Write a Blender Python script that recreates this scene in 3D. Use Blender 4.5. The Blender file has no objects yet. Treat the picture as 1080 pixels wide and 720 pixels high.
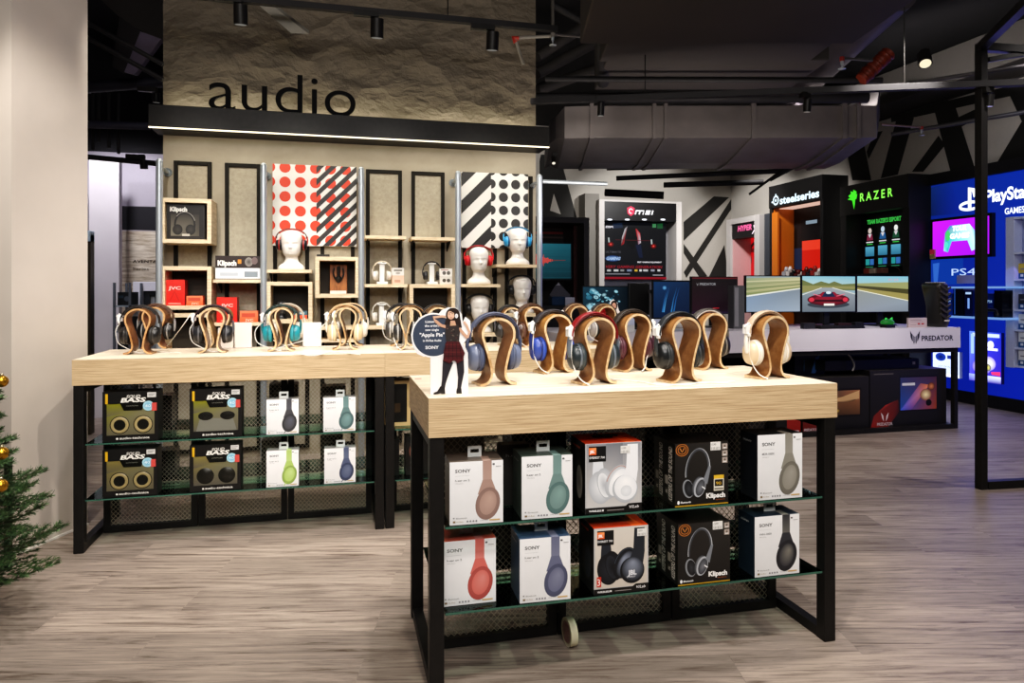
import bpy, math, random
from mathutils import Vector, Matrix
random.seed(7)
SC = bpy.context.scene
COL = SC.collection
PI = math.pi
# ------------------------------------------------------------------ camera
FPX, YAW, HZ, CH = 740.0, math.radians(14.0), 305.0, 1.227
FW = Vector((math.sin(YAW), math.cos(YAW), 0)); RT = Vector((math.cos(YAW), -math.sin(YAW), 0)); UP = Vector((0, 0, 1))
CAM = Vector((0, 0, CH))
cd = bpy.data.cameras.new('camera'); cam = bpy.data.objects.new('camera', cd); COL.objects.link(cam)
cam.location = CAM; cam.rotation_euler = (PI/2, 0, -YAW)
cd.sensor_width = 36; cd.lens = 36*FPX/1080; cd.shift_y = -(360-HZ)/1080; cd.clip_end = 60
SC.camera = cam
def ray(px, py): return FW + RT*((px-540)/FPX) + UP*((HZ-py)/FPX)
def onY(px, py, Y): d = ray(px, py); return CAM + d*(Y/d.y)
def onX(px, py, X): d = ray(px, py); return CAM + d*(X/d.x)
def onZ(px, py, Z): d = ray(px, py); return CAM + d*((Z-CH)/d.z)
def onD(px, py, D): return CAM + ray(px, py)*D
def XY(px, Y): return onY(px, 300, Y).x
# ------------------------------------------------------------------ colours and materials
def lin(c):
    if isinstance(c, str):
        c = c.lstrip('#'); c = c if len(c) == 6 else ''.join(q*2 for q in c); c = [int(c[i:i+2], 16)/255 for i in (0, 2, 4)]
        return tuple(((v/12.92) if v <= .04045 else ((v+.055)/1.055)**2.4) for v in c)
    return tuple(c[:3])
MATS = {}
def nodes(name):
    m = bpy.data.materials.new(name); m.use_nodes = True; nt = m.node_tree
    b = nt.nodes['Principled BSDF']; return m, nt, b, nt.links
def N(nt, t, **k):
    n = nt.nodes.new(t)
    for a, v in k.items():
        if a.startswith('i_'): n.inputs[a[2:].replace('_', ' ')].default_value = v
        else: setattr(n, a, v)
    return n
def paint(rough=.5, metal=0., emis=0., coat=0., noise=.06):
    """colour comes from the mesh's own face colours, broken up by a little noise"""
    key = ('paint', rough, metal, emis, coat, noise)
    if key in MATS: return MATS[key]
    m, nt, b, L = nodes('paint_%g_%g_%g' % (rough, metal, emis))
    at = N(nt, 'ShaderNodeAttribute', attribute_name='Col')
    tc = N(nt, 'ShaderNodeTexCoord'); nz = N(nt, 'ShaderNodeTexNoise', i_Scale=35., i_Detail=3.)
    L.new(tc.outputs['Object'], nz.inputs['Vector'])
    mr = N(nt, 'ShaderNodeMapRange'); mr.inputs['To Min'].default_value = 1-noise; mr.inputs['To Max'].default_value = 1+noise
    L.new(nz.outputs['Fac'], mr.inputs['Value'])
    vm = N(nt, 'ShaderNodeVectorMath', operation='SCALE'); L.new(at.outputs['Color'], vm.inputs[0]); L.new(mr.outputs['Result'], vm.inputs['Scale'])
    b.inputs['Roughness'].default_value = rough; b.inputs['Metallic'].default_value = metal
    b.inputs['Coat Weight'].default_value = coat
    if emis:
        L.new(at.outputs['Color'], b.inputs['Emission Color']); b.inputs['Emission Strength'].default_value = emis
        b.inputs['Base Color'].default_value = (.01, .01, .01, 1); b.inputs['Specular IOR Level'].default_value = .2
    else: L.new(vm.outputs[0], b.inputs['Base Color'])
    MATS[key] = m; return m
def woodmat(name, scale, axis, c_dark, c_light, rough=.45, attr=False):
    if name in MATS: return MATS[name]
    m, nt, b, L = nodes(name)
    tc = N(nt, 'ShaderNodeTexCoord'); mp = N(nt, 'ShaderNodeMapping'); mp.inputs['Scale'].default_value = axis
    L.new(tc.outputs['Object'], mp.inputs['Vector'])
    nz = N(nt, 'ShaderNodeTexNoise', i_Scale=scale, i_Detail=6., i_Roughness=.65, i_Distortion=.2)
    L.new(mp.outputs[0], nz.inputs['Vector'])
    cr = N(nt, 'ShaderNodeValToRGB'); cr.color_ramp.elements[0].position = .34; cr.color_ramp.elements[1].position = .62
    cr.color_ramp.elements[0].color = (*lin(c_dark), 1); cr.color_ramp.elements[1].color = (*lin(c_light), 1)
    L.new(nz.outputs['Fac'], cr.inputs['Fac'])
    if attr:
        at = N(nt, 'ShaderNodeAttribute', attribute_name='Col'); mx = N(nt, 'ShaderNodeMix', data_type='RGBA', blend_type='MULTIPLY')
        mx.inputs[0].default_value = 1; L.new(cr.outputs[0], mx.inputs[6]); L.new(at.outputs['Color'], mx.inputs[7]); L.new(mx.outputs[2], b.inputs['Base Color'])
    else: L.new(cr.outputs[0], b.inputs['Base Color'])
    b.inputs['Roughness'].default_value = rough
    bp = N(nt, 'ShaderNodeBump', i_Strength=.15, i_Distance=.002); L.new(nz.outputs['Fac'], bp.inputs['Height']); L.new(bp.outputs[0], b.inputs['Normal'])
    MATS[name] = m; return m
def flat(name, c, rough=.5, metal=0., noise=.08, scale=20., emis=0., spec=.5, bump=0.):
    if name in MATS: return MATS[name]
    m, nt, b, L = nodes(name); c = lin(c)
    tc = N(nt, 'ShaderNodeTexCoord'); nz = N(nt, 'ShaderNodeTexNoise', i_Scale=scale, i_Detail=4.)
    L.new(tc.outputs['Object'], nz.inputs['Vector'])
    cr = N(nt, 'ShaderNodeValToRGB'); cr.color_ramp.elements[0].position = .3; cr.color_ramp.elements[1].position = .7
    cr.color_ramp.elements[0].color = (*[v*(1-noise) for v in c], 1); cr.color_ramp.elements[1].color = (*[v*(1+noise) for v in c], 1)
    L.new(nz.outputs['Fac'], cr.inputs['Fac']); L.new(cr.outputs[0], b.inputs['Base Color'])
    b.inputs['Roughness'].default_value = rough; b.inputs['Metallic'].default_value = metal; b.inputs['Specular IOR Level'].default_value = spec
    if bump:
        bp = N(nt, 'ShaderNodeBump', i_Strength=bump, i_Distance=.01); L.new(nz.outputs['Fac'], bp.inputs['Height']); L.new(bp.outputs[0], b.inputs['Normal'])
    if emis:
        L.new(cr.outputs[0], b.inputs['Emission Color']); b.inputs['Emission Strength'].default_value = emis
    MATS[name] = m; return m
def floor_mat():
    m, nt, b, L = nodes('floor_planks')
    tc = N(nt, 'ShaderNodeTexCoord'); mp = N(nt, 'ShaderNodeMapping'); mp.inputs['Rotation'].default_value = (0, 0, math.radians(13))
    L.new(tc.outputs['Object'], mp.inputs['Vector'])
    br = N(nt, 'ShaderNodeTexBrick', offset=.37, offset_frequency=2); br.inputs['Scale'].default_value = 1
    br.inputs['Brick Width'].default_value = 1.22; br.inputs['Row Height'].default_value = .18; br.inputs['Mortar Size'].default_value = .0012
    br.inputs['Color1'].default_value = (.0, .0, .0, 1); br.inputs['Color2'].default_value = (1, 1, 1, 1); br.inputs['Mortar'].default_value = (.3, .3, .3, 1)
    L.new(mp.outputs[0], br.inputs['Vector'])
    # shift the grain from plank to plank
    off = N(nt, 'ShaderNodeVectorMath', operation='SCALE'); off.inputs['Scale'].default_value = 3.7; L.new(br.outputs['Color'], off.inputs[0])
    ad = N(nt, 'ShaderNodeVectorMath', operation='ADD'); L.new(mp.outputs[0], ad.inputs[0]); L.new(off.outputs[0], ad.inputs[1])
    m2 = N(nt, 'ShaderNodeMapping'); m2.inputs['Scale'].default_value = (1.5, 24, 1); L.new(ad.outputs[0], m2.inputs['Vector'])
    g = N(nt, 'ShaderNodeTexNoise', i_Scale=1.9, i_Detail=10., i_Roughness=.72, i_Distortion=.7); L.new(m2.outputs[0], g.inputs['Vector'])
    m3 = N(nt, 'ShaderNodeMapping'); m3.inputs['Scale'].default_value = (2.0, 6.5, 1); L.new(ad.outputs[0], m3.inputs['Vector'])
    k = N(nt, 'ShaderNodeTexVoronoi', feature='F1'); k.inputs['Scale'].default_value = .9; L.new(m3.outputs[0], k.inputs['Vector'])
    kr = N(nt, 'ShaderNodeValToRGB'); kr.color_ramp.elements[0].position = .02; kr.color_ramp.elements[1].position = .17
    kr.color_ramp.elements[0].color = (.35, .33, .32, 1); kr.color_ramp.elements[1].color = (1, 1, 1, 1); L.new(k.outputs['Distance'], kr.inputs['Fac'])
    cr = N(nt, 'ShaderNodeValToRGB'); e = cr.color_ramp.elements
    e[0].position = .33; e[0].color = (*lin('#5a4c42'), 1); e[1].position = .64; e[1].color = (*lin('#b8a99b'), 1)
    mid = e.new(.48); mid.color = (*lin('#9c8f84'), 1)
    L.new(g.outputs['Fac'], cr.inputs['Fac'])
    tint = N(nt, 'ShaderNodeMapRange'); tint.inputs['To Min'].default_value = .62; tint.inputs['To Max'].default_value = .9; L.new(br.outputs['Color'], tint.inputs['Value'])
    s = N(nt, 'ShaderNodeVectorMath', operation='SCALE'); L.new(cr.outputs[0], s.inputs[0]); L.new(tint.outputs[0], s.inputs['Scale'])
    mu = N(nt, 'ShaderNodeMix', data_type='RGBA', blend_type='MULTIPLY'); mu.inputs[0].default_value = .8; L.new(s.outputs[0], mu.inputs[6]); L.new(kr.outputs[0], mu.inputs[7])
    L.new(mu.outputs[2], b.inputs['Base Color']); b.inputs['Roughness'].default_value = .42; b.inputs['Specular IOR Level'].default_value = .35
    bp = N(nt, 'ShaderNodeBump', i_Strength=.12, i_Distance=.004); L.new(g.outputs['Fac'], bp.inputs['Height']); L.new(bp.outputs[0], b.inputs['Normal'])
    return m
def concrete_mat(name, c1, c2, bump, sc=2.2):
    m, nt, b, L = nodes(name)
    tc = N(nt, 'ShaderNodeTexCoord'); mp = N(nt, 'ShaderNodeMapping'); mp.inputs['Rotation'].default_value = (0, .5, 0); mp.inputs['Scale'].default_value = (1, 1, 1.5)
    L.new(tc.outputs['Object'], mp.inputs['Vector'])
    n1 = N(nt, 'ShaderNodeTexNoise', i_Scale=sc, i_Detail=6., i_Roughness=.6, i_Distortion=.3); L.new(mp.outputs[0], n1.inputs['Vector'])
    # curved trowel marks: warped cells, only some of whose edges show
    w = N(nt, 'ShaderNodeTexNoise', i_Scale=sc*1.4, i_Detail=2.); L.new(mp.outputs[0], w.inputs['Vector'])
    wv = N(nt, 'ShaderNodeVectorMath', operation='MULTIPLY_ADD'); wv.inputs[1].default_value = (.55, .55, .55); L.new(w.outputs['Color'], wv.inputs[0]); L.new(mp.outputs[0], wv.inputs[2])
    v = N(nt, 'ShaderNodeTexVoronoi', feature='F1'); v.inputs['Scale'].default_value = sc*1.6; L.new(wv.outputs[0], v.inputs['Vector'])
    n3 = N(nt, 'ShaderNodeTexNoise', i_Scale=sc*9, i_Detail=5., i_Distortion=.8); L.new(mp.outputs[0], n3.inputs['Vector'])
    cr = N(nt, 'ShaderNodeValToRGB'); cr.color_ramp.elements[0].position = .3; cr.color_ramp.elements[1].position = .7
    cr.color_ramp.elements[0].color = (*lin(c1), 1); cr.color_ramp.elements[1].color = (*lin(c2), 1); L.new(n1.outputs['Fac'], cr.inputs['Fac'])
    L.new(cr.outputs[0], b.inputs['Base Color']); b.inputs['Roughness'].default_value = .7
    a = N(nt, 'ShaderNodeMath', operation='MULTIPLY_ADD'); a.inputs[1].default_value = .55; L.new(v.outputs['Distance'], a.inputs[0]); L.new(n1.outputs['Fac'], a.inputs[2])
    a2 = N(nt, 'ShaderNodeMath', operation='MULTIPLY_ADD'); a2.inputs[1].default_value = .12; L.new(n3.outputs['Fac'], a2.inputs[0]); L.new(a.outputs[0], a2.inputs[2])
    bp = N(nt, 'ShaderNodeBump', i_Strength=min(1., bump), i_Distance=.04 if bump < .5 else .075); L.new(a2.outputs[0], bp.inputs['Height']); L.new(bp.outputs[0], b.inputs['Normal'])
    return m
def glass_mat(name='shelf_glass', tint='#dfeee8', rough=.0):
    if name in MATS: return MATS[name]
    m, nt, b, L = nodes(name)
    # thin-sheet glass: fresnel mix of clear transmission and mirror
    tr = N(nt, 'ShaderNodeBsdfTransparent'); tr.inputs[0].default_value = (*lin(tint), 1)
    gl = N(nt, 'ShaderNodeBsdfGlossy'); gl.inputs['Roughness'].default_value = .03 + rough; gl.inputs[0].default_value = (.8, .95, .9, 1)
    fr = N(nt, 'ShaderNodeFresnel'); fr.inputs[0].default_value = 1.35
    mx = N(nt, 'ShaderNodeMixShader'); L.new(fr.outputs[0], mx.inputs[0]); L.new(tr.outputs[0], mx.inputs[1]); L.new(gl.outputs[0], mx.inputs[2])
    L.new(mx.outputs[0], nt.nodes['Material Output'].inputs[0]); nt.nodes.remove(b)
    MATS[name] = m; return m
# ------------------------------------------------------------------ mesh builder
class MB:
    def __init__(s): s.v = []; s.f = []; s.c = []; s.m = []; s.sm = []
    def add(s, pts, faces, col='#ffffff', mat=0, smooth=False, cols=None):
        b = len(s.v); s.v += [tuple(p) for p in pts]; c = lin(col) if not isinstance(col, list) else None
        for i, f in enumerate(faces):
            s.f.append([b+k for k in f]); s.m.append(mat); s.sm.append(smooth)
            if cols is not None: s.c.append([cols[k] for k in f])
            else: s.c.append([c]*len(f))
        return s
    def box(s, x0, y0, z0, x1, y1, z1, col='#ffffff', mat=0, M=None, fc=None):
        P = [Vector(p) for p in ((x0,y0,z0),(x1,y0,z0),(x1,y1,z0),(x0,y1,z0),(x0,y0,z1),(x1,y0,z1),(x1,y1,z1),(x0,y1,z1))]
        if M: P = [M @ p for p in P]
        F = [(0,3,2,1),(4,5,6,7),(0,1,5,4),(1,2,6,5),(2,3,7,6),(3,0,4,7)]   # bottom top front right back left
        if fc:
            for f, c in zip(F, fc): s.add(P, [f], c, mat)
        else: s.add(P, F, col, mat)
        return s
    def tube(s, pts, r, col='#ffffff', n=8, mat=0, closed=False, flat=None, ref=None, smooth=True, caps=True):
        """sweep a round (or flattened: r across, flat = half height) section along pts"""
        pts = [Vector(p) for p in pts]; K = len(pts); rs = r if isinstance(r, (list, tuple)) else [r]*K
        ring = []; prev = None
        for i, p in enumerate(pts):
            a = pts[(i-1) % K] if (closed or i > 0) else pts[i]; b = pts[(i+1) % K] if (closed or i < K-1) else pts[i]
            t = (b-a).normalized()
            if ref is not None: u = Vector(ref)
            elif prev is None: u = Vector((0, 0, 1)) if abs(t.z) < .9 else Vector((1, 0, 0))
            else: u = prev
            u = (u - t*u.dot(t)).normalized(); prev = u; w = t.cross(u)
            ru = rs[i]; rw = flat if flat is not None else rs[i]
            ring.append([p + u*math.cos(2*PI*k/n)*ru + w*math.sin(2*PI*k/n)*rw for k in range(n)])
        V = [q for rr in ring for q in rr]; F = []
        for i in range(K if closed else K-1):
            j = (i+1) % K
            for k in range(n): F.append((i*n+k, i*n+(k+1) % n, j*n+(k+1) % n, j*n+k))
        s.add(V, F, col, mat, smooth)
        if not closed and caps:
            s.add(ring[0], [tuple(reversed(range(n)))], col, mat); s.add(ring[-1], [tuple(range(n))], col, mat)
        return s
    def bar(s, a, b, w, h, col='#ffffff', mat=0):
        a = Vector(a); b = Vector(b); t = (b-a).normalized(); ref = Vector((0,0,1)) if abs(t.z) < .95 else Vector((0,1,0))
        u = (ref - t*ref.dot(t)).normalized(); x = u.cross(t)
        P = [p + x*sx*w/2 + u*su*h/2 for p in (a, b) for sx, su in ((-1,-1),(1,-1),(1,1),(-1,1))]
        s.add(P, [(0,1,2,3),(7,6,5,4),(0,4,5,1),(1,5,6,2),(2,6,7,3),(3,7,4,0)], col, mat); return s
    def lathe(s, prof, c=(0,0,0), ax='z', n=20, col='#ffffff', mat=0, sc=(1,1), smooth=True, cols=None):
        V = []; F = []; K = len(prof)
        for (r, h) in prof:
            for k in range(n):
                a = 2*PI*k/n; p = r*math.cos(a)*sc[0]; q = r*math.sin(a)*sc[1]
                if ax == 'z': V.append((c[0]+p, c[1]+q, c[2]+h))
                elif ax == 'x': V.append((c[0]+h, c[1]+p, c[2]+q))
                else: V.append((c[0]+p, c[1]+h, c[2]+q))
        for i in range(K-1):
            for k in range(n):
                f = (i*n+k, i*n+(k+1) % n, (i+1)*n+(k+1) % n, (i+1)*n+k)
                F.append(f if ax != 'y' else tuple(reversed(f)))
        if prof[0][0] > 1e-6: F.append(tuple(reversed(range(n))))
        if prof[-1][0] > 1e-6: F.append(tuple((K-1)*n+k for k in range(n)))
        s.add(V, F, col, mat, smooth); return s
    def prism(s, poly, y0, y1, col='#ffffff', mat=0, side=None, smooth=False):
        """poly in x,z extruded over y"""
        n = len(poly); V = [(x, y0, z) for x, z in poly] + [(x, y1, z) for x, z in poly]
        s.add(V, [tuple(range(n)), tuple(reversed(range(n, 2*n)))], col, mat)
        s.add(V, [(k, k+n, (k+1) % n + n, (k+1) % n) for k in range(n)], side or col, mat, smooth); return s
    def strip(s, cl, th, y0, y1, face='#ffffff', edge='#ffffff', closed=False):
        """bent sheet: centre line in x,z, thickness th, over y"""
        n = len(cl); A = []; B = []
        for i in range(n):
            a = Vector(cl[max(0, i-1)]); b = Vector(cl[min(n-1, i+1)]); t = (b-a).normalized(); nn = Vector((-t.y, t.x)); p = Vector(cl[i])
            A.append(p+nn*th/2); B.append(p-nn*th/2)
        V = [(p.x, y, p.y) for y in (y0, y1) for p in A] + [(p.x, y, p.y) for y in (y0, y1) for p in B]
        Ff = []; Fe = []
        for i in range(n-1):
            Ff += [(i, i+1, n+i+1, n+i), (2*n+i+1, 2*n+i, 3*n+i, 3*n+i+1)]
            Fe += [(i, 2*n+i, 2*n+i+1, i+1), (n+i, n+i+1, 3*n+i+1, 3*n+i)]
        Fe += [(0, n, 3*n, 2*n), (n-1, 3*n-1, 4*n-1, 2*n-1)]
        s.add(V, Ff, face, 0, True); s.add(V, Fe, edge, 0, False); return s
    def mesh(s, name, mats, off=None):
        me = bpy.data.meshes.new(name)
        V = s.v if off is None else [(x-off[0], y-off[1], z-off[2]) for x, y, z in s.v]
        me.from_pydata(V, [], s.f)
        if not isinstance(mats, (list, tuple)): mats = [mats]
        for m in mats: me.materials.append(m)
        me.polygons.foreach_set('material_index', s.m); me.polygons.foreach_set('use_smooth', s.sm)
        ca = me.color_attributes.new('Col', 'FLOAT_COLOR', 'CORNER')
        buf = []
        for f, c in zip(s.f, s.c):
            for q in c: buf += [q[0], q[1], q[2], 1.0]
        ca.data.foreach_set('color', buf); me.update(); return me
    def build(s, name, mats, parent=None, world=False, bev=0., loc=None, rot=None, key=None):
        off = parent.location if (world and parent is not None) else None
        me = s.mesh(name, mats, off)
        return link(name, me, parent, bev, loc, rot)
def link(name, me, parent=None, bev=0., loc=None, rot=None):
    o = bpy.data.objects.new(name, me); COL.objects.link(o)
    if parent is not None: o.parent = parent
    if loc: o.location = loc
    if rot: o.rotation_euler = rot
    if bev:
        m = o.modifiers.new('bevel', 'BEVEL'); m.width = bev; m.segments = 2; m.limit_method = 'ANGLE'; m.angle_limit = math.radians(50)
    return o
CACHE = {}
def cached(key, fn, name, mats, parent=None, bev=0., loc=None, rot=None):
    if key not in CACHE: CACHE[key] = fn().mesh(name, mats)
    return link(name, CACHE[key], parent, bev, loc, rot)
def tag(o, label=None, cat=None, group=None, kind=None):
    if label: o['label'] = label
    if cat: o['category'] = cat
    if group: o['group'] = group
    if kind: o['kind'] = kind
    return o
def thing(name, label, cat, loc=(0,0,0), rz=0., group=None, scale=1.):
    o = bpy.data.objects.new(name, None); COL.objects.link(o); o.empty_display_size = .05
    o.location = loc; o.rotation_euler = (0, 0, rz)
    if scale != 1.: o.scale = (scale,)*3
    return tag(o, label, cat, group)
def struct(name, mb, mat, bev=0., label=None):
    o = mb.build(name, mat, bev=bev); o['kind'] = 'structure'
    if label: o['label'] = label
    return o
# ------------------------------------------------------------------ flat print on a surface
TXT = {}
def textgeo(s, bold=0., res=2):
    k = (s, bold, res)
    if k not in TXT:
        cu = bpy.data.curves.new('t', 'FONT'); cu.body = s; cu.resolution_u = res; cu.offset = bold; cu.fill_mode = 'FRONT'
        ob = bpy.data.objects.new('t', cu); me = bpy.data.meshes.new_from_object(ob)
        V = [(v.co.x, v.co.y) for v in me.vertices]; F = [tuple(p.vertices) for p in me.polygons]
        xs = [v[0] for v in V] or [0]; x0 = min(xs); V = [(x-x0, y) for x, y in V]
        TXT[k] = (V, F, max(xs)-x0); bpy.data.objects.remove(ob); bpy.data.curves.remove(cu); bpy.data.meshes.remove(me)
    return TXT[k]
class Art:
    def __init__(s, mb, o, r, u, step=6e-5, mat=0):
        s.mb = mb; s.o = Vector(o); s.r = Vector(r).normalized(); s.u = Vector(u).normalized(); s.n = s.r.cross(s.u); s.k = 1; s.step = step; s.mat = mat
    def P(s, x, y): return s.o + s.r*x + s.u*y + s.n*(s.k*s.step)
    def px(s, px, py):
        d = ray(px, py); t = (s.o-CAM).dot(s.n)/d.dot(s.n); q = CAM + d*t - s.o; return (q.dot(s.r), q.dot(s.u))
    def poly(s, pts, col, cols=None, mat=None):
        V = [s.P(*p) for p in pts]; n = len(pts)
        a = sum(pts[i][0]*pts[(i+1) % n][1]-pts[(i+1) % n][0]*pts[i][1] for i in range(n))
        f = tuple(range(n)) if a > 0 else tuple(reversed(range(n)))
        s.mb.add(V, [f], col or '#fff', s.mat if mat is None else mat, cols=[lin(c) for c in cols] if cols else None); s.k += 1; return s
    def rect(s, x, y, w, h, col, **k): return s.poly([(x,y),(x+w,y),(x+w,y+h),(x,y+h)], col, **k)
    def grad(s, x, y, w, h, bl, br, tr, tl, **k): return s.poly([(x,y),(x+w,y),(x+w,y+h),(x,y+h)], None, cols=[bl,br,tr,tl], **k)
    def ppoly(s, pts, col, **k): return s.poly([s.px(*p) for p in pts], col, **k)
    def prect(s, x0, y0, x1, y1, col, **k):
        a = s.px(x0, y0); b = s.px(x1, y1); return s.rect(a[0], b[1], b[0]-a[0], a[1]-b[1], col, **k)
    def pr(s, x0, y0, x1, y1):
        a = s.px(x0, y0); b = s.px(x1, y1); return a[0], b[1], b[0]-a[0], a[1]-b[1]
    def ell(s, cx, cy, rx, ry, col, cc=None, rot=0., n=28, off=(0,0)):
        V = [s.P(cx+off[0], cy+off[1])]; C = [lin(cc or col)]; co, si = math.cos(rot), math.sin(rot)
        for i in range(n):
            a = 2*PI*i/n; x = rx*math.cos(a); y = ry*math.sin(a); V.append(s.P(cx+x*co-y*si, cy+x*si+y*co)); C.append(lin(col))
        s.mb.add(V, [(0, i+1, (i+1) % n+1) for i in range(n)], '#fff', s.mat, cols=C); s.k += 1; return s
    def arc(s, cx, cy, rx, ry, a0, a1, w, col, n=24, rot=0., col2=None, w2=None):
        pts = []; co, si = math.cos(rot), math.sin(rot)
        for i in range(n+1):
            a = math.radians(a0+(a1-a0)*i/n); x = rx*math.cos(a); y = ry*math.sin(a); pts.append((cx+x*co-y*si, cy+x*si+y*co))
        return s.line(pts, w, col, col2, w2)
    def line(s, pts, w, col, col2=None, w2=None):
        K = len(pts); V = []; C = []; ca, cb = lin(col), lin(col2 or col)
        for i in range(K):
            a = Vector(pts[max(0, i-1)]); b = Vector(pts[min(K-1, i+1)]); t = b-a; t = t.normalized() if t.length > 1e-9 else Vector((1,0)); nn = Vector((-t.y, t.x)); p = Vector(pts[i])
            f = i/(K-1); ww = w if w2 is None else w+(w2-w)*f
            V += [s.P(*(p+nn*ww/2)), s.P(*(p-nn*ww/2))]; c = tuple(ca[j]*(1-f)+cb[j]*f for j in range(3)); C += [c, c]
        s.mb.add(V, [(2*i+1, 2*i+3, 2*i+2, 2*i) for i in range(K-1)], '#fff', s.mat, cols=C); s.k += 1; return s
    def text(s, t, x, y, h, col, w=None, bold=0., shear=0., align='l', rot=0., mat=None, res=2):
        """cap height h; optional fitted width w"""
        V, F, W = textgeo(t, bold, res); sy = h/.7; sx = (w/W) if (w and W > 0) else sy
        ox = -W*sx/2 if align == 'c' else (-W*sx if align == 'r' else 0); co, si = math.cos(rot), math.sin(rot); Q = []
        for (a, b) in V:
            p = a*sx+ox+b*sy*shear; q = b*sy; Q.append(s.P(x+p*co-q*si, y+p*si+q*co))
        s.mb.add(Q, F, col, s.mat if mat is None else mat); s.k += 1; return s
# ================================================================== materials used again and again
PAINT = paint(.45); GLOSS = paint(.22); CARD = paint(.38, noise=.03); LEATHER = paint(.5); PLAST = paint(.3)
METAL = flat('black_powder_coat', '#1b1917', .45, 0, .2, 30, spec=.35)
CHROME = flat('chrome', '#b4bcc2', .3, .55, .03)
PLY = woodmat('plywood_slab', 2.2, (2.2, 5, 150), '#a58762', '#dcc29c', .5)
PLYT = woodmat('plywood_top_lit', 2.2, (1.0, 16, 1), '#dcc8ab', '#f3e6d0', .45)  # lamplight on the top face is put into this paler colour
PLYC = woodmat('plywood_attr', 5., (3, 3, 3), '#b59c80', '#ffffff', .4, attr=True)
BIRCH = woodmat('birch_shelf', 2.5, (3, 3, 26), '#c9b08c', '#ead6b6', .5)
GLASS = glass_mat()
GEDGE = flat('glass_edge', '#3f6356', .15, 0, .1, 20)
SCREEN = paint(.3, emis=1.0, noise=0.); SIGN = paint(.4, emis=1.6, noise=0.)
# ================================================================== stands and headphones
def omega():
    pts = [(.066, .0045), (.055, .005), (.043, .0085), (.033, .017), (.0265, .029), (.0245, .042), (.0265, .062), (.0325, .088), (.040, .115), (.049, .141), (.0565, .162)]
    for a in range(8, 91, 9): pts.append((.058*math.cos(math.radians(a)), .174+.052*math.sin(math.radians(a))))
    L = [(-x, z) for x, z in pts]; return pts + list(reversed(L))[1:] if abs(pts[-1][0]) < 1e-4 else pts + list(reversed(L))
def stand_mb(face='#8c6444', edge='#ecd0a6', d=.09, th=.0085):
    mb = MB(); mb.strip(omega(), th, -d/2, d/2, face, edge); return mb
def stand(x, y, z, rz, label, group=None, face='#8c6444', edge='#ecd0a6', name='headphone_stand', scale=1.):
    t = cached(('stand', face, edge), lambda: stand_mb(face, edge), name, [PLYC])
    t.location = (x, y, z); t.rotation_euler = (0, 0, rz); t.scale = (scale,)*3
    return tag(t, label, 'stand', group)
def band_mb(outer, pad, hw=.087, ztop=.245, zc=.165, w=.034, thick=.009):
    mb = MB(); P = []
    for a in range(-8, 189, 7):
        r = math.radians(a); P.append((hw*math.cos(r), 0, zc+(ztop-zc)*math.sin(r)))
    mb.tube(P, thick/2, outer, 12, flat=w/2, ref=None)
    Q = [(x*.93, 0, zc+(z-zc)*.93) for (x, y, z), a in zip(P, range(-8, 189, 7)) if 25 < a < 155]
    mb.tube(Q, .006, pad, 10, flat=w/2*.9)
    return mb
def band_fix(outer, pad, **k): return band_mb(outer, pad, **k)
def cup_mb(side, shell, ring, r=.042, th=.022, rim=None, wide=0.):
    """outer shell of one ear cup; side = -1 left, +1 right; axis x"""
    mb = MB(); s = side
    prof = [(0, .030+th), (r*.45, .0295+th), (r*.72, .027+th), (r*.9, .022+th), (r, .012+th*.7), (r*1.0, .020), (r*.97, .012)]
    W_ = wide+.015; prof = [(a, s*(h+.028+W_)) for a, h in prof]
    mb.lathe(prof, (0, 0, 0), 'x', 24, shell, sc=(.88, 1.08))
    mb.lathe([(r*1.015, s*(.0475+W_)), (r*1.03, s*(.0515+W_)), (r*1.015, s*(.0555+W_))], (0, 0, 0), 'x', 24, ring, sc=(.88, 1.08))
    # yoke up to the headband
    mb.tube([(s*(.0775+W_), 0, .0), (s*(.082+W_), 0, .02), (s*(.083+W_), 0, .045), (s*(.080+W_), 0, .07)], [.006, .007, .0065, .005], ring, 8, flat=.0095)
    return mb
def cushion_mb(side, col, r=.039, wide=0.):
    mb = MB(); s = side; P = []
    n = 24; prof = []
    for k in range(9):
        a = PI*k/8-PI/2; prof.append((r*.78+.0105*math.cos(a)+.002, s*(.054+wide+.0105*math.sin(a))))
    mb.lathe([(.002, s*(.056+wide))]+[(r*.5, s*(.052+wide))]+prof+[(r*.8, s*(.065+wide))], (0, 0, 0), 'x', n, col, sc=(.9, 1.1)); return mb
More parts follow.
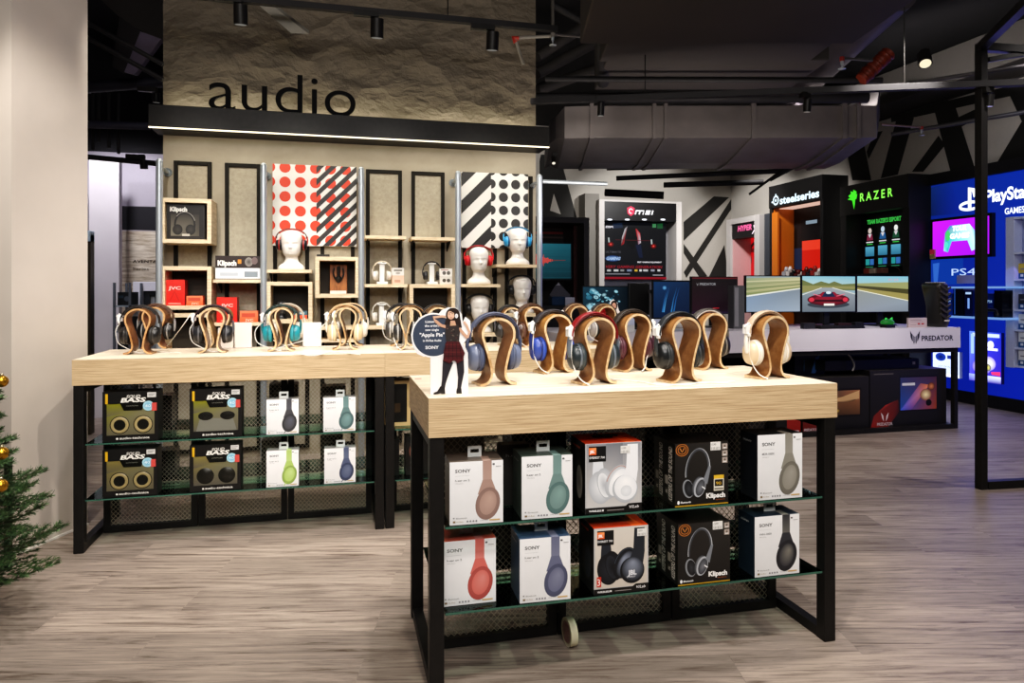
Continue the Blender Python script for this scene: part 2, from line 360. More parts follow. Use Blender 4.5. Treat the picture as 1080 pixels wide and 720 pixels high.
def headphones(x, y, z, rz, label, band='#202022', pad='#2c2c2e', shell='#232326', ring='#4a4a4e', cush='#161617', group='headphones on display', clip=True, cable=None, scale=1., r=.042, tilt=0., cz=.094, name='headphones', cside=-1, wide=0., ztop=.245):
    t = thing(name, label, 'headphones', (x, y, z), rz, group, scale)
    if tilt: t.rotation_euler = (tilt, 0, rz)
    o = cached(('band', band, pad, wide, ztop), lambda: band_fix(band, pad, hw=.09+wide, ztop=ztop, zc=.165-(.245-ztop)*.5), 'headband', [LEATHER], t)
    for s in (-1, 1):
        c = cached(('cup', s, shell, ring, r, wide), lambda: cup_mb(s, shell, ring, r, wide=wide), 'ear_cup', [PLAST], t, loc=(0, 0, cz))
        cached(('cush', s, cush, r, wide), lambda: cushion_mb(s, cush, r*.95, wide), 'ear_cushion', [LEATHER], c)
    if clip:
        mb = MB(); cx = cside*.094
        mb.box(cx-.011, -.012, .165, cx+.011, .010, .198, '#f2f2ef'); mb.box(cx-.006, -.016, .155, cx+.006, .004, .166, '#e6e6e2')
        mb.tube([(cx-.016, -.004, .19), (cx, -.010, .204), (cx+.016, -.004, .19)], .003, '#f5f5f2', 6)
        mb.build('security_clip', [PLAST], t, bev=.002)['label'] = 'white anti-theft clip'
    if cable:
        mb = MB(); P = smooth([Vector(p) for p in cable]); mb.tube(P, .0021, '#f0eee8', 6); mb.build('cable', [PLAST], t)['label'] = 'white security cable'
    return t
def smooth(P, k=6):
    """Catmull-Rom through the points"""
    out = []; Q = [P[0]]+list(P)+[P[-1]]
    for i in range(1, len(Q)-2):
        p0, p1, p2, p3 = Q[i-1], Q[i], Q[i+1], Q[i+2]
        for j in range(k):
            t = j/k; out.append(.5*((2*p1)+(p2-p0)*t+(2*p0-5*p1+4*p2-p3)*t*t+(3*p1-p0-3*p2+p3)*t**3))
    out.append(P[-1]); return out
# ================================================================== retail cartons (origin at the base centre, front = -y)
def carton_mb(w, h, d, front, side, top, back=None):
    mb = MB(); mb.box(-w/2, -d/2, 0, w/2, d/2, h, fc=[side, top, front, side, back or side, side])
    A = Art(mb, (-w/2, -d/2, 0), (1,0,0), (0,0,1)); S = Art(mb, (-w/2, d/2, 0), (0,-1,0), (0,0,1)); T = Art(mb, (-w/2, -d/2, h), (1,0,0), (0,1,0))
    return mb, A, S, T
def price(A, x, y, s):
    A.rect(x, y, s, s*.75, '#e9e7e2'); A.text('1599', x+s*.1, y+s*.42, s*.2, '#55534f', w=s*.45); A.text('||||||', x+s*.1, y+s*.1, s*.2, '#55534f', w=s*.75)
def sony_print(A, w, h, strap, cup, inner, flip=False, wire=None, sx=.615, sw=.17, cx=.705, cy=.325, rx=.215, ry=.255, sy=.62):
    A.grad(w*sx, h*(cy+.2), w*sw, h*(1-cy-.2), strap, strap, cup, cup)
    A.poly([(w*(sx), h*.7), (w*(sx+sw), h*.7), (w*(cx+rx*.86), h*(cy+.14)), (w*(cx-rx*.86), h*(cy+.14))], cup)
    A.ell(w*(cx+.005), h*(cy-.012), w*rx*1.06, h*ry*1.03, inner, rot=-.25)
    A.ell(w*cx, h*cy, w*rx, h*ry*.97, inner, cup, rot=-.25, off=(w*.03, h*.06))
    A.ell(w*(cx+.01), h*cy, w*rx*.76, h*ry*.78, cup, strap, rot=-.25, off=(w*.05, h*.08))
    A.arc(w*(cx+.01), h*cy, w*rx*.76, h*ry*.78, 0, 360, w*.008, inner, rot=-.25)
    if wire: A.line([(w*(cx-.1), h*(cy-.22)), (w*(cx-.16), h*.02)], w*.03, wire)
def sony(x, y, z, rz, w, h, d, strap, cup, inner, side, label, tab=True, group=None, wire=None, title='SONY', sub='h.ear on 2', dark_side=False, tag2=False, lip=None):
    def mk():
        mb, A, S, T = carton_mb(w, h, d, '#efefee', side, side, '#d8d8d6')
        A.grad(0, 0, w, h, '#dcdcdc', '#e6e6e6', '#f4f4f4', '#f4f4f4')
        sony_print(A, w, h, strap, cup, inner, wire=wire)
        A.text(title, w*.1, h*.83, h*.05, '#3c3c3e', w=w*.29, bold=.02); A.rect(w*.1, h*.775, w*.26, h*.003, '#b0b0b0')
        A.text(sub, w*.1, h*.69, h*.032, '#5c5c5e', w=w*.27, bold=.01); A.text('Wireless', w*.1, h*.65, h*.016, '#9a9a9a', w=w*.15)
        A.text('Bluetooth', w*.12, h*.095, h*.022, '#707070', w=w*.2); A.rect(w*.06, h*.1, w*.03, h*.02, '#8a8a8a')
        A.rect(w*.06, h*.035, w*.045, h*.03, '#7d6a4a'); A.text('Hi-Res', w*.12, h*.04, h*.02, '#9c8b6a', w=w*.13)
        for k in range(4): A.ell(w*(.33+.055*k), h*.05, w*.018, h*.015, '#85858a')
        A.text('noise cancel', w*.56, h*.045, h*.018, '#8a8a8a', w=w*.16); A.rect(w*.74, h*.04, w*.2, h*.022, '#c8a870')
        A.rect(w*.8, h*.93, w*.04, h*.025, '#555'); A.rect(w*.86, h*.9, w*.1, h*.012, '#bbb')
        S.rect(d*.2, h*.1, d*.5, h*.75, lip or side); S.text('SONY', d*.16, h*.86, h*.03, '#e8e8e8', w=d*.5)
        T.rect(w*.62, d*.0, w*.15, d*.5, strap)
        return mb
    t = thing('headphone_box', label, 'box', (x, y, z), rz, group)
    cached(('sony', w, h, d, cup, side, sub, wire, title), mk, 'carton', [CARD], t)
    if tab: hang_tab(t, w*.02, h)
    return t
def hang_tab(t, x, h, s=1.):
    mb = MB(); w2, hh = .022*s, .034*s
    # card tab with a euro slot cut through it
    out = [(-w2, 0), (w2, 0), (w2, hh), (-w2, hh)]
    mb.box(x-w2, -.001, h, x+w2, .001, h+hh*.38, '#dfe3e0'); mb.box(x-w2, -.001, h+hh*.70, x+w2, .001, h+hh, '#dfe3e0')
    mb.box(x-w2, -.001, h+hh*.38, x-w2*.6, .001, h+hh*.70, '#dfe3e0'); mb.box(x+w2*.6, -.001, h+hh*.38, x+w2, .001, h+hh*.70, '#dfe3e0')
    mb.build('hang_tab', [CARD], t)['label'] = 'clear hanging tab with a slot'
def jbl(x, y, z, rz, w, h, d, dark, label):
    def mk():
        mb, A, S, T = carton_mb(w, h, d, '#b9b9ba', '#1a1816', '#d1461d')
        hp = '#2b2f36' if dark else '#eceef0'; hs = '#14161a' if dark else '#b3b7bc'; hl = '#8b93a3' if dark else '#ffffff'; bg = ('#d9d1c6', '#c9c0b4') if dark else ('#8e9096', '#c9c7c4')
        A.grad(w*.02, h*.09, w*.96, h*.9, bg[1], bg[1], bg[0], bg[0])
        if not dark: A.grad(w*.36, h*.55, w*.3, h*.44, '#b4b3b4', '#a3a4a8', '#74767c', '#7b7d83')
        # headband ends, left cup, right cup
        A.poly([(w*.14, h*.78), (w*.30, h*.78), (w*.34, h*.5), (w*.12, h*.5)], hp if dark else '#dfe2e6')
        A.ell(w*.26, h*.37, w*.2, h*.235, hs, hp, rot=.1); A.ell(w*.36, h*.42, w*.15, h*.23, hs, hp, rot=.25, off=(-w*.03, 0)); A.ell(w*.33, h*.4, w*.1, h*.18, hp, hs, rot=.25)
        A.ell(w*.56, h*.45, w*.19, h*.25, hs, hp, rot=-.5, off=(-.0*w, h*.1)); A.ell(w*.58, h*.43, w*.14, h*.21, hp, hl, rot=-.5, off=(-w*.04, h*.09))
        A.arc(w*.56, h*.45, w*.17, h*.23, 60, 200, w*.008, '#c0662f' if not dark else '#4e5866', rot=-.5)
        A.poly([(w*.74, h*.97), (w*.93, h*.97), (w*.93, h*.6), (w*.9, h*.42), (w*.62, h*.45), (w*.72, h*.64)], hp if dark else '#f2f3f5')
        A.ell(w*.7, h*.33, w*.225, h*.2, hs, hp, rot=.35, off=(w*.02, h*.02)); A.ell(w*.71, h*.35, w*.2, h*.18, hp, hl, rot=.35, off=(w*.0, h*.1))
        if dark: A.text('JBL', w*.62, h*.26, h*.07, '#e2e4e8', w=w*.16, bold=.04); A.text('EVEREST', w*.6, h*.22, h*.022, '#e2e4e8', w=w*.16)
        else: A.ell(w*.72, h*.3, w*.1, h*.08, '#dcdfe2', '#eef0f2')
        A.rect(w*.06, h*.74, w*.3, h*.22, '#191919'); A.grad(w*.06, h*.84, w*.13, h*.1, '#e0561f', '#e0561f', '#ffa56b', '#ff7a36')
        A.text('JBL', w*.075, h*.865, h*.04, '#fff', w=w*.09, bold=.03); A.text('EVEREST 700', w*.07, h*.785, h*.03, '#e6e6e6', w=w*.27, bold=.02)
        A.rect(0, 0, w, h*.085, '#171514'); A.poly([(w*.7, h*.08), (w*.76, h*.12), (w, h*.12), (w, h*.08)], '#171514')
        A.text('WIRELESS', w*.06, h*.028, h*.026, '#e8e8e8', w=w*.22, bold=.03); A.rect(w*.29, h*.03, w*.03, h*.025, '#e8e8e8')
        A.rect(w*.38, h*.032, w*.3, h*.012, '#8a8684'); A.text('V/Lab', w*.76, h*.05, h*.04, '#e8e8e8', w=w*.18, shear=.25, bold=.01)
        price(A, w*.62 if not dark else w*.79, h*.84, w*.17)
        if dark: A.rect(w*.05, h*.12, w*.08, h*.15, '#c33a2a'); A.text('3', w*.06, h*.14, h*.1, '#f5e9e6', w=w*.05)
        S.ell(d*.55, h*.42, d*.28, h*.3, '#3a332c', '#2a2521'); S.ell(d*.6, h*.4, d*.2, h*.24, '#b8b2a8' if not dark else '#3b3f46', '#6d675e' if not dark else '#22252a')
        S.rect(d*.15, h*.88, d*.5, h*.03, '#c9471f'); T.poly([(w*.7, 0), (w*.9, 0), (w*.8, d), (w*.62, d)], '#f0682a')
        T.rect(w*.3, d*.55, w*.35, d*.3, '#1c1a19')
        return mb
    t = thing('headphone_box', label, 'box', (x, y, z), rz)
    cached(('jbl', dark, w), mk, 'carton', [CARD], t)
    mb = MB(); mb.tube(smooth([Vector((-w*.2, d*.1, h)), Vector((-w*.17, d*.1, h+.014)), Vector((-w*.08, d*.1, h+.006)), Vector((w*.1, d*.08, h+.007)), Vector((w*.25, d*.12, h+.003))]), .0025, '#1a1a1a', 6)
    mb.box(-w*.05, 0, h, w*.13, d*.25, h+.006, '#171717'); mb.build('carry_strap', [PLAST], t)['label'] = 'black carrying strap'
    return t
def klipsch(x, y, z, rz, w, h, d, badge, label):
    def mk():
        mb, A, S, T = carton_mb(w, h, d, '#24221f', '#14120f', '#1a1511')
        A.grad(0, h*.03, w, h*.97, '#1e1c1a', '#1e1c1a', '#34322f', '#2b2927')
        A.rect(0, 0, w, h*.018, '#c59a2a')
        cx, cy = w*.13, h*.93
        for rr, c in ((.1, '#a86b34'), (.085, '#2a1e14'), (.07, '#a86b34'), (.055, '#2a1e14')): A.ell(cx, h*.9, w*rr*1.2, h*rr, c)
        A.line([(cx-w*.04, h*.93), (cx, h*.87), (cx+w*.04, h*.93)], w*.018, '#c98846')
        # silver headphones seen at an angle
        A.arc(w*.42, h*.56, w*.21, h*.34, -10, 200, w*.045, '#55585d', rot=-.12, col2='#3a3c40')
        A.arc(w*.42, h*.56, w*.225, h*.355, 5, 110, w*.014, '#d5d8dc', rot=-.12, col2='#6b6e73'); A.arc(w*.42, h*.56, w*.225, h*.355, 110, 200, w*.012, '#6b6e73', rot=-.12, col2='#c3c6ca')
        A.ell(w*.24, h*.28, w*.1, h*.15, '#8f9398', '#1c1d1f', rot=.2); A.ell(w*.255, h*.28, w*.08, h*.13, '#1b1c1e', '#3b3d41', rot=.2)
        A.ell(w*.42, h*.31, w*.105, h*.17, '#26282b', '#a0a4aa', rot=-.35, off=(0, h*.06)); A.ell(w*.46, h*.29, w*.1, h*.16, '#b8bcc2', '#55585d', rot=-.35); A.ell(w*.47, h*.285, w*.08, h*.135, '#3a3c40', '#777a80', rot=-.35)
        A.poly([(w*.62, h*.62), (w*.67, h*.62), (w*.6, h*.33), (w*.52, h*.4)], '#7d8187')
        A.line([(w*.5, h*.3), (w*.56, h*.26)], w*.02, '#f0f0f0')
        A.text('Klipsch', w*.58, h*.11, h*.075, '#f4f2ee', w=w*.36, bold=.045); A.text('REFERENCE', w*.76, h*.065, h*.02, '#a8623c', w=w*.17)
        A.ell(w*.06, h*.07, w*.022, h*.03, '#f2f2f2'); A.text('Bluetooth', w*.1, h*.055, h*.03, '#f2f2f2', w=w*.19, bold=.02)
        price(A, w*.66, h*.87, w*.19)
        for k in range(3 if badge else 2):
            A.rect(w*.88, h*(.88-.11*k), w*.1, h*.09, '#b0a49a'); A.ell(w*.93, h*(.93-.11*k), w*.02, h*.018, '#6a5e55'); A.rect(w*.9, h*(.895-.11*k), w*.06, h*.015, '#f0ece6')
        if badge:
            A.rect(w*.72, h*.22, w*.19, h*.25, '#e9e3d2'); A.rect(w*.72, h*.41, w*.19, h*.06, '#e5b93c'); A.rect(w*.735, h*.29, w*.16, h*.11, '#33302a'); A.text('90', w*.76, h*.315, h*.05, '#e5b93c', w=w*.1); A.rect(w*.73, h*.235, w*.17, h*.03, '#8c877a')
        for k in (0, 1):
            xx = d*(.42+.45*k)
            S.text('KEEPERS OF THE SOUND', xx, h*.06, d*.16, '#d9d4cb', w=h*.86, bold=.02, rot=PI/2, shear=.1)
            S.rect(xx-d*.32, h*.14, d*.14, h*.1, '#4a443c'); S.rect(xx-d*.32, h*.3, d*.14, h*.14, '#9b958a'); S.text('R', xx-d*.2, h*.16, d*.1, '#c9c4ba', rot=PI/2)
        return mb
    t = cached(('klipsch', badge, w), mk, 'headphone_box', [CARD]); t.location = (x, y, z); t.rotation_euler = (0, 0, rz)
    return tag(t, label, 'box')
def audiotech(x, y, z, rz, w, h, d, kind, label):
    """black window box with two ear cups behind clear film"""
    t = thing('headphone_box', label, 'box', (x, y, z), rz)
    def mk():
        mb = MB(); c = '#191817'; wy0, wy1, wx0, wx1 = h*.13, h*.76, w*.07, w*.93; f = .004
        mb.box(-w/2, -d/2+f, 0, w/2, d/2, h, c)                           # body behind the window
        mb.box(-w/2, -d/2, 0, w/2, -d/2+f, wy0, c); mb.box(-w/2, -d/2, wy1, w/2, -d/2+f, h, c)
        mb.box(-w/2, -d/2, wy0, -w/2+wx0, -d/2+f, wy1, c); mb.box(-w/2+wx1, -d/2, wy0, w/2, -d/2+f, wy1, c)
        B = Art(mb, (-w/2, -d/2+f, 0), (1,0,0), (0,0,1))
        top = '#b9b62e' if kind < 3 else '#c2b06a'; bot = '#98917a' if kind % 2 else '#8b867c'
        B.grad(wx0, wy0, wx1-wx0, wy1-wy0, bot, bot, '#b5ae88', top)
        B.poly([(wx0, h*.5), (wx0+w*.5, h*.62), (wx0+w*.5, wy1), (wx0, wy1)], None, cols=[bot, '#b5ae70', top, top])
        if kind == 2: B.poly([(wx0+w*.05, wy0), (wx1-w*.03, wy0), (wx1-w*.1, wy0+h*.25), (wx0+w*.12, wy0+h*.27)], '#aeaca4')
        A = Art(mb, (-w/2, -d/2, 0), (1,0,0), (0,0,1))
        A.poly([(w*.3, h*.78), (w*.78, h*.78), (w*.7, h*.62), (w*.38, h*.62)], '#12110f'); A.poly([(w*.84, h*.76), (w*.86, h*.76), (w*.84, h*.6), (w*.78, h*.6)], '#2c2b29')
        A.text('SOLID', w*.42, h*.87, h*.06, '#c9c7c0', w=w*.25, shear=.3, bold=.03); A.text('BASS', w*.32, h*.785, h*.085, '#e9e7df', w=w*.44, shear=.3, bold=.035)
        A.text('CLUB PROFESSIONAL', w*.42, h*.7, h*.022, '#c0bfb8', w=w*.22); A.text('audio-technica', w*.3, h*.045, h*.045, '#e3e1da', w=w*.54, bold=.015); A.ell(w*.26, h*.06, w*.02, h*.02, '#e3e1da')
        A.rect(w*.05, h*.76, w*.045, h*.2, '#d8a928'); A.rect(w*.8, h*.87, w*.16, h*.1, '#c9c8c4'); A.rect(w*.82, h*.93, w*.12, h*.012, '#777'); A.rect(w*.82, h*.9, w*.09, h*.012, '#777')
        return mb
    cached(('at', kind, w, h), mk, 'carton', [CARD], t)
    def hp():
        mb = MB(); y0 = -d/2+.003
        for k, cx in enumerate((-.2, .22)):
            X = w*cx; Z = h*.33
            if kind in (1, 3):
                rr = w*.175; mb.lathe([(0, y0+.002), (rr*.55, y0+.001), (rr*.58, y0-.0005), (rr*.8, y0-.001)], (X, 0, Z), 'y', 28, '#2c2a26'); 
                mb.lathe([(rr*.56, y0+.001), (rr*.62, y0-.002), (rr*.86, y0-.002), (rr*.92, y0+.001)], (X, 0, Z), 'y', 28, '#f0d8a0'); mb.lathe([(rr*.9, y0+.001), (rr*1.0, y0+.0), (rr*1.04, y0+.004)], (X, 0, Z), 'y', 28, '#181716')
            elif kind == 4:
                rr = w*.18; mb.lathe([(0, y0-.002), (rr*.6, y0-.0022), (rr*.64, y0-.001), (rr*.9, y0-.001), (rr, y0+.004)], (X, 0, Z), 'y', 28, '#35322e')
            else:
                mb.lathe([(0, y0-.002), (w*.1, y0-.0015), (w*.18, y0+.003)], (X, 0, h*.44), 'y', 28, '#2b2a28', sc=(1, .62))
        mb.tube(smooth([Vector((-w*.3, y0+.003, h*.45)), Vector((-w*.28, y0+.003, h*.6)), Vector((-w*.18, y0+.003, h*.74))]), .006, '#211f1d', 8, flat=.002)
        return mb
    cached(('athp', kind, w), hp, 'boxed_headphones', [PLAST], t)
    mb = MB(); mb.add([(-w*.43, -d/2-.0004, h*.13), (w*.43, -d/2-.0004, h*.13), (w*.43, -d/2-.0004, h*.76), (-w*.43, -d/2-.0004, h*.76)], [(0,1,2,3)]); o = mb.build('window', [glass_mat('clear_film', '#fbfbf6', .12)], t); o['label'] = 'clear plastic window'
    mb = MB(); A = Art(mb, (-w/2, -d/2-.0008, 0), (1,0,0), (0,0,1)); A.ell(w*.82, h*.7, w*.1, h*.1, '#a8d4e0', '#4f9cc4'); A.rect(w*.88, h*.6, w*.09, h*.16, '#c9504a'); A.text('40', w*.76, h*.67, h*.06, '#e9f4f6', w=w*.1)
    mb.build('sticker', [CARD], t)
    return t
def plainbox(name, label, cat, x, y, z, w, h, d, col, art=None, rz=0., top=None, group=None, mat=None, side=None):
    mb = MB(); mb.box(-w/2, -d/2, 0, w/2, d/2, h, fc=[col, top or col, col, side or col, col, side or col])
    A = Art(mb, (-w/2, -d/2, 0), (1,0,0), (0,0,1))
    if art: art(A, w, h)
    o = mb.build(name, [mat or CARD], bev=min(.003, h*.05), loc=(x, y, z), rot=(0, 0, rz)); return tag(o, label, cat, group)
# ================================================================== mannequin bust
def bust_mb(col='#f0ece6'):
    mb = MB(); n = 48
    # z, half-width, front radius, back radius, y centre
    R = [(0, .088, .055, .05, 0), (.006, .093, .06, .052, 0), (.022, .092, .06, .05, 0), (.04, .082, .055, .048, 0), (.056, .064, .048, .046, .003), (.07, .051, .042, .045, .006), (.088, .045, .038, .044, .008), (.104, .043, .037, .045, .008),
         (.116, .041, .042, .05, .004), (.122, .047, .058, .055, 0), (.130, .052, .068, .062, 0), (.142, .057, .073, .07, 0), (.155, .060, .075, .078, 0), (.17, .063, .076, .083, 0), (.185, .065, .077, .087, 0), (.2, .067, .077, .09, 0), (.215, .069, .078, .092, 0), (.23, .070, .079, .091, 0), (.245, .069, .077, .088, 0), (.258, .065, .071, .081, .001), (.27, .057, .061, .07, .002), (.279, .044, .047, .054, .003), (.285, .027, .03, .034, .004), (.288, .001, .001, .001, .004)]
    # resample in z
    Z = []
    for i in range(len(R)-1):
        for j in range(3 if .11 < R[i][0] < .25 else 1):
            t = j/(3 if .11 < R[i][0] < .25 else 1); Z.append(tuple(R[i][k]*(1-t)+R[i+1][k]*t for k in range(5)))
    Z.append(R[-1])
    def g(x, z, cx, cz, sx, sz): return math.exp(-((x-cx)/sx)**2-((z-cz)/sz)**2)
    V = []; F = []
    for (z, hw, rf, rb, yc) in Z:
        for k in range(n):
            a = 2*PI*k/n; x = hw*math.sin(a); c = math.cos(a)
            y = yc-rf*c if c > 0 else yc-rb*c
            if c > 0 and z > .11:
                f = 0
                f += .019*g(x, z, 0, .170, .0085, .009)+.012*g(x, z, 0, .184, .006, .016)      # nose
                f -= .009*(g(x, z, .027, .193, .015, .009)+g(x, z, -.027, .193, .015, .009))       # sockets
                f += .0035*(g(x, z, .027, .192, .010, .005)+g(x, z, -.027, .192, .010, .005))      # eyelids
                f += .0035*(g(x, z, .025, .207, .02, .005)+g(x, z, -.025, .207, .02, .005))      # brows
                f += .005*g(x, z, 0, .1525, .016, .0035)+.0055*g(x, z, 0, .146, .014, .0035)-.003*g(x, z, 0, .1492, .018, .0015)
                f += .005*g(x, z, 0, .128, .014, .008)                                             # chin
                f += .003*(g(x, z, .04, .168, .016, .014)+g(x, z, -.04, .168, .016, .014))       # cheeks
                y -= f
            V.append((x*1.06 if z > .11 else x, y, z*.84 if z < .116 else .0974+(z-.116)*1.108))
    for i in range(len(Z)-1):
        for k in range(n): F.append((i*n+k, (i+1)*n+k, (i+1)*n+(k+1) % n, i*n+(k+1) % n))
    F.append(tuple(range(n)))
    mb.add(V, F, col, 0, True)
    for s in (-1, 1):   # ears
        mb.lathe([(0, .0), (.010, .003), (.014, .006), (.010, .008), (.004, .004)], (s*.068, .006, .168), 'x', 14, col, sc=(.75, 1.25))
    return mb
def bust(x, y, z, rz, label):
    o = cached(('bust',), bust_mb, 'mannequin_head', [paint(.28, coat=.3, noise=.02)]); o.location = (x, y, z); o.rotation_euler = (0, 0, rz)
    return tag(o, label, 'mannequin', 'white mannequin heads on the wall shelves')
# ================================================================== the room
CEIL = 3.9; YB = 11.0; XR = 6.7; YF = 5.45
mb = MB(); mb.add([(-6, -2.5, 0), (XR, -2.5, 0), (XR, YB, 0), (-6, YB, 0)], [(0,1,2,3)]); struct('floor', mb, floor_mat())
CEILM = flat('ceiling_black', '#1d1b1c', .8, 0, .25, 1.5)
mb = MB(); mb.add([(-6, -2.5, CEIL), (XR, -2.5, CEIL), (XR, YB, CEIL), (-6, YB, CEIL)], [(3,2,1,0)]); struct('ceiling', mb, CEILM)
# feature wall of trowelled concrete
mb = MB(); x0, x1 = XY(172, YF), XY(565, YF)
mb.box(x0, YF, 0, x1, YF+.4, 2.36); mb.box(x0, YF, 2.36, x1, YF+.4, CEIL, mat=1)
struct('wall_audio', mb, [concrete_mat('concrete_smooth', '#968d7c', '#a79e8d', .1, 3.), concrete_mat('concrete_trowelled', '#655d51', '#776e61', .8, 1.9)])
# black ledge with the light strip under its front edge
lx0, lx1 = x0-.03, x1+.03
LZ0, LZ1, LY = 2.325, 2.475, 5.17
mb = MB(); mb.box(lx0, LY, LZ0, lx1, YF, LZ1)
ledge = mb.build('trim_1', METAL, bev=.002); ledge['kind'] = 'structure'
mb = MB(); mb.box(lx0, LY+.004, LZ0-.008, lx1, LY+.016, LZ0-.0005, '#fff0d0'); o = mb.build('led_strip', paint(.3, emis=2.)); tag(o, 'thin glowing light strip under the front of the black ledge', 'light')
# audio lettering standing on the ledge
def letters():
    V, F, W = textgeo('audio', -.008, 8); a = onY(220, 118, LY+.05); b = onY(375, 125, LY+.05); h = .205; sx = (b.x-a.x)/W; sy = sx*.88; out = []
    mb = MB(); e = {}
    for f in F:
        for i in range(len(f)):
            k = (f[i], f[(i+1) % len(f)]); e[k] = 1
    P = [(a.x+x*sx, LY+.05, LZ1+.003+y*sy) for x, y in V]; Q = [(x, y+.02, z) for x, y, z in P]; n = len(P)
    mb.add(P+Q, [tuple(f) for f in F]+[tuple(k+n for k in reversed(f)) for f in F]+[(k[1], k[0], k[0]+n, k[1]+n) for k in e if (k[1], k[0]) not in e], '#151413')
    return mb
tag(letters().build('sign_lettering', [flat('letter_black', '#0b0a0a', .5, 0, .1, 30, spec=.08)]), 'black lowercase letters reading audio standing on the ledge', 'sign')
# white column, front left
A_, B_ = Vector((-1.262, 4.085, 0)), Vector((-1.448, 3.675, 0)); dn = (A_-B_).normalized(); pn = Vector((-dn.y, dn.x, 0)); C_ = B_+pn*.75; D_ = A_+pn*.75
mb = MB(); P = [B_, A_, D_, C_]; mb.add([p for p in P]+[p+Vector((0, 0, CEIL)) for p in P], [(0,1,5,4),(1,2,6,5),(2,3,7,6),(3,0,4,7)], '#ffffff')
WHITEW = flat('white_paint', '#cbc1b6', .6, 0, .03, 6)
struct('wall_column', mb, WHITEW)
mb = MB(); mb.bar(B_+Vector((.003,-.003,.005)), A_+Vector((.003,-.003,.005)), .008, .01, '#e6e2da'); struct('baseboard_column', mb, paint(.5))
# walls
GREYW = flat('pale_wall', '#b9b2aa', .7, 0, .05, 3); LILAC = flat('lilac_wall', '#b4adbb', .7, 0, .05, 3)
mb = MB(); mb.add([(-6, -2.5, 0), (-6, YB, 0), (-6, YB, CEIL), (-6, -2.5, CEIL)], [(0,1,2,3)]); struct('wall_left', mb, LILAC)
mb = MB(); mb.add([(-6, -2.5, 0), (XR, -2.5, 0), (XR, -2.5, CEIL), (-6, -2.5, CEIL)], [(3,2,1,0)]); struct('wall_front', mb, GREYW)
WALLM = paint(.7, noise=.05)
mb = MB(); mb.add([(-6, YB, 0), (XR, YB, 0), (XR, YB, CEIL), (-6, YB, CEIL)], [(0,1,2,3)], '#aaa59d')
K = '#211f1c'; Wt = '#aaa59d'; A = Art(mb, (0, YB-.002, 0), (1,0,0), (0,0,1), .0004)
for pts, c in (([(721,234),(753,207),(769,208),(721,254)], K), ([(773,207),(780,207),(724,293),(721,287)], K), ([(721,257),(746,291),(738,293),(721,267)], K), ([(747,293),(764,258),(768,293)], K),
               ([(569,163),(590,163),(609,232),(569,232)], K), ([(584,204),(591.5,226),(580,222)], Wt), ([(565,160),(571,160),(567,180),(565,181)], Wt)): A.ppoly(pts, c)
struct('wall_back', mb, WALLM)
mb = MB(); mb.add([(XR, -2.5, 0), (XR, YB, 0), (XR, YB, CEIL), (XR, -2.5, CEIL)], [(3,2,1,0)], '#bdb8b0')
A = Art(mb, (XR-.002, 0, 0), (0,-1,0), (0,0,1), .0004)
for pts in ([(894,164),(911,150),(919,190),(899,190)], [(922,140),(931,138),(916,168),(914,160)], [(946,124),(964,124),(947,184),(929,188)], [(940,129),(1085,97),(1085,86),(940,120)],
            [(986,118),(1008,113),(1031,186),(1005,190)], [(990,143),(997,153),(974,181),(962,181)], [(1006,126),(1040,110),(1040,119),(1012,135)], [(1064,98),(1085,94),(1085,175),(1046,181),(1078,128)]): A.ppoly(pts, K)
A.poly([(-YB, 3.36), (2.5, 3.36), (2.5, CEIL), (-YB, CEIL)], '#2a2727')
struct('wall_right', mb, WALLM)
# ---- area behind, far left
YL = 8.0
mb = MB(); xa, xb = -6, -1.0; mb.box(xa, YL, 0, xb, YL+.1, CEIL, '#b8b2bd')
A = Art(mb, (0, YL-.003, 0), (1,0,0), (0,0,1), .0004); A.prect(60, 0, 180, 163, '#17161b'); A.prect(126, 217, 172, 243, '#1d1c22')
struct('wall_far_left', mb, WALLM)
mb = MB(); a = onY(124, 260, YL-.02); b = onY(168, 244, YL-.02); mb.box(a.x, YL-.03, .0, b.x+.3, YL-.006, b.z, '#ffffff')
o = mb.build('wood_panel', woodmat('whitewashed_planks', 2.4, (2, 1, 16), '#b3a288', '#f0e6d4', .6)); tag(o, 'whitewashed plank panel with dark lettering, in the room beyond on the left', 'panel')
mb = MB(); A = Art(mb, (0, YL-.036, 0), (1,0,0), (0,0,1), .0004); x, z = onY(140, 277, YL-.036).x, onY(140, 277, YL-.036).z
A.text('AVENTAGE', x, z, .03, '#3a352f', w=.3, bold=.015); A.text('Series', x, z-.075, .026, '#3a352f', w=.15)
mb.build('panel_lettering', [PAINT], o)
mb = MB(); xa, xb = XY(94, 7.45), XY(125.5, 7.45); mb.box(xa, 7.45, 0, xb, 7.55, onY(100, 166, 7.45).z, '#ffffff'); struct('wall_pillar', mb, flat('lilac_pillar', '#cec8cc', .6, 0, .03, 5))
mb = MB(); xa, xb = XY(88, 6.6), XY(95.5, 6.6); zt = onY(90, 247, 6.6).z; mb.box(xa, 6.6, 0, xb, 6.7, zt, '#453b2b'); mb.box(xa, 6.59, zt-.06, xb, 6.7, zt+.03, '#cfe6f2'); tag(mb.build('display_cabinet', [PAINT], bev=.003), 'narrow dark brown cabinet edge beside the white column', 'cabinet')
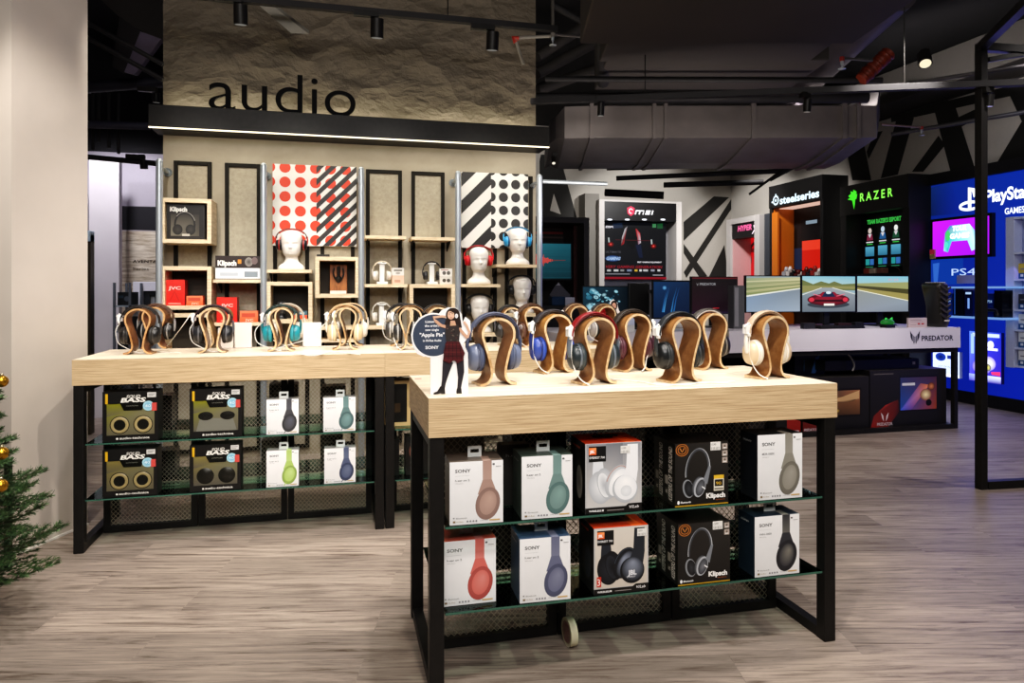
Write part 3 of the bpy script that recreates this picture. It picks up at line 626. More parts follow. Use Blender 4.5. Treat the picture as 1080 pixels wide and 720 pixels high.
# speaker display frames
t = thing('speaker_display', 'white square frame around a black framed screen, in the room beyond', 'display', (XY(155, 7.4), 7.4, 0))
def frame(x0, x1, z0, z1, y, w, c, d=.06):
    mb = MB(); mb.box(x0, y, z0, x0+w, y+d, z1, c); mb.box(x1-w, y, z0, x1, y+d, z1, c); mb.box(x0+w, y, z1-w, x1-w, y+d, z1, c); mb.box(x0+w, y, z0, x1-w, y+d, z0+w, c); return mb
a = onY(140, 297, 7.4); b = onY(184, 372, 7.4); frame(a.x, b.x, 0.4, a.z, 7.4, .09, '#e2e1ea').build('outer_frame', [PAINT], t, world=True, bev=.004)
a = onY(149, 304, 7.4); frame(a.x, b.x-.1, .5, a.z, 7.42, .07, '#23262e').build('inner_frame', [PAINT], t, world=True, bev=.003)
mb = MB(); mb.box(a.x+.07, 7.45, .5, b.x-.1, 7.46, a.z-.07, '#8f9499'); A = Art(mb, (0, 7.449, 0), (1,0,0), (0,0,1), .0004); A.prect(153, 313, 163, 320, '#cfd4dc'); A.prect(153, 322, 163, 326, '#4a5260'); mb.build('screen', [PAINT], t, world=True)
mb = MB(); mb.box(a.x+.1, 7.4, 0, a.x+.16, 7.46, .4, '#cfcfd6'); mb.box(b.x-.2, 7.4, 0, b.x-.14, 7.46, .4, '#cfcfd6'); mb.build('leg', [PAINT], t, world=True)
t = thing('equipment_rack', 'glass sided rack of black audio components beside the white pillar', 'rack', (XY(129, 7.0), 7.0, 0))
xa, xb = XY(119, 7.0), XY(138, 7.0); zt = onY(120, 298, 7.0).z
mb = MB()
for xx in (xa, xb-.02): mb.box(xx, 7.0, 0, xx+.02, 7.02, zt, '#5b6068'); mb.box(xx, 7.38, 0, xx+.02, 7.4, zt, '#5b6068')
mb.build('post', [PAINT], t, world=True)
for k, z in enumerate((.25, .55, .85, 1.08)):
    mb = MB(); mb.box(xa, 7.0, z-.012, xb, 7.4, z, '#8a939c'); mb.build('rack_shelf', [PAINT], t, world=True)
for k, (z, h) in enumerate(((.25, .16), (.55, .2), (.85, .12), (1.08, .12))):
    o = plainbox('amplifier', ['black amplifier on the bottom shelf of the glass rack', 'tall black amplifier on the second shelf of the glass rack', 'black player on the third shelf of the glass rack', 'black player on the top shelf of the glass rack'][k], 'amplifier', (xa+xb)/2, 7.2, z+.001, xb-xa-.05, h, .3, '#15161a', lambda A, w, h: (A.ell(w*.8, h*.5, h*.2, h*.2, '#4d535c'), A.rect(w*.1, h*.55, w*.4, h*.2, '#2b3b49')), group='audio components in the glass rack')
# ================================================================== overhead
DUCT = flat('duct_paint', '#7a7472', .5, .0, .12, 4, spec=.4, bump=.1); DARK = flat('overhead_black', '#222022', .65, 0, .2, 5); PIPEG = flat('pipe_grey', '#4a484c', .5, .3, .1, 10)
def obox(mb, c, r, u, hw, d0, d1, z0, z1, col='#fff'):
    pass
# big rectangular duct crossing behind the tables, perpendicular to the view
def onDir(px, D, z): return CAM + FW*D + RT*((px-540)/FPX*D) + UP*(z-CH)
def slab(name, pxa, pxb, D0, D1, z0, z1, mat, label, cat='duct', bev=.01, tilt=0., rr=0.):
    if rr: pxb = 540+(pxb-540)*D1/D0
    """box whose long side runs across the picture at distance D0..D1"""
    xa = (pxa-540)/FPX*D0; xb = (pxb-540)/FPX*D0; mb = MB(); x2 = xb+rr
    P = [CAM + FW*(D+tilt*x) + RT*x + UP*(z-CH) for z in (z0, z1) for (x, D) in ((xa, D0), (xb, D0), (xb, D1), (xa, D1))]
    mb.add(P, [(0,3,2,1),(4,5,6,7),(0,1,5,4),(1,2,6,5),(2,3,7,6),(3,0,4,7)], '#fff'); o = mb.build(name, mat, bev=bev); return tag(o, label, cat)
def duct():
    D0 = 6.5; xs = [(p-540)/FPX*D0 for p in (582, 600, 625, 690, 705, 792, 806, 893, 908, 925)]
    zt, zm, zb = 2.93, 2.63, 2.53
    t = thing('air_duct', 'wide grey rectangular air duct with flanges hanging across the room', 'duct', tuple(onDir(700, 7., 2.5)))
    def ring(x, g=0., Ds=0.):
        return [CAM+FW*(D+Ds)+RT*x+UP*(z-CH) for D, z in ((D0-g, zt+g), (D0-g, zm-g*.5), (D0+.75, zb-g), (D0+1.1, zb-g), (D0+1.1, zt+g))]
    mb = MB(); V = []; F = []; X = [xs[0], xs[0]+.05, xs[0]+.12, xs[2], xs[-1]]
    ss = [.35, .12, .03, 0, 0]
    for x, s_ in zip(X, ss):
        V += ring(x, -.06*(s_ > .1), s_)
    for i in range(len(X)-1):
        for k in range(5): F.append((i*5+k, i*5+(k+1) % 5, i*5+5+(k+1) % 5, i*5+5+k))
    n0 = len(V)
    # right end turns away towards the ceiling corner
    V += [p + FW*1.0 + RT*.55 + UP*.45 for p in ring(xs[-1])]; i = len(X)-1
    for k in range(5): F.append((i*5+k, i*5+(k+1) % 5, i*5+5+(k+1) % 5, i*5+5+k))
    F += [(4,3,2,1,0)]
    mb.add(V, F, '#fff'); mb.build('duct_body', [DUCT], t, world=True, bev=.006)
    for p0, p1 in ((622, 626), (688, 692), (700, 704), (792, 797), (888, 893), (903, 907)):
        mb = MB(); a = ring((p0-540)/FPX*D0, .018); b = ring((p1-540)/FPX*D0, .018)
        mb.add(a+b, [(k, (k+1) % 5, 5+(k+1) % 5, 5+k) for k in range(5)]+[(4,3,2,1,0), (5,6,7,8,9)], '#fff'); mb.build('duct_flange', [DUCT], t, world=True)
duct()
GREYC = flat('ceiling_panel_grey', '#413c3a', .7, 0, .06, 2)
slab('ceiling_bulkhead', 638, 900, 3.3, 4.5, 2.80, 3.3, GREYC, 'broad flat dark grey bulkhead at the top right of the room', 'bulkhead', rr=.14)
slab('ceiling_bulkhead', 640, 880, 4.56, 4.95, 2.83, 3.2, GREYC, 'narrow dark step just behind the broad grey bulkhead', 'bulkhead')
slab('ceiling_bulkhead', 640, 875, 5.0, 5.75, 2.86, 3.2, GREYC, 'third dark grey bulkhead step, nearest the air duct', 'bulkhead')
def opipe(name, pts, r, label, mat=DARK, cat='pipe', n=10):
    mb = MB(); mb.tube(pts, r, '#fff', n); o = mb.build(name, mat); return tag(o, label, cat)
opipe('ceiling_pipe', [onDir(560, 5.95, 2.85), onDir(915, 5.95, 2.85)], .045, 'thick dark pipe running just above the right track')
opipe('ceiling_pipe', [onDir(575, 5.25, 2.80), onDir(930, 5.25, 2.79)], .022, 'thin dark pipe running between the bulkhead and the air duct')
opipe('ceiling_pipe', [onDir(636, 3.2, 3.3), onDir(636, 5.5, 2.85)], .05, 'black pipe coming forward beside the bulkhead')
opipe('ceiling_pipe', [onZ(945, -10, 3.5), onZ(800, 130, 3.1)], .17, 'fat round purple grey duct slanting down at the upper right', flat('round_duct', '#544e54', .5, 0, .1, 8), 'duct', 20)
opipe('ceiling_pipe', [onDir(930, 5.2, 2.72), onDir(1100, 4.6, 2.71)], .014, 'thin grey conduit crossing behind the black frame', PIPEG)
opipe('ceiling_pipe', [onDir(940, 6.9, 2.75), onDir(1100, 6.2, 2.82)], .02, 'grey conduit above the mural on the right', PIPEG)
# red wrapped bundle
mb = MB(); rr = random.Random(3); P = [onDir(908+4.2*i, 5.2, 2.78+.028*i) for i in range(8)]; mb.tube(smooth(P), [.04+.02*rr.random() for _ in range(len(smooth(P)))], '#7c2f16', 9)
tag(mb.build('cable_bundle', [PAINT]), 'rusty red wrapped bundle hanging from the fat round duct', 'bundle')
mb = MB(); mb.box(6.2, 3.2, 3.38, 6.68, 8.6, 3.75, '#45413d'); tag(mb.build('ceiling_beam', [WALLM], bev=.01), 'dusty grey concrete beam along the top of the right wall', 'beam')
# far left ceiling clutter
opipe('ceiling_pipe', [onY(80, 131, 6.0), onY(158, 133, 6.0)], .03, 'bluish grey pipe level with the ledge on the far left', flat('blue_pipe', '#3c3c50', .5, 0, .1, 9))
opipe('ceiling_pipe', [onY(80, 93, 6.4), onY(172, 86, 6.4)], .05, 'thick dim blue pipe behind the left edge of the concrete', flat('blue_pipe2', '#2c2c3c', .5, 0, .1, 9))
opipe('ceiling_pipe', [onY(85, 20, 5.2), onY(172, 68, 5.2)], .016, 'upper of the two slanting thin conduits at the far left')
opipe('ceiling_pipe', [onY(85, 36, 5.2), onY(172, 84, 5.2)], .016, 'lower of the two slanting thin conduits at the far left')
for k, (px, yb) in enumerate(((98, 158), (104, 150), (115, 156), (125, 162))):
    opipe('hanging_rod', [onY(px, 98, 6.2), onY(px, yb, 6.2)], .012, 'thin black rod hanging at the far left', DARK, 'rod')['group'] = 'black rods hanging at the far left'
opipe('ceiling_pipe', [onY(88, 165, 6.3), onY(172, 173, 6.3)], .022, 'black track above the lilac wall at the far left')
mb = MB()
a, b_, c, d = [onY(*p, 6.0) for p in ((131, 76), (148, 33), (170, 41), (142, 79))]; mb.add([a, b_, c, d]+[q+Vector((0, .1, .02)) for q in (a, b_, c, d)], [(3,2,1,0),(4,5,6,7),(0,1,5,4),(1,2,6,5),(2,3,7,6),(3,0,4,7)], '#7d7388')
a, b_, c, d = [onY(*p, 6.05) for p in ((118, 70), (126, 17), (148, 33), (131, 78))]; mb.add([a, b_, c, d], [(3,2,1,0)], '#2a2528'); tag(mb.build('ceiling_cassette', [PAINT]), 'lilac grey tilted box hanging at the far left of the ceiling', 'ceiling unit')
mb = MB(); P = [onY(*p, 6.6) for p in ((96, -10), (180, -10), (180, 50), (130, 22))]; mb.add(P, [(0,1,2,3)], '#4b4643'); tag(mb.build('ceiling_panel', [PAINT]), 'taupe slanting ceiling panel left of the concrete', 'panel')
# ---------------- tracks and spot lamps
def track(a, b, label, w=.045, h=.04):
    t = thing('lighting_track', label, 'track', tuple((a+b)/2)); mb = MB(); mb.bar(a, b, w, h, '#fff'); mb.build('rail', [DARK], t, world=True, bev=.002)
    n = max(2, int((b-a).length/1.1))
    for i in range(n):
        p = a+(b-a)*((i+.5)/n); q = MB(); q.tube([p+Vector((0,0,h/2)), (p.x, p.y, CEIL-.002)], .004, '#fff', 6); q.build('hanging_wire', [METAL], t, world=True)
def spot(p, label, aim=(0, .2, -1), L=.1, r=.032, adapter=(-.11, 0, 0), group='track spot lamps', lit='#6b6a66', zt=None):
    """p = bottom centre of the lamp body; a slim box rides on the track, the can hangs from it"""
    p = Vector(p); a = Vector(aim).normalized(); t = thing('spot_lamp', label, 'spot lamp', tuple(p), 0, group)
    mb = MB(); top = p-a*L; mb.tube([top, p], r, '#fff', 20, smooth=True); mb.build('lamp_body', [METAL], t, world=True)
    mb = MB(); mb.tube([p-a*.004, p+a*.002], r*.82, lit, 20); mb.build('lens', [paint(.3, emis=1.0)], t, world=True)
    mb = MB(); q = top+Vector((0, 0, .012)); ad = Vector(adapter); mb.box(min(q.x, q.x+ad.x)-.01, q.y-.02, q.z-.005, max(q.x, q.x+ad.x)+.01, q.y+.02, q.z+.03, '#fff'); mb.tube([top+a*.01, q+Vector((0,0,.02))], .008, '#fff', 8)
    if zt: mb.tube([(q.x-.05, q.y, q.z+.02), (q.x-.05, q.y, zt)], .012, '#fff', 8)
    mb.build('track_adapter', [METAL], t, world=True); return t
TY, TZ = 4.7, 3.05
track(Vector((-1.6, TY, TZ)), Vector((1.5, TY, TZ)), 'long black lighting track in front of the concrete wall')
for px, yb, lab in ((254, 26, 'black spot lamp above the letter a of the concrete wall sign'), (397.5, 40, 'black spot lamp right of the sign lettering, middle of the concrete wall'), (519, 53, 'black spot lamp nearest the right end of the concrete wall')):
    p = onY(px, yb, TY); spot(p, lab, L=.12, r=.042, adapter=(-.14, 0, 0), zt=TZ-.02)
R0 = onDir(560, 5.0, CH+(HZ-107)/FPX*5.0); R1 = onDir(1110, 4.2, CH+(HZ-86)/FPX*4.2)
track(R0, R1, 'long black lighting track crossing in front of the air duct')
for px, yb, D, lab, L in ((633.5, 122, 4.9, 'black spot lamp hanging before the left end of the air duct', .09), (851, 118, 4.55, 'small black spot lamp in front of the middle of the air duct', .08), (1043, 112, 4.3, 'black spot lamp just right of the black frame post', .07)):
    spot(onDir(px, D, CH+(HZ-yb)/FPX*D), lab, L=L, r=.024, adapter=(-.04, 0, 0), aim=(0, .1, -1))
p = onDir(976, 5.0, CH+(HZ-67)/FPX*5.0); spot(p, 'glowing round spot lamp at the upper right of the ceiling', L=.1, r=.045, aim=(-.35, -.5, -.8), lit='#fff1cc', adapter=(.02, 0, 0))
p = onDir(584, 6.9, CH+(HZ-172)/FPX*6.9); spot(p, 'tiny lit spot lamp below the left end of the air duct', L=.08, r=.02, aim=(-.1, -.5, -.8), lit='#fff6e0', adapter=(.02, 0, 0))
p = onDir(118, 9, 1); 
for px, yb, Y, lab in ((165, 108, 6.0, 'black spot lamp hanging left of the ledge'), (152, 178, 6.3, 'small black spot lamp above the lilac wall at the far left')):
    spot(onY(px, yb, Y), lab, L=.07, r=.03, adapter=(-.12, 0, 0))
# pale flat linear lamp and sprinkler pipes
mb = MB(); P = [onY(*p, 4.95) for p in ((270, 3), (284, 3), (326, 36), (307, 35))]; mb.add(P+[q+Vector((0,.02,.03)) for q in P], [(3,2,1,0),(4,5,6,7),(0,1,5,4),(1,2,6,5),(2,3,7,6),(3,0,4,7)], '#8d8a80'); tag(mb.build('ceiling_bracket', [PAINT]), 'pale grey flat bar slanting down in front of the concrete wall', 'bracket')
t = thing('sprinkler_pipe', 'pale bent sprinkler pipe with a red joint at the right edge of the concrete wall', 'pipe', tuple(onY(560, 40, 5.3)))
mb = MB(); a, b_, c = onY(583, 38, 5.3), onY(543, 40, 5.3), onY(552, 68, 5.3); mb.tube([a, b_], .013, '#8f8b84', 10); mb.tube([b_, c], .013, '#8f8b84', 10); mb.tube([a, (a.x, a.y, CEIL-.002)], .013, '#5c5955', 8); mb.build('pipe_run', [PAINT], t, world=True)
mb = MB(); mb.tube([b_+Vector((.03,0,0)), b_+Vector((-.012,0,0)), b_+Vector((0.006,0,-.035))], .018, '#b23a2c', 10); mb.build('pipe_joint', [PAINT], t, world=True)
for k, (px, py, D, lab) in enumerate(((583, 44, 4.9, 'silver sprinkler head at the right edge of the concrete wall'), (636, 66, 5.3, 'red and silver sprinkler head beside the bulkhead'), (888, 69, 4.9, 'red and silver sprinkler head below the broad bulkhead'), (972, 140, 6.6, 'sprinkler head on a pipe in front of the right mural'))):
    c = onDir(px, D, CH+(HZ-py)/FPX*D); t = thing('sprinkler', lab, 'sprinkler', tuple(c)); mb = MB(); mb.lathe([(.006, .05), (.012, .03), (.012, .01), (.005, 0), (.004, -.02), (.026, -.022), (.026, -.026), (0, -.027)], c, 'z', 14, '#b9b4ad'); mb.build('nozzle', [CHROME], t, world=True)
    mb = MB(); mb.tube([c+Vector((0,0,.03)), c+Vector((0,0,.06))], .016, '#a8342a' if k else '#8a8680', 10); mb.tube([c+Vector((0,0,.05)), c+Vector((.25 if k != 3 else -.45, 0,.055))], .010, '#5d5a5a' if k != 3 else '#8a7468', 8); mb.build('fitting', [PAINT], t, world=True)
# many thin tracks in the distance under the duct
for k, (pa, ya, pb, yb, D, r) in enumerate(((640, 178, 850, 173, 8.2, .02), (650, 188, 830, 180, 8.8, .03), (700, 195, 805, 192, 9.2, .035), (638, 203, 700, 206, 9.5, .05), (790, 205, 835, 172, 8.6, .015), (812, 190, 845, 172, 8.4, .02))):
    opipe('ceiling_pipe', [onDir(pa, D, CH+(HZ-ya)/FPX*D), onDir(pb, D*.98, CH+(HZ-yb)/FPX*D*.98)], r, ['upper distant black track below the air duct', 'second distant black pipe below the air duct', 'thick distant black pipe above the red poster bay', 'short black pipe right above the red poster bay', 'slanting distant black pipe left of the right hand bays', 'shorter slanting distant pipe under the duct end'][k])
opipe('ceiling_pipe', [onDir(582, 5.6, 3.5), onDir(640, 5.6, 3.25), onDir(700, 5.6, 3.6)], .03, 'dim pipe above the duct at the edge of the concrete wall')
for k, (pa, ya, pb, yb) in enumerate(((566, 60, 640, 12), (566, 78, 640, 38), (566, 95, 632, 72))):
    opipe('cable_tray', [onDir(pa, 6.2, CH+(HZ-ya)/FPX*6.2), onDir(pb, 6.6, CH+(HZ-yb)/FPX*6.6)], .05, ['highest slanting grey tray right of the concrete wall', 'middle slanting grey tray right of the concrete wall', 'lowest slanting grey tray right of the concrete wall'][k], flat('tray_grey', '#45413d', .7, 0, .1, 8), 'cable tray')
# ---------------- black freestanding frame, right
t = thing('freestanding_frame', 'tall black square tube frame standing on the floor at the right', 'frame', (3.845, 3.49, 0))
w = .048; zt = 2.74; A0 = Vector((3.845, 3.49, 0)); A1 = Vector((5.4, 3.36, 0)); A2 = Vector((3.36, 2.70, 0)); A3 = A2+(A1-A0)
def part(name, a, b, ww=w):
    mb = MB(); mb.bar(a, b, ww, ww, '#fff'); mb.build(name, [METAL], t, world=True, bev=.002)
H_ = Vector((0, 0, 1))
for q in (A0, A1): part('post', q+H_*.0, q+H_*zt)
part('bottom_bar', A0+H_*w/2+(A1-A0)*.02, A1+H_*w/2)
for a, b in ((A0, A1), (A0, A2), (A1, A3), (A2, A3)): part('top_bar', a+H_*(zt-w/2), b+H_*(zt-w/2))
for q in (A3,): part('post', q, q+H_*zt)
part('brace', A0+H_*(zt-.1)+(A1-A0)*.03, A0+H_*(zt-.03)+(A1-A0)*.25, .03)
# ================================================================== display tables
TL, TD, TH = 1.427, .58, .9
def mesh_panel(w, h, px=.021, pz=.0115, t=.0019):
    """expanded metal: rows of zig-zag strands"""
    mb = MB(); nx = int(w/px*2); nz = int(h/pz); dx = w/nx; dz = h/nz
    V = []; F = []
    for j in range(nz):
        z0 = j*dz; b = len(V)
        for i in range(nx+1):
            z = z0+(dz*.5 if (i+j) % 2 else -dz*.5)+dz*.5; z = min(max(z, t), h-t)
            V += [(i*dx, 0, z-t), (i*dx, 0, z+t)]
        for i in range(nx): F.append((b+2*i, b+2*i+2, b+2*i+3, b+2*i+1))
    mb.add(V, F, '#b8b0a0'); return mb
def table(x, y, label, rear=True):
    t = thing('display_table', label, 'table', (x, y, 0), 0, 'black framed display tables')
    cached(('slab',), lambda: MB().box(0, 0, .781, TL, TD, TH-.001).add([(0, 0, TH), (TL, 0, TH), (TL, TD, TH), (0, TD, TH)], [(0,1,2,3)], mat=1), 'tabletop', [PLY, PLYT], t)
    s = .044
    for lx in (.004, TL-s-.004):
        for ly in (.004, TD-s-.004):
            cached(('leg', ), lambda: MB().box(0, 0, 0, s, s, .7805), 'leg', [METAL], t, bev=.002, loc=(lx, ly, 0))
        cached(('rail',), lambda: MB().box(.004, 0, 0, s-.004, TD-2*s-.01, .036), 'bottom_rail', [METAL], t, loc=(lx, s+.005, 0))
        cached(('railt',), lambda: MB().box(.004, 0, 0, s-.004, TD-2*s-.01, .036), 'top_rail', [METAL], t, loc=(lx, s+.005, .744))
    cached(('railf',), lambda: MB().box(0, 0, 0, TL-2*s-.02, .03, .03), 'top_rail', [METAL], t, loc=(s+.01, TD-s, .748))
    for k in range(3):
        x0 = .052+k*.4425; w = .437; y0 = .275
        def fr():
            m = MB(); b = .03
            m.box(0, 0, 0, b, b, .77); m.box(w-b, 0, 0, w, b, .77); m.box(b, 0, 0, w-b, b, b); m.box(b, 0, .74, w-b, b, .77); return m
        f = cached(('mframe',), fr, 'mesh_frame', [METAL], t, loc=(x0, y0, .004))
        cached(('mesh',), lambda: mesh_panel(w-.06, .71), 'wire_mesh', [paint(.4, .4)], f, loc=(.03, .015, .03))
    for z in (.499, .238):
        for (ya, yb, nm) in (((.012, .272, 'f'), (.308, TD-.01, 'r')) if rear else ((.012, .272, 'f'),)):
            g = cached(('glass', nm), lambda: MB().box(.052, ya, 0, TL-.052, yb, .008), 'glass_shelf', [GLASS], t, loc=(0, 0, z))
            g['label'] = 'clear glass shelf with a green edge'
            cached(('gedge', nm), lambda: MB().box(.052, ya-.0015, .0005, TL-.052, ya-.0002, .0075) if nm == 'f' else MB().box(.052, yb+.0002, .0005, TL-.052, yb+.0015, .0075), 'glass_edge', [GEDGE], g)
            for bx in (.062, .488, .925, TL-.07):
                cached(('brk', nm), lambda: MB().add([(0, 0, 0), (.006, 0, 0), (.006, 0, -.03), (0, 0, -.03), (0, -.21 if nm == 'f' else .2, -.001), (.006, -.21 if nm == 'f' else .2, -.001), (.006, -.21 if nm == 'f' else .2, -.012), (0, -.21 if nm == 'f' else .2, -.012)], [(0,1,2,3),(7,6,5,4),(0,4,5,1),(1,5,6,2),(2,6,7,3),(3,7,4,0)]), 'shelf_bracket', [METAL], t, loc=(bx, .273 if nm == 'f' else .307, z-.0005))
    return t
FX, FY = .266, 2.10; BX, BY = -1.19, 3.64; CX = .238
table(FX, FY, 'plywood topped display table nearest the camera, with boxed headphones under it')
table(BX, BY, 'rear left display table below the wall shelves, with small white and black boxes under it')
table(CX, BY, 'rear middle display table behind the front one, mostly hidden by it')
ZS = (.508, .247)
# ---------------- boxes under the front table: x from the pixel of each front edge
def bx(pa, pb, Y): a, b = XY(pa, Y), XY(pb, Y); return (a+b)/2, b-a
YFb = FY+.015
def put(fn, pa, pb, h, d, z, *a, rz=0., **k):
    Y = k.pop('Y', YFb); cx, w = bx(pa, pb, Y); return fn(cx, Y+d/2, z, rz, w, h, d, *a, **k)
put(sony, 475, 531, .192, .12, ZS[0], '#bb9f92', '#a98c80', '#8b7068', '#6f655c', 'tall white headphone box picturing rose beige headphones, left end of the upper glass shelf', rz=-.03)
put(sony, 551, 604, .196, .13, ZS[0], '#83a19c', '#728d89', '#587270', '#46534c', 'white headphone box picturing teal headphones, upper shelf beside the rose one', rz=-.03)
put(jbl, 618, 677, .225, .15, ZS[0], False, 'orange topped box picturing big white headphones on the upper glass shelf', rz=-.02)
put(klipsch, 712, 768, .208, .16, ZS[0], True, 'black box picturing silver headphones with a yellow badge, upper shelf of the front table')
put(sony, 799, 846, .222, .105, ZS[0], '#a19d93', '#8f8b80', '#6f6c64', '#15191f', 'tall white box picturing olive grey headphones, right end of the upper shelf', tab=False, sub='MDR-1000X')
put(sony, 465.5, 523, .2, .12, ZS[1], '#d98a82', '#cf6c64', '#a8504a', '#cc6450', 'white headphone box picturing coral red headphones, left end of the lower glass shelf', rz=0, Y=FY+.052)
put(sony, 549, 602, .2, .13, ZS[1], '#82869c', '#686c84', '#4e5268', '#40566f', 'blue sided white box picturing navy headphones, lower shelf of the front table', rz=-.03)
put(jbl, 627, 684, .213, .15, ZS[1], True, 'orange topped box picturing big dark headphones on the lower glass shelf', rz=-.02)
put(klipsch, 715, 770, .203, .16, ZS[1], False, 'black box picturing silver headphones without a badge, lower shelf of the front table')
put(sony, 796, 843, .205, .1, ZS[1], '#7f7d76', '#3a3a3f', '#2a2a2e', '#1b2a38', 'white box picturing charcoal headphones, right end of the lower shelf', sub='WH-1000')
# stock standing on the rear glass shelves of the front table
rb = random.Random(5)
for k, (px, w, h, lv, c, lab) in enumerate(((486, .16, .19, 0, '#6d655d', 'dim grey box behind the mesh, behind the rose headphone box'), (560, .17, .2, 0, '#2e2c2b', 'dark box behind the mesh, behind the teal headphone box'), (690, .12, .2, 0, '#1a1918', 'black box behind the mesh beside the badge box'),
                     (746, .2, .2, 0, '#23211f', 'black box behind the mesh at the right end, upper shelf'), (525, .13, .17, 1, '#3c342f', 'dark brown box behind the mesh on the lower rear shelf'), (690, .15, .19, 1, '#1b1a19', 'wide black box behind the mesh on the lower rear shelf'))):
    Y = FY+.43; cx = XY(px, Y); plainbox('stock_box', lab, 'box', cx, Y+.03, ZS[lv], w, h, .14, c, (lambda A, w, h: (A.rect(w*.12, h*.7, w*.3, h*.08, '#8d8880'), A.ell(w*.62, h*.38, w*.2, h*.22, '#57524c'))), rz=rb.uniform(-.06, .06))
plainbox('stock_box', 'pale square card hanging between two front shelf boxes behind the teal one', 'box', XY(541, FY+.2), FY+.2, ZS[0], .1, .2, .05, '#3b3834', lambda A, w, h: A.text('h.ear', w*.2, h*.8, h*.05, '#aaa', w=w*.5))
# ---------------- boxes under the rear left table
YBb = BY+.02
put(audiotech, 108, 167, .236, .09, ZS[0], 1, 'black window box with two gold ringed headphones cups, upper shelf of the rear left table', Y=YBb)
put(audiotech, 200, 255, .236, .09, ZS[0], 2, 'black window box with dark folded headphones, upper shelf second from the left', Y=YBb)
put(audiotech, 108, 166, .225, .09, ZS[1], 3, 'black window box with two gold ringed headphone cups on the lower glass shelf', Y=YBb)
put(audiotech, 200, 254, .225, .09, ZS[1], 4, 'black window box with two dark round ear cups on the lower glass shelf', Y=YBb)
for (pa, pb, lv, h, s_, c_, i_, lab) in ((281, 315, 0, .172, '#5b5d68', '#4b4b4e', '#3a3a3c', 'small white box picturing charcoal headphones on the upper shelf of the rear left table'), (341, 375, 0, .172, '#7a9a9a', '#64807f', '#4a6264', 'small white box picturing dull teal headphones, upper shelf near the right legs'),
                                     (281, 315, 1, .18, '#bdd48c', '#a9c46a', '#86a050', 'small white box picturing lime green headphones on the lower shelf'), (342, 375, 1, .176, '#69728c', '#525b76', '#3a425a', 'small white box picturing slate blue headphones, lower shelf near the right legs')):
    put(sony, pa, pb, h, .07, ZS[lv], s_, c_, i_, '#8d8d8a', lab, Y=YBb, wire=c_)
for k, (px, w, h, lv, c, lab) in enumerate(((160, .22, .16, 0, '#2a2826', 'dark box behind the mesh of the rear left table, left end'), (232, .2, .17, 0, '#33302c', 'dark box behind the mesh, behind the folded headphones box'), (300, .15, .2, 0, '#3d3a37', 'grey brown box behind the mesh, behind the charcoal headphone box'), (352, .13, .18, 0, '#403b36', 'brown box behind the mesh near the right legs of the rear left table'), (170, .16, .13, 1, '#2f2c29', 'low dark box behind the mesh on the lower rear shelf, left end'), (290, .13, .16, 1, '#3a3733', 'dark box behind the mesh, behind the lime headphone box'), (350, .12, .17, 1, '#302c29', 'dark box behind the mesh, behind the slate blue headphone box'))):
    Y = BY+.44; plainbox('stock_box', lab, 'box', XY(px, Y), Y, ZS[lv], w, h, .12, c, (lambda A, w, h: (A.rect(w*.15, h*.75, w*.4, h*.07, '#8d8880'), A.rect(w*.15, h*.2, w*.2, h*.15, '#5d5850'))))
# under the rear middle table, seen past the front one
Y = BY+.02
plainbox('product_box', 'black box with a gold frame under the rear middle table', 'box', XY(421, Y), Y+.12, ZS[0], .13, .24, .1, '#c9ae7a', lambda A, w, h: (A.rect(w*.14, h*.08, w*.72, h*.84, '#15130f'), A.rect(w*.3, h*.3, w*.3, h*.2, '#3d2f1d')))
plainbox('product_box', 'dark box with a peach coloured picture under the rear middle table', 'box', XY(441.5, Y), Y+.12, ZS[1], .12, .2, .1, '#1d1a18', lambda A, w, h: (A.ell(w*.4, h*.62, w*.25, h*.22, '#7d4c3d'), A.poly([(w*.3, h*.1), (w*.6, h*.1), (w*.75, h*.4), (w*.5, h*.35)], '#d8d2c8')))
plainbox('product_box', 'narrow black box on the lower shelf beside the twin table legs', 'box', XY(416, Y), Y+.12, ZS[1], .06, .19, .1, '#161412')
for k, (px, w) in enumerate(((500, .15), (560, .15), (620, .14), (655, .1))):
    plainbox('product_box', ['black box low under the rear middle table, furthest left of four', 'second black box low under the rear middle table', 'third black box low under the rear middle table', 'right end black box low under the rear middle table'][k], 'box', XY(px, Y), Y+.06, ZS[k % 2], w, .2, .1, '#211e1c', lambda A, w, h: (A.rect(w*.1, h*.7, w*.5, h*.1, '#77716a'), A.ell(w*.6, h*.35, w*.25, h*.2, '#4a4540')))
# tape roll on the floor
t = thing('tape_roll', 'cream roll of masking tape standing on the floor in front of the mesh', 'tape', (onZ(602, 682, 0).x, 2.30, .0475), math.radians(-86))
mb = MB(); mb.lathe([(.0375, -.012), (.0475, -.012), (.0475, .012), (.0375, .012), (.0375, -.012)], (0,0,0), 'y', 40, '#d9d2b4', smooth=False); mb.build('tape', [PAINT], t)
mb = MB(); mb.lathe([(.0355, -.012), (.0374, -.012), (.0374, .012), (.0355, .012), (.0355, -.012)], (0,0,0), 'y', 40, '#b0586a', smooth=False)
for a in range(0, 360, 40):
    r = math.radians(a); c, s = math.cos(r), math.sin(r); Ar = Art(mb, (.0354*c, 0, .0354*s), (0, 1, 0), Vector((0, 1, 0)).cross(Vector((c, 0, s)))*1, 1e-5); Ar.text('NANO', -.009, -.004, .008, '#efe3e0', w=.018)
mb.build('cardboard_core', [CARD], t)
# ================================================================== headphones on the tables
RZ = .17
def gx(px, py, z=TH): return onZ(px, py, z)
FR = 'walnut faced bentwood headphone stand'
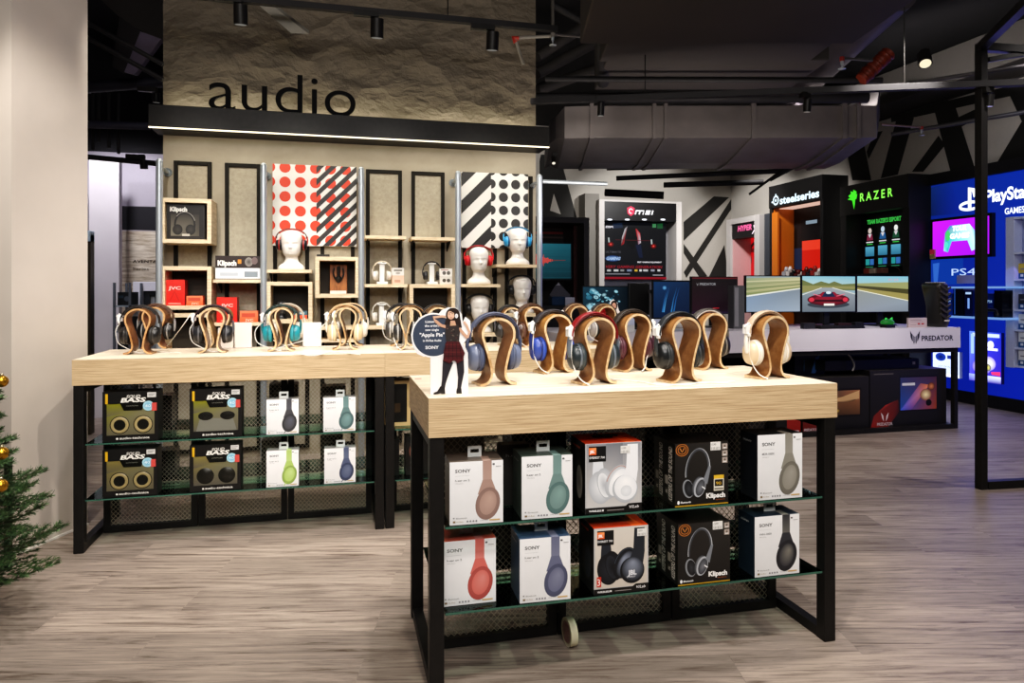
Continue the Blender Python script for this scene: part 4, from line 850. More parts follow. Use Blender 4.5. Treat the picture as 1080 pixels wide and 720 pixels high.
# stands: (pixel of the base centre, rotation, label)
def pair(px, py, rz, slab, hlab, hk=None, shrink=1., face='#92683f', edge='#ecd0a6', hp=True, dz=0.):
    p = gx(px, py); stand(p.x, p.y, TH+.0003, rz, slab, 'bentwood headphone stands', face, edge, scale=shrink)
    if hp:
        k = dict(hk or {}); cab = k.pop('cable', None); headphones(p.x, p.y, TH+.0003+dz, rz, hlab, cable=cab, scale=shrink, **k)
    return p
def cab(*P): return [Vector(p) for p in P]
CL = cab((-.088, -.008, .16), (-.094, -.012, .11), (-.088, -.02, .06), (-.07, -.035, .02), (-.05, -.06, .004))
CL2 = cab((-.088, -.008, .16), (-.11, -.012, .12), (-.1, -.01, .06), (-.06, -.01, .03), (.0, -.02, .006), (.05, .02, .004))
# front row
pair(521, 405, .16, 'front row bentwood stand holding the slate blue headphones', 'slate blue headphones on the front row stand beside the cardboard figure', dict(band='#50566a', pad='#40465a', shell='#667089', ring='#4a5268', cush='#454f6a', clip=False, ))
pair(626, 404, .17, 'front row bentwood stand under the red headband', 'black headphones with a dark red headband, second stand of the front row', dict(band='#7d1219', pad='#5a1014', shell='#2a3236', ring='#67707a', cush='#3a4347', cable=CL))
pair(716, 402, .17, 'front row bentwood stand holding the black headphones', 'plain black headphones on the third stand of the front row', dict(band='#22262a', pad='#191c1f', shell='#1d2022', ring='#3c4042', cush='#2b2e30', r=.044))
pair(809, 398, .15, 'rightmost front row bentwood stand, holding the cream headphones', 'cream and white headphones on the rightmost front row stand', dict(band='#b79f86', pad='#8a7560', shell='#d9c4a4', ring='#f1ece2', cush='#e9e2d4', cable=CL, cside=-1))
# second row of the front table
pair(583, 392.5, .2, 'second row bentwood stand holding the royal blue headphones', 'royal blue headphones with a dark band behind the slate blue pair', dict(band='#2e2c30', pad='#3a3533', shell='#32489a', ring='#27346e', cush='#3450ac', cable=CL), face='#b07f45')
pair(666.5, 390.8, .17, 'second row bentwood stand between the red band and the plain black headphones', 'dark burgundy headphones on the second row stand', dict(band='#2d2620', pad='#3f352c', shell='#3a2128', ring='#55343e', cush='#4e2430', cable=cab((.085, -.008, .16), (.08, -.02, .1), (.05, -.03, .05), (.03, -.05, .02), (0, -.07, .004)), cside=1))
pair(747, 388.6, .15, 'second row bentwood stand furthest right', 'black headphones with a silver band on the furthest right second row stand', dict(band='#46423f', pad='#d8d3cc', shell='#2d2a28', ring='#77726b', cush='#34312f', clip=False))
# third row: rear middle table
pair(560, 365.5, .2, 'bentwood stand on the rear middle table holding brown headphones', 'brown headphones on the rear middle table between the two blue pairs', dict(band='#4d3627', pad='#6b5544', shell='#3b2620', ring='#6d5546', cush='#5a3d34', cable=CL))
pair(538, 364, .1, 'small bentwood stand behind the slate blue headphones', 'thin black headphones behind the top of the slate blue ones', dict(band='#1b1a1a', shell='#222', clip=False), shrink=.96)
pair(461, 368, .05, 'bentwood stand behind the cardboard figure holding black headphones', 'black headphones showing behind the cardboard figure', dict(band='#171717', pad='#6b5a44', shell='#1b1e20', ring='#3b4044', clip=False))
pair(607, 363, .2, 'bentwood stand behind the red banded headphones, left one', 'black headphones with a white tag on the rear middle table', dict(band='#3b2a22', pad='#c9a882', shell='#1e1c1c', ring='#56504a', cable=CL))
pair(636, 363.5, .22, 'bentwood stand behind the red banded headphones, right one', 'dark headphones with white cup edges on the rear middle table', dict(band='#26272c', pad='#c2a078', shell='#8a8583', ring='#d2cdc8', clip=True, cable=CL2))
# twin pair near the joint of the rear tables
pair(433, 368.5, -.1, 'bentwood stand on the rear tables right beside their joint', 'black and silver headphones hung beside the joint of the rear tables', dict(band='#1d1c1c', pad='#8a6a48', shell='#2b2b2b', ring='#a8a7a5', cush='#191919', cable=CL))
pair(424, 364.5, -.1, 'second bentwood stand behind the one at the joint of the rear tables', 'black headphones hanging behind the black and silver pair', dict(band='#151515', shell='#3c3b3a', ring='#c2c0bc', cable=CL2))
# rear left table, four doubled pairs
pair(148, 373, -.05, 'leftmost front bentwood stand of the rear left table', 'black headphones on the leftmost stand, nearest the white column', dict(band='#211c1a', shell='#1c1b1b', ring='#403e3d', cable=CL2, cush='#222'), face='#8f6038', edge='#d9ad7c')
pair(165, 367, -.12, 'bentwood stand just behind the leftmost one', 'brown banded headphones with glossy black cups behind the leftmost pair', dict(band='#5c4334', pad='#6d5140', shell='#101010', ring='#8d8c8b', clip=False), face='#8f6038', edge='#d9ad7c')
pair(225, 371.5, 0., 'second front bentwood stand from the left on the rear left table', 'black headphones on the second stand from the left', dict(band='#3a2028', pad='#22181c', shell='#24262a', ring='#5c5c60', cable=CL2))
pair(232, 366.5, -.08, 'bentwood stand directly behind the second one from the left', None, hp=False, face='#9d7a45')
pair(297, 370, -.02, 'front bentwood stand holding the turquoise headphones', 'turquoise cupped headphones with a black band', dict(band='#20302f', pad='#2f4644', shell='#1f7f8c', ring='#2a6a72', cush='#2c8f9c', cable=cab((-.088, -.008, .16), (-.13, -.01, .11), (-.12, -.02, .05), (-.06, -.02, .02), (.0, -.04, .004)), r=.04))
pair(303, 365.5, -.12, 'bentwood stand behind the turquoise headphones', 'white headphones hanging behind the turquoise ones', dict(band='#b9ad9c', pad='#a38c72', shell='#e9e1d2', ring='#d8cfbf', cush='#cfc5b4', cable=CL2), face='#6f3f28')
pair(364, 368.5, -.02, 'front bentwood stand holding the beige headphones', 'beige headphones on the rightmost doubled stand of the rear left table', dict(band='#c9a87c', pad='#b8976e', shell='#cdb48e', ring='#f0eadc', cush='#e2cfa8', cable=cab((-.088, -.008, .16), (-.15, 0, .1), (-.2, 0, .06), (-.3, -.03, .03), (-.4, -.04, .004))))
pair(370, 364.5, -.12, 'bentwood stand behind the beige headphones', 'white and tan headphones hanging behind the beige ones', dict(band='#bda17c', shell='#efe9df', ring='#c9c2b6', cush='#2f2c2a', cable=CL2))
# loose cables lying on the tables
def loose(pts, label):
    mb = MB(); mb.tube(smooth([Vector(p) for p in pts], 8), .0022, '#f2eee4', 6); tag(mb.build('loose_cable', [PLAST]), label, 'cable')
def tz(px, py, dz=.004): q = onZ(px, py, TH+dz); return (q.x, q.y, q.z)
a = onY(202, 330, 3.75); loose([tuple(a), tuple(onY(190, 347, 3.77)), tz(174, 366), tz(160, 370), tz(190, 372)], 'white cable running down from the second headphones to the table at the left')
loose([tz(640, 399), tz(672, 402), tz(700, 406), tz(735, 404), tz(775, 402)], 'white cable lying across the front table between the stands')
loose([tz(768, 404), tz(740, 403), tz(722, 406), tz(690, 404)], 'white cable curled on the front table under the black headphones')
loose([tz(310, 372), tz(330, 375), tz(352, 371), tz(380, 374)], 'white cable lying between the turquoise and beige headphones')
mb = MB(); q = onZ(441, 399, TH+.001); mb.box(q.x-.012, q.y-.004, TH+.0002, q.x+.012, q.y+.004, TH+.001, '#b0233a'); tag(mb.build('sticker', [PAINT]), 'tiny red sticker near the left corner of the front table', 'sticker')
# ---------------- cardboard figure on the front table
SY = FY+.075
t = thing('cardboard_standee', 'cardboard standee of a woman in a plaid skirt beside a round slate sign', 'standee', (onY(475, 416, SY).x, SY, TH))
mb = MB(); y = SY
def out(pts, col, z=0.): pass
def pz(p): q = onY(p[0], p[1], SY); return (q.x, q.z)
base = [(454, 417), (454, 374), (447, 376), (440, 373), (435, 364), (433.5, 353), (436, 343), (443, 335), (453, 331.5), (460, 334), (466, 327), (473, 324), (481, 324.5), (487, 331), (488, 340), (491, 334), (496, 338), (496.5, 350), (492, 358), (489, 362), (493.5, 372), (494, 417)]
def lift(poly):
    return [pz(p) for p in poly]
P = lift(base); zmin = min(p[1] for p in P); P = [(x_, max(z_, TH+.0005)) for x_, z_ in P]
mb.prism(list(reversed(P)), SY, SY+.004, '#f1efee')
mb.build('backing_card', [CARD], t, world=True)
mb = MB(); c = pz((457.5, 353.5)); A = Art(mb, (0, SY-.0004, 0), (1,0,0), (0,0,1), 1e-4); R_ = (pz((480, 353))[0]-pz((457.5, 353))[0])
A.ell(c[0], c[1], R_*1.04, R_*1.04, '#f1efee', n=48); A.ell(c[0], c[1], R_*.97, R_*.97, '#3d4656', n=48)
for s_, yy, hh, ww in (('Listen to', .62, .1, .62), ("the artist's", .42, .1, .68), ('new single', .22, .1, .62), ('"Apple Pie"', -.06, .17, 1.15), ('in Hi-Res Audio', -.3, .1, .85), ('SONY', -.66, .14, .62)):
    A.text(s_, c[0]-.08*R_, c[1]+yy*R_*.95, hh*R_, '#f3f3f5', w=ww*R_, bold=.02, align='c')
mb.build('round_sign', [CARD], t, world=True)
mb = MB(); A = Art(mb, (0, SY-.0022, 0), (1,0,0), (0,0,1), 8e-5)
def G(pts, col, **k): A.poly(lift(pts), col, **k)
def g2(pts, w, col, **k): # thick limb in px
    A.line([pz(p) for p in pts], (pz((w, 0))[0]-pz((0, 0))[0]), col, **k)
def E(cx, cy, rx, ry, col, cc=None, rot=0.): q = pz((cx, cy)); s_ = pz((cx+1, cy))[0]-q[0]; A.ell(q[0], q[1], rx*s_, ry*s_, col, cc, rot)
skin = '#c79a80'; tight = '#2d2b31'
# boots and legs
G([(467, 379), (478, 382), (474, 392), (470, 404), (468.5, 413), (464.5, 413), (466, 400)], tight); G([(481, 381), (489, 378), (489.5, 392), (487, 404), (485.5, 413), (482, 413), (483, 398)], tight)
G([(464.5, 407), (469, 408), (469.5, 415), (466, 415), (464.5, 414.5), (457.5, 416), (457, 414), (461, 412.5)], '#1a191c'); G([(482, 409), (486.5, 409), (487, 415), (481.5, 415.5), (481, 413)], '#1a191c')
# hair, arms, torso
E(477.5, 332, 7.5, 7.5, '#2a1d19'); G([(471, 334), (485, 333), (487, 345), (482, 350), (470, 348), (469, 341)], '#2a1d19')
g2([(472, 345), (465, 343), (459, 338)], 4.0, skin); g2([(459, 338), (457, 334.5), (466, 333.5), (470, 334)], 3.2, '#d3a88e')
g2([(484, 346), (489, 352), (493, 356)], 4.0, skin); g2([(493, 356), (495, 350), (492, 343), (489, 339)], 3.2, '#d3a88e')
G([(470, 342), (483, 342), (485, 350), (484, 361), (471, 361), (469.5, 352)], '#37302f'); G([(475, 338), (479.5, 338), (481, 343), (474.5, 343.5)], skin)
rr = random.Random(2)
for k in range(14): E(rr.uniform(471, 483), rr.uniform(345, 360), .9, .7, ['#57504c', '#6b5f55', '#4c3432', '#241f20'][k % 4])
A.arc(*pz((477, 341)), .006, .004, 180, 360, .0008, '#d8c08a')
# face
E(475.7, 331.5, 4.0, 5.0, '#d6aa90', '#e0b79e', rot=-.2); G([(472, 328), (474, 325.5), (479, 326), (481, 332), (479.5, 336), (478.5, 330), (475, 328)], '#2a1d19')
E(473.8, 331, .8, .35, '#2c1f1c'); E(476.8, 330.6, .8, .35, '#2c1f1c'); A.line([pz((475, 331.5)), pz((474.7, 333.3)), pz((475.4, 333.5))], .0007, '#b5836b'); E(475.5, 334.9, 1.1, .45, '#a84848'); E(475.3, 329.4, 1.6, .3, '#3a2a24')
# headphones on her and plaid skirt
E(481.2, 333, 1.6, 2.4, '#e8e8ea', '#bcbcc2'); 
G([(470.5, 360), (484.5, 360), (490, 372), (488, 380), (482, 383), (478.5, 379), (474, 383), (467, 380), (468, 369)], '#4d1f23')
for k in range(5): g2([(470+3.6*k, 361), (468+4.6*k, 380)], .8, '#2b1517'); g2([(469-.3*k, 363+4*k), (486+.7*k, 363+4*k)], .7, '#2b1517' if k % 2 else '#6f3233')
g2([(488, 362), (492, 370), (489, 376)], 1.2, '#e6e4e2')
mb.build('printed_woman', [CARD], t, world=True)
mb = MB(); q = pz((474, 416)); mb.add([(q[0]-.02, SY+.0045, TH+.0005), (q[0]+.02, SY+.0045, TH+.0005), (q[0]+.012, SY+.06, TH+.0005), (q[0]+.0, SY+.0045, TH+.1)], [(0,1,2),(0,3,1),(1,3,2),(2,3,0)], '#e6e3dd'); mb.build('easel_strut', [CARD], t, world=True)
# small red standee on the rear middle table
S2 = BY+.32
t = thing('cardboard_standee', 'small cardboard standee with a red round sign and a dark figure, rear table', 'standee', (onY(640, 370, S2).x, S2, TH))
mb = MB(); lf = lambda L: [(onY(a, b, S2).x, onY(a, b, S2).z) for a, b in L]
P = lf([(630, 372), (628, 342), (627.5, 331), (631, 325), (637, 323), (642, 325), (643.5, 318), (647, 315.5), (651, 319), (652, 325), (656, 334), (657, 340), (656, 372)]); P = [(a, max(b, TH+.0005)) for a, b in P]; mb.prism(list(reversed(P)), S2, S2+.004, '#efe6e2'); mb.build('backing_card', [CARD], t, world=True)
mb = MB(); A = Art(mb, (0, S2-.0006, 0), (1,0,0), (0,0,1), 1e-4); q = lf([(636, 334)])[0]; s_ = lf([(637, 334)])[0][0]-q[0]
A.ell(q[0], q[1], 8.2*s_, 8.8*s_, '#c8232b', n=36)
for w_, yy in (('Listen to', 3), ('new single', 0), ('"Hits"', -3)): A.text(w_, q[0], q[1]+yy*s_, 1.8*s_, '#f3d0d0', w=9*s_, align='c')
mb.build('round_sign', [CARD], t, world=True)
mb = MB(); A = Art(mb, (0, S2-.0012, 0), (1,0,0), (0,0,1), 1e-4); A.poly(lf([(644, 330), (651, 330), (655, 338), (655, 371), (643, 371)]), '#1f1d22'); q = lf([(647.5, 322.5)])[0]; A.ell(q[0], q[1]+.4*s_, 3.6*s_, 5*s_, '#241a19'); A.ell(q[0], q[1], 2.2*s_, 3.2*s_, '#d8a48c'); A.ell(q[0]-.8*s_, q[1]+.4*s_, .4*s_, .25*s_, '#222'); A.ell(q[0]+.8*s_, q[1]+.4*s_, .4*s_, .25*s_, '#222'); A.ell(q[0], q[1]-1.6*s_, .8*s_, .3*s_, '#a33')
mb.build('printed_figure', [CARD], t, world=True)
# blank white cards at the back of the rear left table
for px0, px1, lab in ((247.5, 265.5, 'blank white sign card behind the second headphones, rear left table'), (319.5, 339, 'blank white sign card between the turquoise and beige headphones'), (230, 246, 'slim white sign card right beside the second headphones')):
    Y = BY+.5; a = onY(px0, 340, Y); b = onY(px1, 366, Y); mb = MB(); mb.box(a.x, Y, TH+.0005, b.x, Y+.004, a.z if px0 != 230 else a.z-.03, '#ece2da'); mb.box(a.x, Y, TH+.0003, b.x, Y+.05, TH+.003, '#ece2da'); tag(mb.build('sign_card', [CARD]), lab, 'sign')
# ================================================================== wall display
PY = 5.2; PXS = (168, 278, 381, 483, 569)
SHD = paint(.6)
for k, px in enumerate(PXS):
    x = XY(px, PY)+.0; zt = onY(px, 165+4.6*k, PY).z
    t = thing('chrome_pole', ['chrome pole at the left end of the wall display', 'chrome pole between the boxed headphones bay and the red dotted poster', 'chrome pole right of the red dotted poster', 'chrome pole left of the black and white poster', 'chrome pole at the right end of the wall display'][k], 'pole', (x, PY, 0), 0, 'chrome shelf poles')
    cached(('pole',), lambda: MB().tube([(0,0,0), (0,0,2.09)], .022, '#fff', 16).lathe([(.022, 2.085), (.02, 2.1), (.012, 2.112), (0, 2.116)], (0,0,0), 'z', 16), 'tube', [CHROME], t)
    cached(('polebr',), lambda: MB().tube([(0, .02, 2.06), (0, YF-PY-.012, 2.06)], .013, '#fff', 12).lathe([(.03, YF-PY-.012), (.03, YF-PY-.001)], (0, 0, 2.06), 'y', 16), 'wall_bracket', [CHROME], t)
xa, xb = XY(569, PY)+.024, XY(640, PY); opipe('chrome_rail', [(xa, PY, 2.06), (xb, PY, 2.06)], .016, 'chrome rail running right from the last pole', CHROME, 'rail')
# black flat frames on the wall with lit concrete inside
FRM = flat('frame_black', '#191611', .6, 0, .15, 20, spec=.2)
PIT = woodmat('pitted_panel', 40, (1, 1, 1), '#989080', '#a9a18f', .8)
for k, (pa, pb) in enumerate(((183, 223), (237, 275), (288, 326), (338, 374), (386, 424), (434, 469), (488, 524), (533, 562))):
    xa, xb = XY(pa, YF-.02), XY(pb, YF-.02); zt = onY(pa, 169+(pa-183)*.045, YF-.02).z; b = .028
    t = thing('wall_frame', 'tall narrow black wall frame, '+['first', 'second', 'third', 'fourth', 'fifth', 'sixth', 'seventh', 'eighth'][k]+' from the left, behind the shelves', 'frame', (xa, YF-.02, .05), 0, 'black wall frames')
    mb = MB(); mb.box(xa, YF-.02, .05, xa+b, YF-.001, zt, '#fff'); mb.box(xb-b, YF-.02, .05, xb, YF-.001, zt); mb.box(xa+b, YF-.02, zt-b, xb-b, YF-.001, zt); mb.box(xa+b, YF-.02, .05, xb-b, YF-.001, .05+b); mb.build('frame', [FRM], t, world=True, bev=.002)
    mb = MB(); mb.box(xa+b, YF-.006, .05+b, xb-b, YF-.0015, zt-b); mb.build('infill', [PIT], t, world=True)
def shelf(pa, pb, py, label, th=.024, back='n'):
    a = onY(pa, py, PY); b = onY(pb, py, PY); t = thing('wall_shelf', label, 'shelf', (a.x, PY, a.z-th), 0, 'pale wooden wall shelves')
    mb = MB(); mb.box(a.x, PY+.005, a.z-th, b.x, YF-.023, a.z, '#fff'); mb.build('board', [BIRCH], t, world=True, bev=.002)
    for xx in (a.x+.02, b.x-.03):
        mb = MB(); mb.prism([(0, 0), (.006, 0), (.006, -.02), (0, -.02)], 0, 0, '#fff') if False else mb.add([(xx, PY+.06, a.z-th-.0003), (xx, YF-.023, a.z-th-.0003), (xx, YF-.023, a.z-th-.07), (xx+.006, PY+.06, a.z-th-.0003), (xx+.006, YF-.023, a.z-th-.0003), (xx+.006, YF-.023, a.z-th-.07)], [(0,1,2),(5,4,3),(0,3,4,1),(1,4,5,2),(2,5,3,0)]); mb.build('bracket', [FRM], t, world=True)
    return a.z, a.x, b.x
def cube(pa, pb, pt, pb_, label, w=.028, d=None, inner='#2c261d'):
    a = onY(pa, pt, PY); b = onY(pb, pt, PY); c = onY((pa+pb)/2, pb_, PY); t = thing('display_cube', label, 'cube shelf', (a.x, PY, c.z), 0, 'open wooden display cubes'); y1 = YF-.023
    for nm, q in (('side_panel', (a.x, c.z, a.x+w, a.z)), ('side_panel', (b.x-w, c.z, b.x, a.z)), ('top_panel', (a.x+w, a.z-w, b.x-w, a.z)), ('bottom_panel', (a.x+w, c.z, b.x-w, c.z+w))):
        mb = MB(); mb.box(q[0], PY, q[1], q[2], y1, q[3], '#fff'); mb.build(nm, [BIRCH], t, world=True, bev=.0015)
    mb = MB(); mb.box(a.x+w, y1-.008, c.z+w, b.x-w, y1-.001, a.z-w, inner); mb.build('back_panel', [SHD], t, world=True)  # dark sheet stands in for shade and frames seen through the open back
    return c.z+w, a.x+w, b.x-w
def bxz(pa, pb, py, Y): a = onY(pa, py, Y); b = onY(pb, py, Y); return (a.x+b.x)/2, b.x-a.x, a.z
def onshelf(name, label, cat, pa, pb, ptop, zbase, col, art=None, Y=5.24, d=.08, top=None, group=None, side=None, mat=None):
    cx, w, zt = bxz(pa, pb, ptop, Y); return plainbox(name, label, cat, cx, Y+d/2, zbase+.0006, w, max(.02, zt-zbase), d, col, art, top=top, group=group, side=side, mat=mat)
# -- bay 1
z, *_ = cube(169, 223, 208.5, 256.5, 'wooden display cube highest on the left, holding the black boxed headphones')
def kl(A, w, h):
    A.rect(w*.03, h*.04, w*.94, h*.92, '#181614'); A.grad(w*.1, h*.1, w*.75, h*.62, '#6c675c', '#413d36', '#25221f', '#38342f')
    A.text('Klipsch', w*.08, h*.8, h*.12, '#efece6', w=w*.45, bold=.05); A.arc(w*.47, h*.42, w*.26, h*.34, -30, 210, w*.05, '#0d0d0d'); A.arc(w*.47, h*.42, w*.28, h*.36, 20, 140, w*.015, '#8e8a84')
    A.ell(w*.28, h*.28, w*.13, h*.15, '#0f0f0f', '#33312e'); A.ell(w*.62, h*.28, w*.13, h*.15, '#0f0f0f', '#33312e'); A.rect(w*.86, h*.08, w*.1, h*.8, '#0e0d0c'); A.rect(w*.4, h*.1, w*.2, h*.06, '#b9b4a8')
onshelf('headphone_box', 'black box with big black headphones inside the highest left display cube', 'box', 176, 216, 215, z, '#161412', kl)
z, *_ = cube(169, 223, 280.5, 326.5, 'wooden display cube on the left holding the red boxes')
RED = '#d5261e'
def jv(A, w, h): A.grad(0, 0, w, h, '#c81f18', '#c81f18', '#e23328', '#e23328'); A.text('JVC', w*.2, h*.62, h*.12, '#f3c9c2', w=w*.6, bold=.03); A.line([(w*.3, h*.2), (w*.5, h*.55), (w*.7, h*.2)], w*.04, '#b01a15'); A.rect(w*.2, h*.06, w*.6, h*.03, '#f0a89e')
def jo(A, w, h): A.grad(0, 0, w, h, '#d9562f', '#d9562f', '#e8835c', '#e8835c'); A.rect(w*.1, h*.45, w*.75, h*.35, '#c24a38'); A.text('JVC', w*.3, h*.1, h*.2, '#f7dccb', w=w*.45)
onshelf('red_box', 'tall red box inside the left display cube', 'box', 173, 195, 295, z, RED, jv, d=.1, side='#b3201a')
onshelf('orange_box', 'small orange red box beside the tall red one in the left cube', 'box', 196.5, 214, 312, z, '#d9562f', jo, d=.08)
z, *_ = cube(169, 223, 330.5, 378, 'lowest wooden display cube at the left end, behind the table')
z, *_ = shelf(224.5, 276, 294.5, 'wooden shelf in the left bay carrying the flat black and white boxes')
def kf(A, w, h): A.rect(0, 0, w, h, '#2a201f'); A.text('Klipsch', w*.05, h*.2, h*.4, '#f1eee8', w=w*.42, bold=.05); A.rect(w*.5, h*.35, w*.08, h*.35, '#c8832f'); A.ell(w*.75, h*.5, w*.09, h*.38, '#8a8580', '#3a3534'); A.ell(w*.88, h*.6, w*.07, h*.3, '#6b5a5a')
def wf(A, w, h): A.rect(0, 0, w, h, '#dfe3ea'); A.rect(w*.64, h*.2, w*.3, h*.5, '#7c8791'); A.rect(w*.1, h*.3, w*.4, h*.3, '#b4bcc6'); A.rect(0, 0, w, h*.08, '#39414c')
cx, w_, zz = bxz(227, 274.5, 282.5, 5.235); o = plainbox('audio_box', 'flat white box under the flat black one on the left bay shelf', 'box', cx, 5.32, z+.0006, w_, zz-z, .16, '#d5d9e0', wf)
cx, w2, z3 = bxz(227, 274, 269.5, 5.235); plainbox('audio_box', 'flat black box lying on the flat white one, left bay shelf', 'box', cx, 5.32, zz+.0016, w2, z3-zz-.001, .16, '#211b1a', kf)
z, *_ = shelf(223.5, 276, 340.5, 'low wooden shelf in the left bay carrying red boxes')
onshelf('red_box', 'tall red box on the low shelf of the left bay', 'box', 228.5, 250, 313.5, z, RED, jv, d=.1, side='#b3201a')
onshelf('orange_box', 'small orange box beside the red one on the low shelf of the left bay', 'box', 253, 272, 328, z, '#d9562f', jo, d=.08)
# -- bay 2
z, *_ = shelf(280, 328.5, 284, 'wooden shelf under the mannequin head before the red dotted poster')
def phones_on(px, z, Yc, label, **k):
    x = XY(px, Yc); bust(x, Yc, z+.0006, math.atan2(x, Yc)*-.0-.05, k.pop('bl'))
    kw = dict(clip=False, scale=.86, group=None, tilt=k.pop('tilt', 0), wide=.032, ztop=.229, cz=.094); kw.update(k); headphones(x, Yc+.005, z+.183-.094*.86, -.05, label, **kw)
YM = 5.32
phones_on(307.5, z, YM, 'black and red headphones on the mannequin head before the red dotted poster', bl='white mannequin head before the red dotted poster', band='#3b2826', pad='#b33426', shell='#1f2128', ring='#b0322a', cush='#16171c')
z, *_ = cube(281, 329.5, 297, 341, 'wooden display cube below the left mannequin head')
mb = MB(); x = XY(297, 5.3); mb.lathe([(.038, 0), (.04, .006), (.032, .012), (.028, .03), (.030, .034)], (x, 5.3, z+.001), 'z', 24, '#17171a'); mb.lathe([(.026, .034), (.028, .06), (.028, .115), (.024, .122), (0, .124)], (x, 5.3, z+.001), 'z', 24, '#3a3c40'); mb.lathe([(.0285, .085), (.0285, .105)], (x, 5.3, z+.001), 'z', 24, '#c3c6ca'); tag(mb.build('portable_speaker', [PLAST]), 'black upright speaker inside the cube below the left mannequin head', 'speaker')
onshelf('product_box', 'slate blue topped orange box inside the cube below the left mannequin head', 'box', 310, 324, 328, z, '#4a6876', lambda A, w, h: (A.rect(0, 0, w, h*.5, '#d4553a'), A.rect(w*.1, h*.62, w*.7, h*.2, '#a9c0cc')), d=.07)
z, *_ = cube(332.5, 379, 270.5, 314, 'wooden display cube holding headphones on a walnut board')
t = thing('wooden_board_stand', 'walnut board with a round black hub and white price block, below the red dotted poster', 'stand', (XY(357, 5.34), 5.34, z+.001))
WAL = woodmat('walnut', 6, (8, 8, 1.5), '#6f3f1f', '#a86a3a', .4)
cached(('wb',), lambda: MB().box(-.062, 0, 0, .062, .02, .215), 'board', [WAL], t, bev=.003)
cached(('wb2',), lambda: MB().box(-.06, -.05, 0, .055, -.005, .022, '#e3e0da'), 'price_block', [CARD], t, bev=.001)
mb = MB(); mb.lathe([(0, -.02), (.02, -.018), (.023, -.008), (.023, -.001)], (0, 0, .11), 'y', 20, '#1a1817'); mb.tube(smooth([Vector(p) for p in ((-.03, -.006, .19), (-.036, -.008, .14), (0, -.01, .085), (.036, -.008, .14), (.03, -.006, .19))]), .006, '#171514', 8); mb.tube([(0, -.008, .2), (0, -.01, .13)], .012, '#171514', 8); mb.build('earphones', [PLAST], t)
o = plainbox('black_tray', 'flat black object on top of the cube with the walnut board', 'tray', XY(341, 5.3), 5.3, onY(340, 270.5, PY).z+.0008, .09, .018, .1, '#1c1a19')
z, *_ = shelf(335, 380, 344.5, 'low wooden shelf below the cube with the walnut board')
z, *_ = shelf(335, 380, 358, 'lowest wooden shelf below the cube with the walnut board')
# red dotted poster
def poster(pa, pb, pt, pbm, label, fn):
    a = onY(pa, pt, 5.405); b = onY(pb, pbm, 5.405); w, h = b.x-a.x, a.z-b.z; mb = MB(); mb.box(a.x, 5.405, b.z, b.x, 5.427, a.z, '#dcdad5'); A = Art(mb, (a.x, 5.405, b.z), (1,0,0), (0,0,1), 1.2e-4); fn(A, w, h); return tag(mb.build('poster', [paint(.5, noise=.02)]), label, 'poster')
def clip_rect(P, x0, y0, x1, y1):
    for ax, v, sgn in ((0, x0, 1), (0, x1, -1), (1, y0, 1), (1, y1, -1)):
        Q = []
        for i in range(len(P)):
            a, b = P[i], P[(i+1) % len(P)]; ina = (a[ax]-v)*sgn >= 0; inb = (b[ax]-v)*sgn >= 0
            if ina: Q.append(a)
            if ina != inb: t = (v-a[ax])/(b[ax]-a[ax]); Q.append(tuple(a[j]+(b[j]-a[j])*t for j in (0, 1)))
        P = Q
        if not P: return P
    return P
def circ(cx, cy, r, n=28): return [(cx+r*math.cos(2*PI*i/n), cy+r*math.sin(2*PI*i/n)) for i in range(n)]
def redp(A, w, h):
    for i in range(6):
        for j in range(6):
            cx = w*(-.035+.18*i); cy = h*(.07+.178*j); A2 = clip_rect(circ(cx, cy, w*.066), 0, 0, w, h)
            if A2: A.k = 2; A.poly(A2, '#cf3512')
    A.k = 6; x0 = w*.515; s = .15*h
    for k in range(-4, 8):
        y = k*s; P = clip_rect([(x0, y), (w+.1, y+(w+.1-x0)*1.0), (w+.1, y+(w+.1-x0)+s*.52), (x0, y+s*.52)], x0, 0, w, h)
        if P: A.k = 7; A.poly(P, '#231f1f')
poster(287.5, 376, 172.5, 260, 'square poster of red dots on white with dark diagonal stripes', redp)
def bwp(A, w, h):
    x1 = w*.44; s = .36*h
    for k in range(-3, 4):
        y = .08*h+k*s; P = clip_rect([(0, y), (x1, y+x1), (x1, y+x1+s*.5), (0, y+s*.5)], 0, 0, x1, h)
        if P: A.k = 2; A.poly(P, '#1e1d1d')
    for i in range(4):
        for j in range(7):
            P = clip_rect(circ(w*(.44+.185*i), h*(-.02+.175*j), w*.07), x1, 0, w, h)
            if P: A.k = 3; A.poly(P, '#1e1d1d')
poster(486.5, 557, 181, 262, 'square poster of black diagonal stripes and black dots on white', bwp)
# -- bay 3
def phonesOnStand(px, z, Y, lab, slab, col, base='#e8e8e6', s=.72, **k):
    x = XY(px, Y); t = thing('desk_stand', slab, 'stand', (x, Y, z+.0006)); c = base
    cached(('ds', c), lambda: MB().box(-.04, -.035, 0, .04, .035, .018, c).box(-.018, .003, .018, .018, .012, .158, c).box(-.03, -.012, .150, .03, .012, .160, c), 'stand_body', [PLAST], t, bev=.002)
    headphones(x, Y-.0, z+.16-.236*s+.006, 0, lab, clip=False, scale=s, group=None, **col)
WH = dict(band='#d9c9ae', pad='#e9dfca', shell='#eeeae4', ring='#d6d0c6', cush='#c9c3ba'); BK = dict(band='#1a1a1b', shell='#222327', ring='#4b4b50')
shelf(385, 428.5, 248, 'upper left wooden shelf of the third bay, empty'); shelf(433.5, 480, 249.5, 'upper right wooden shelf of the third bay, empty')
z, *_ = shelf(384.5, 430, 299.5, 'middle left wooden shelf of the third bay carrying cream headphones')
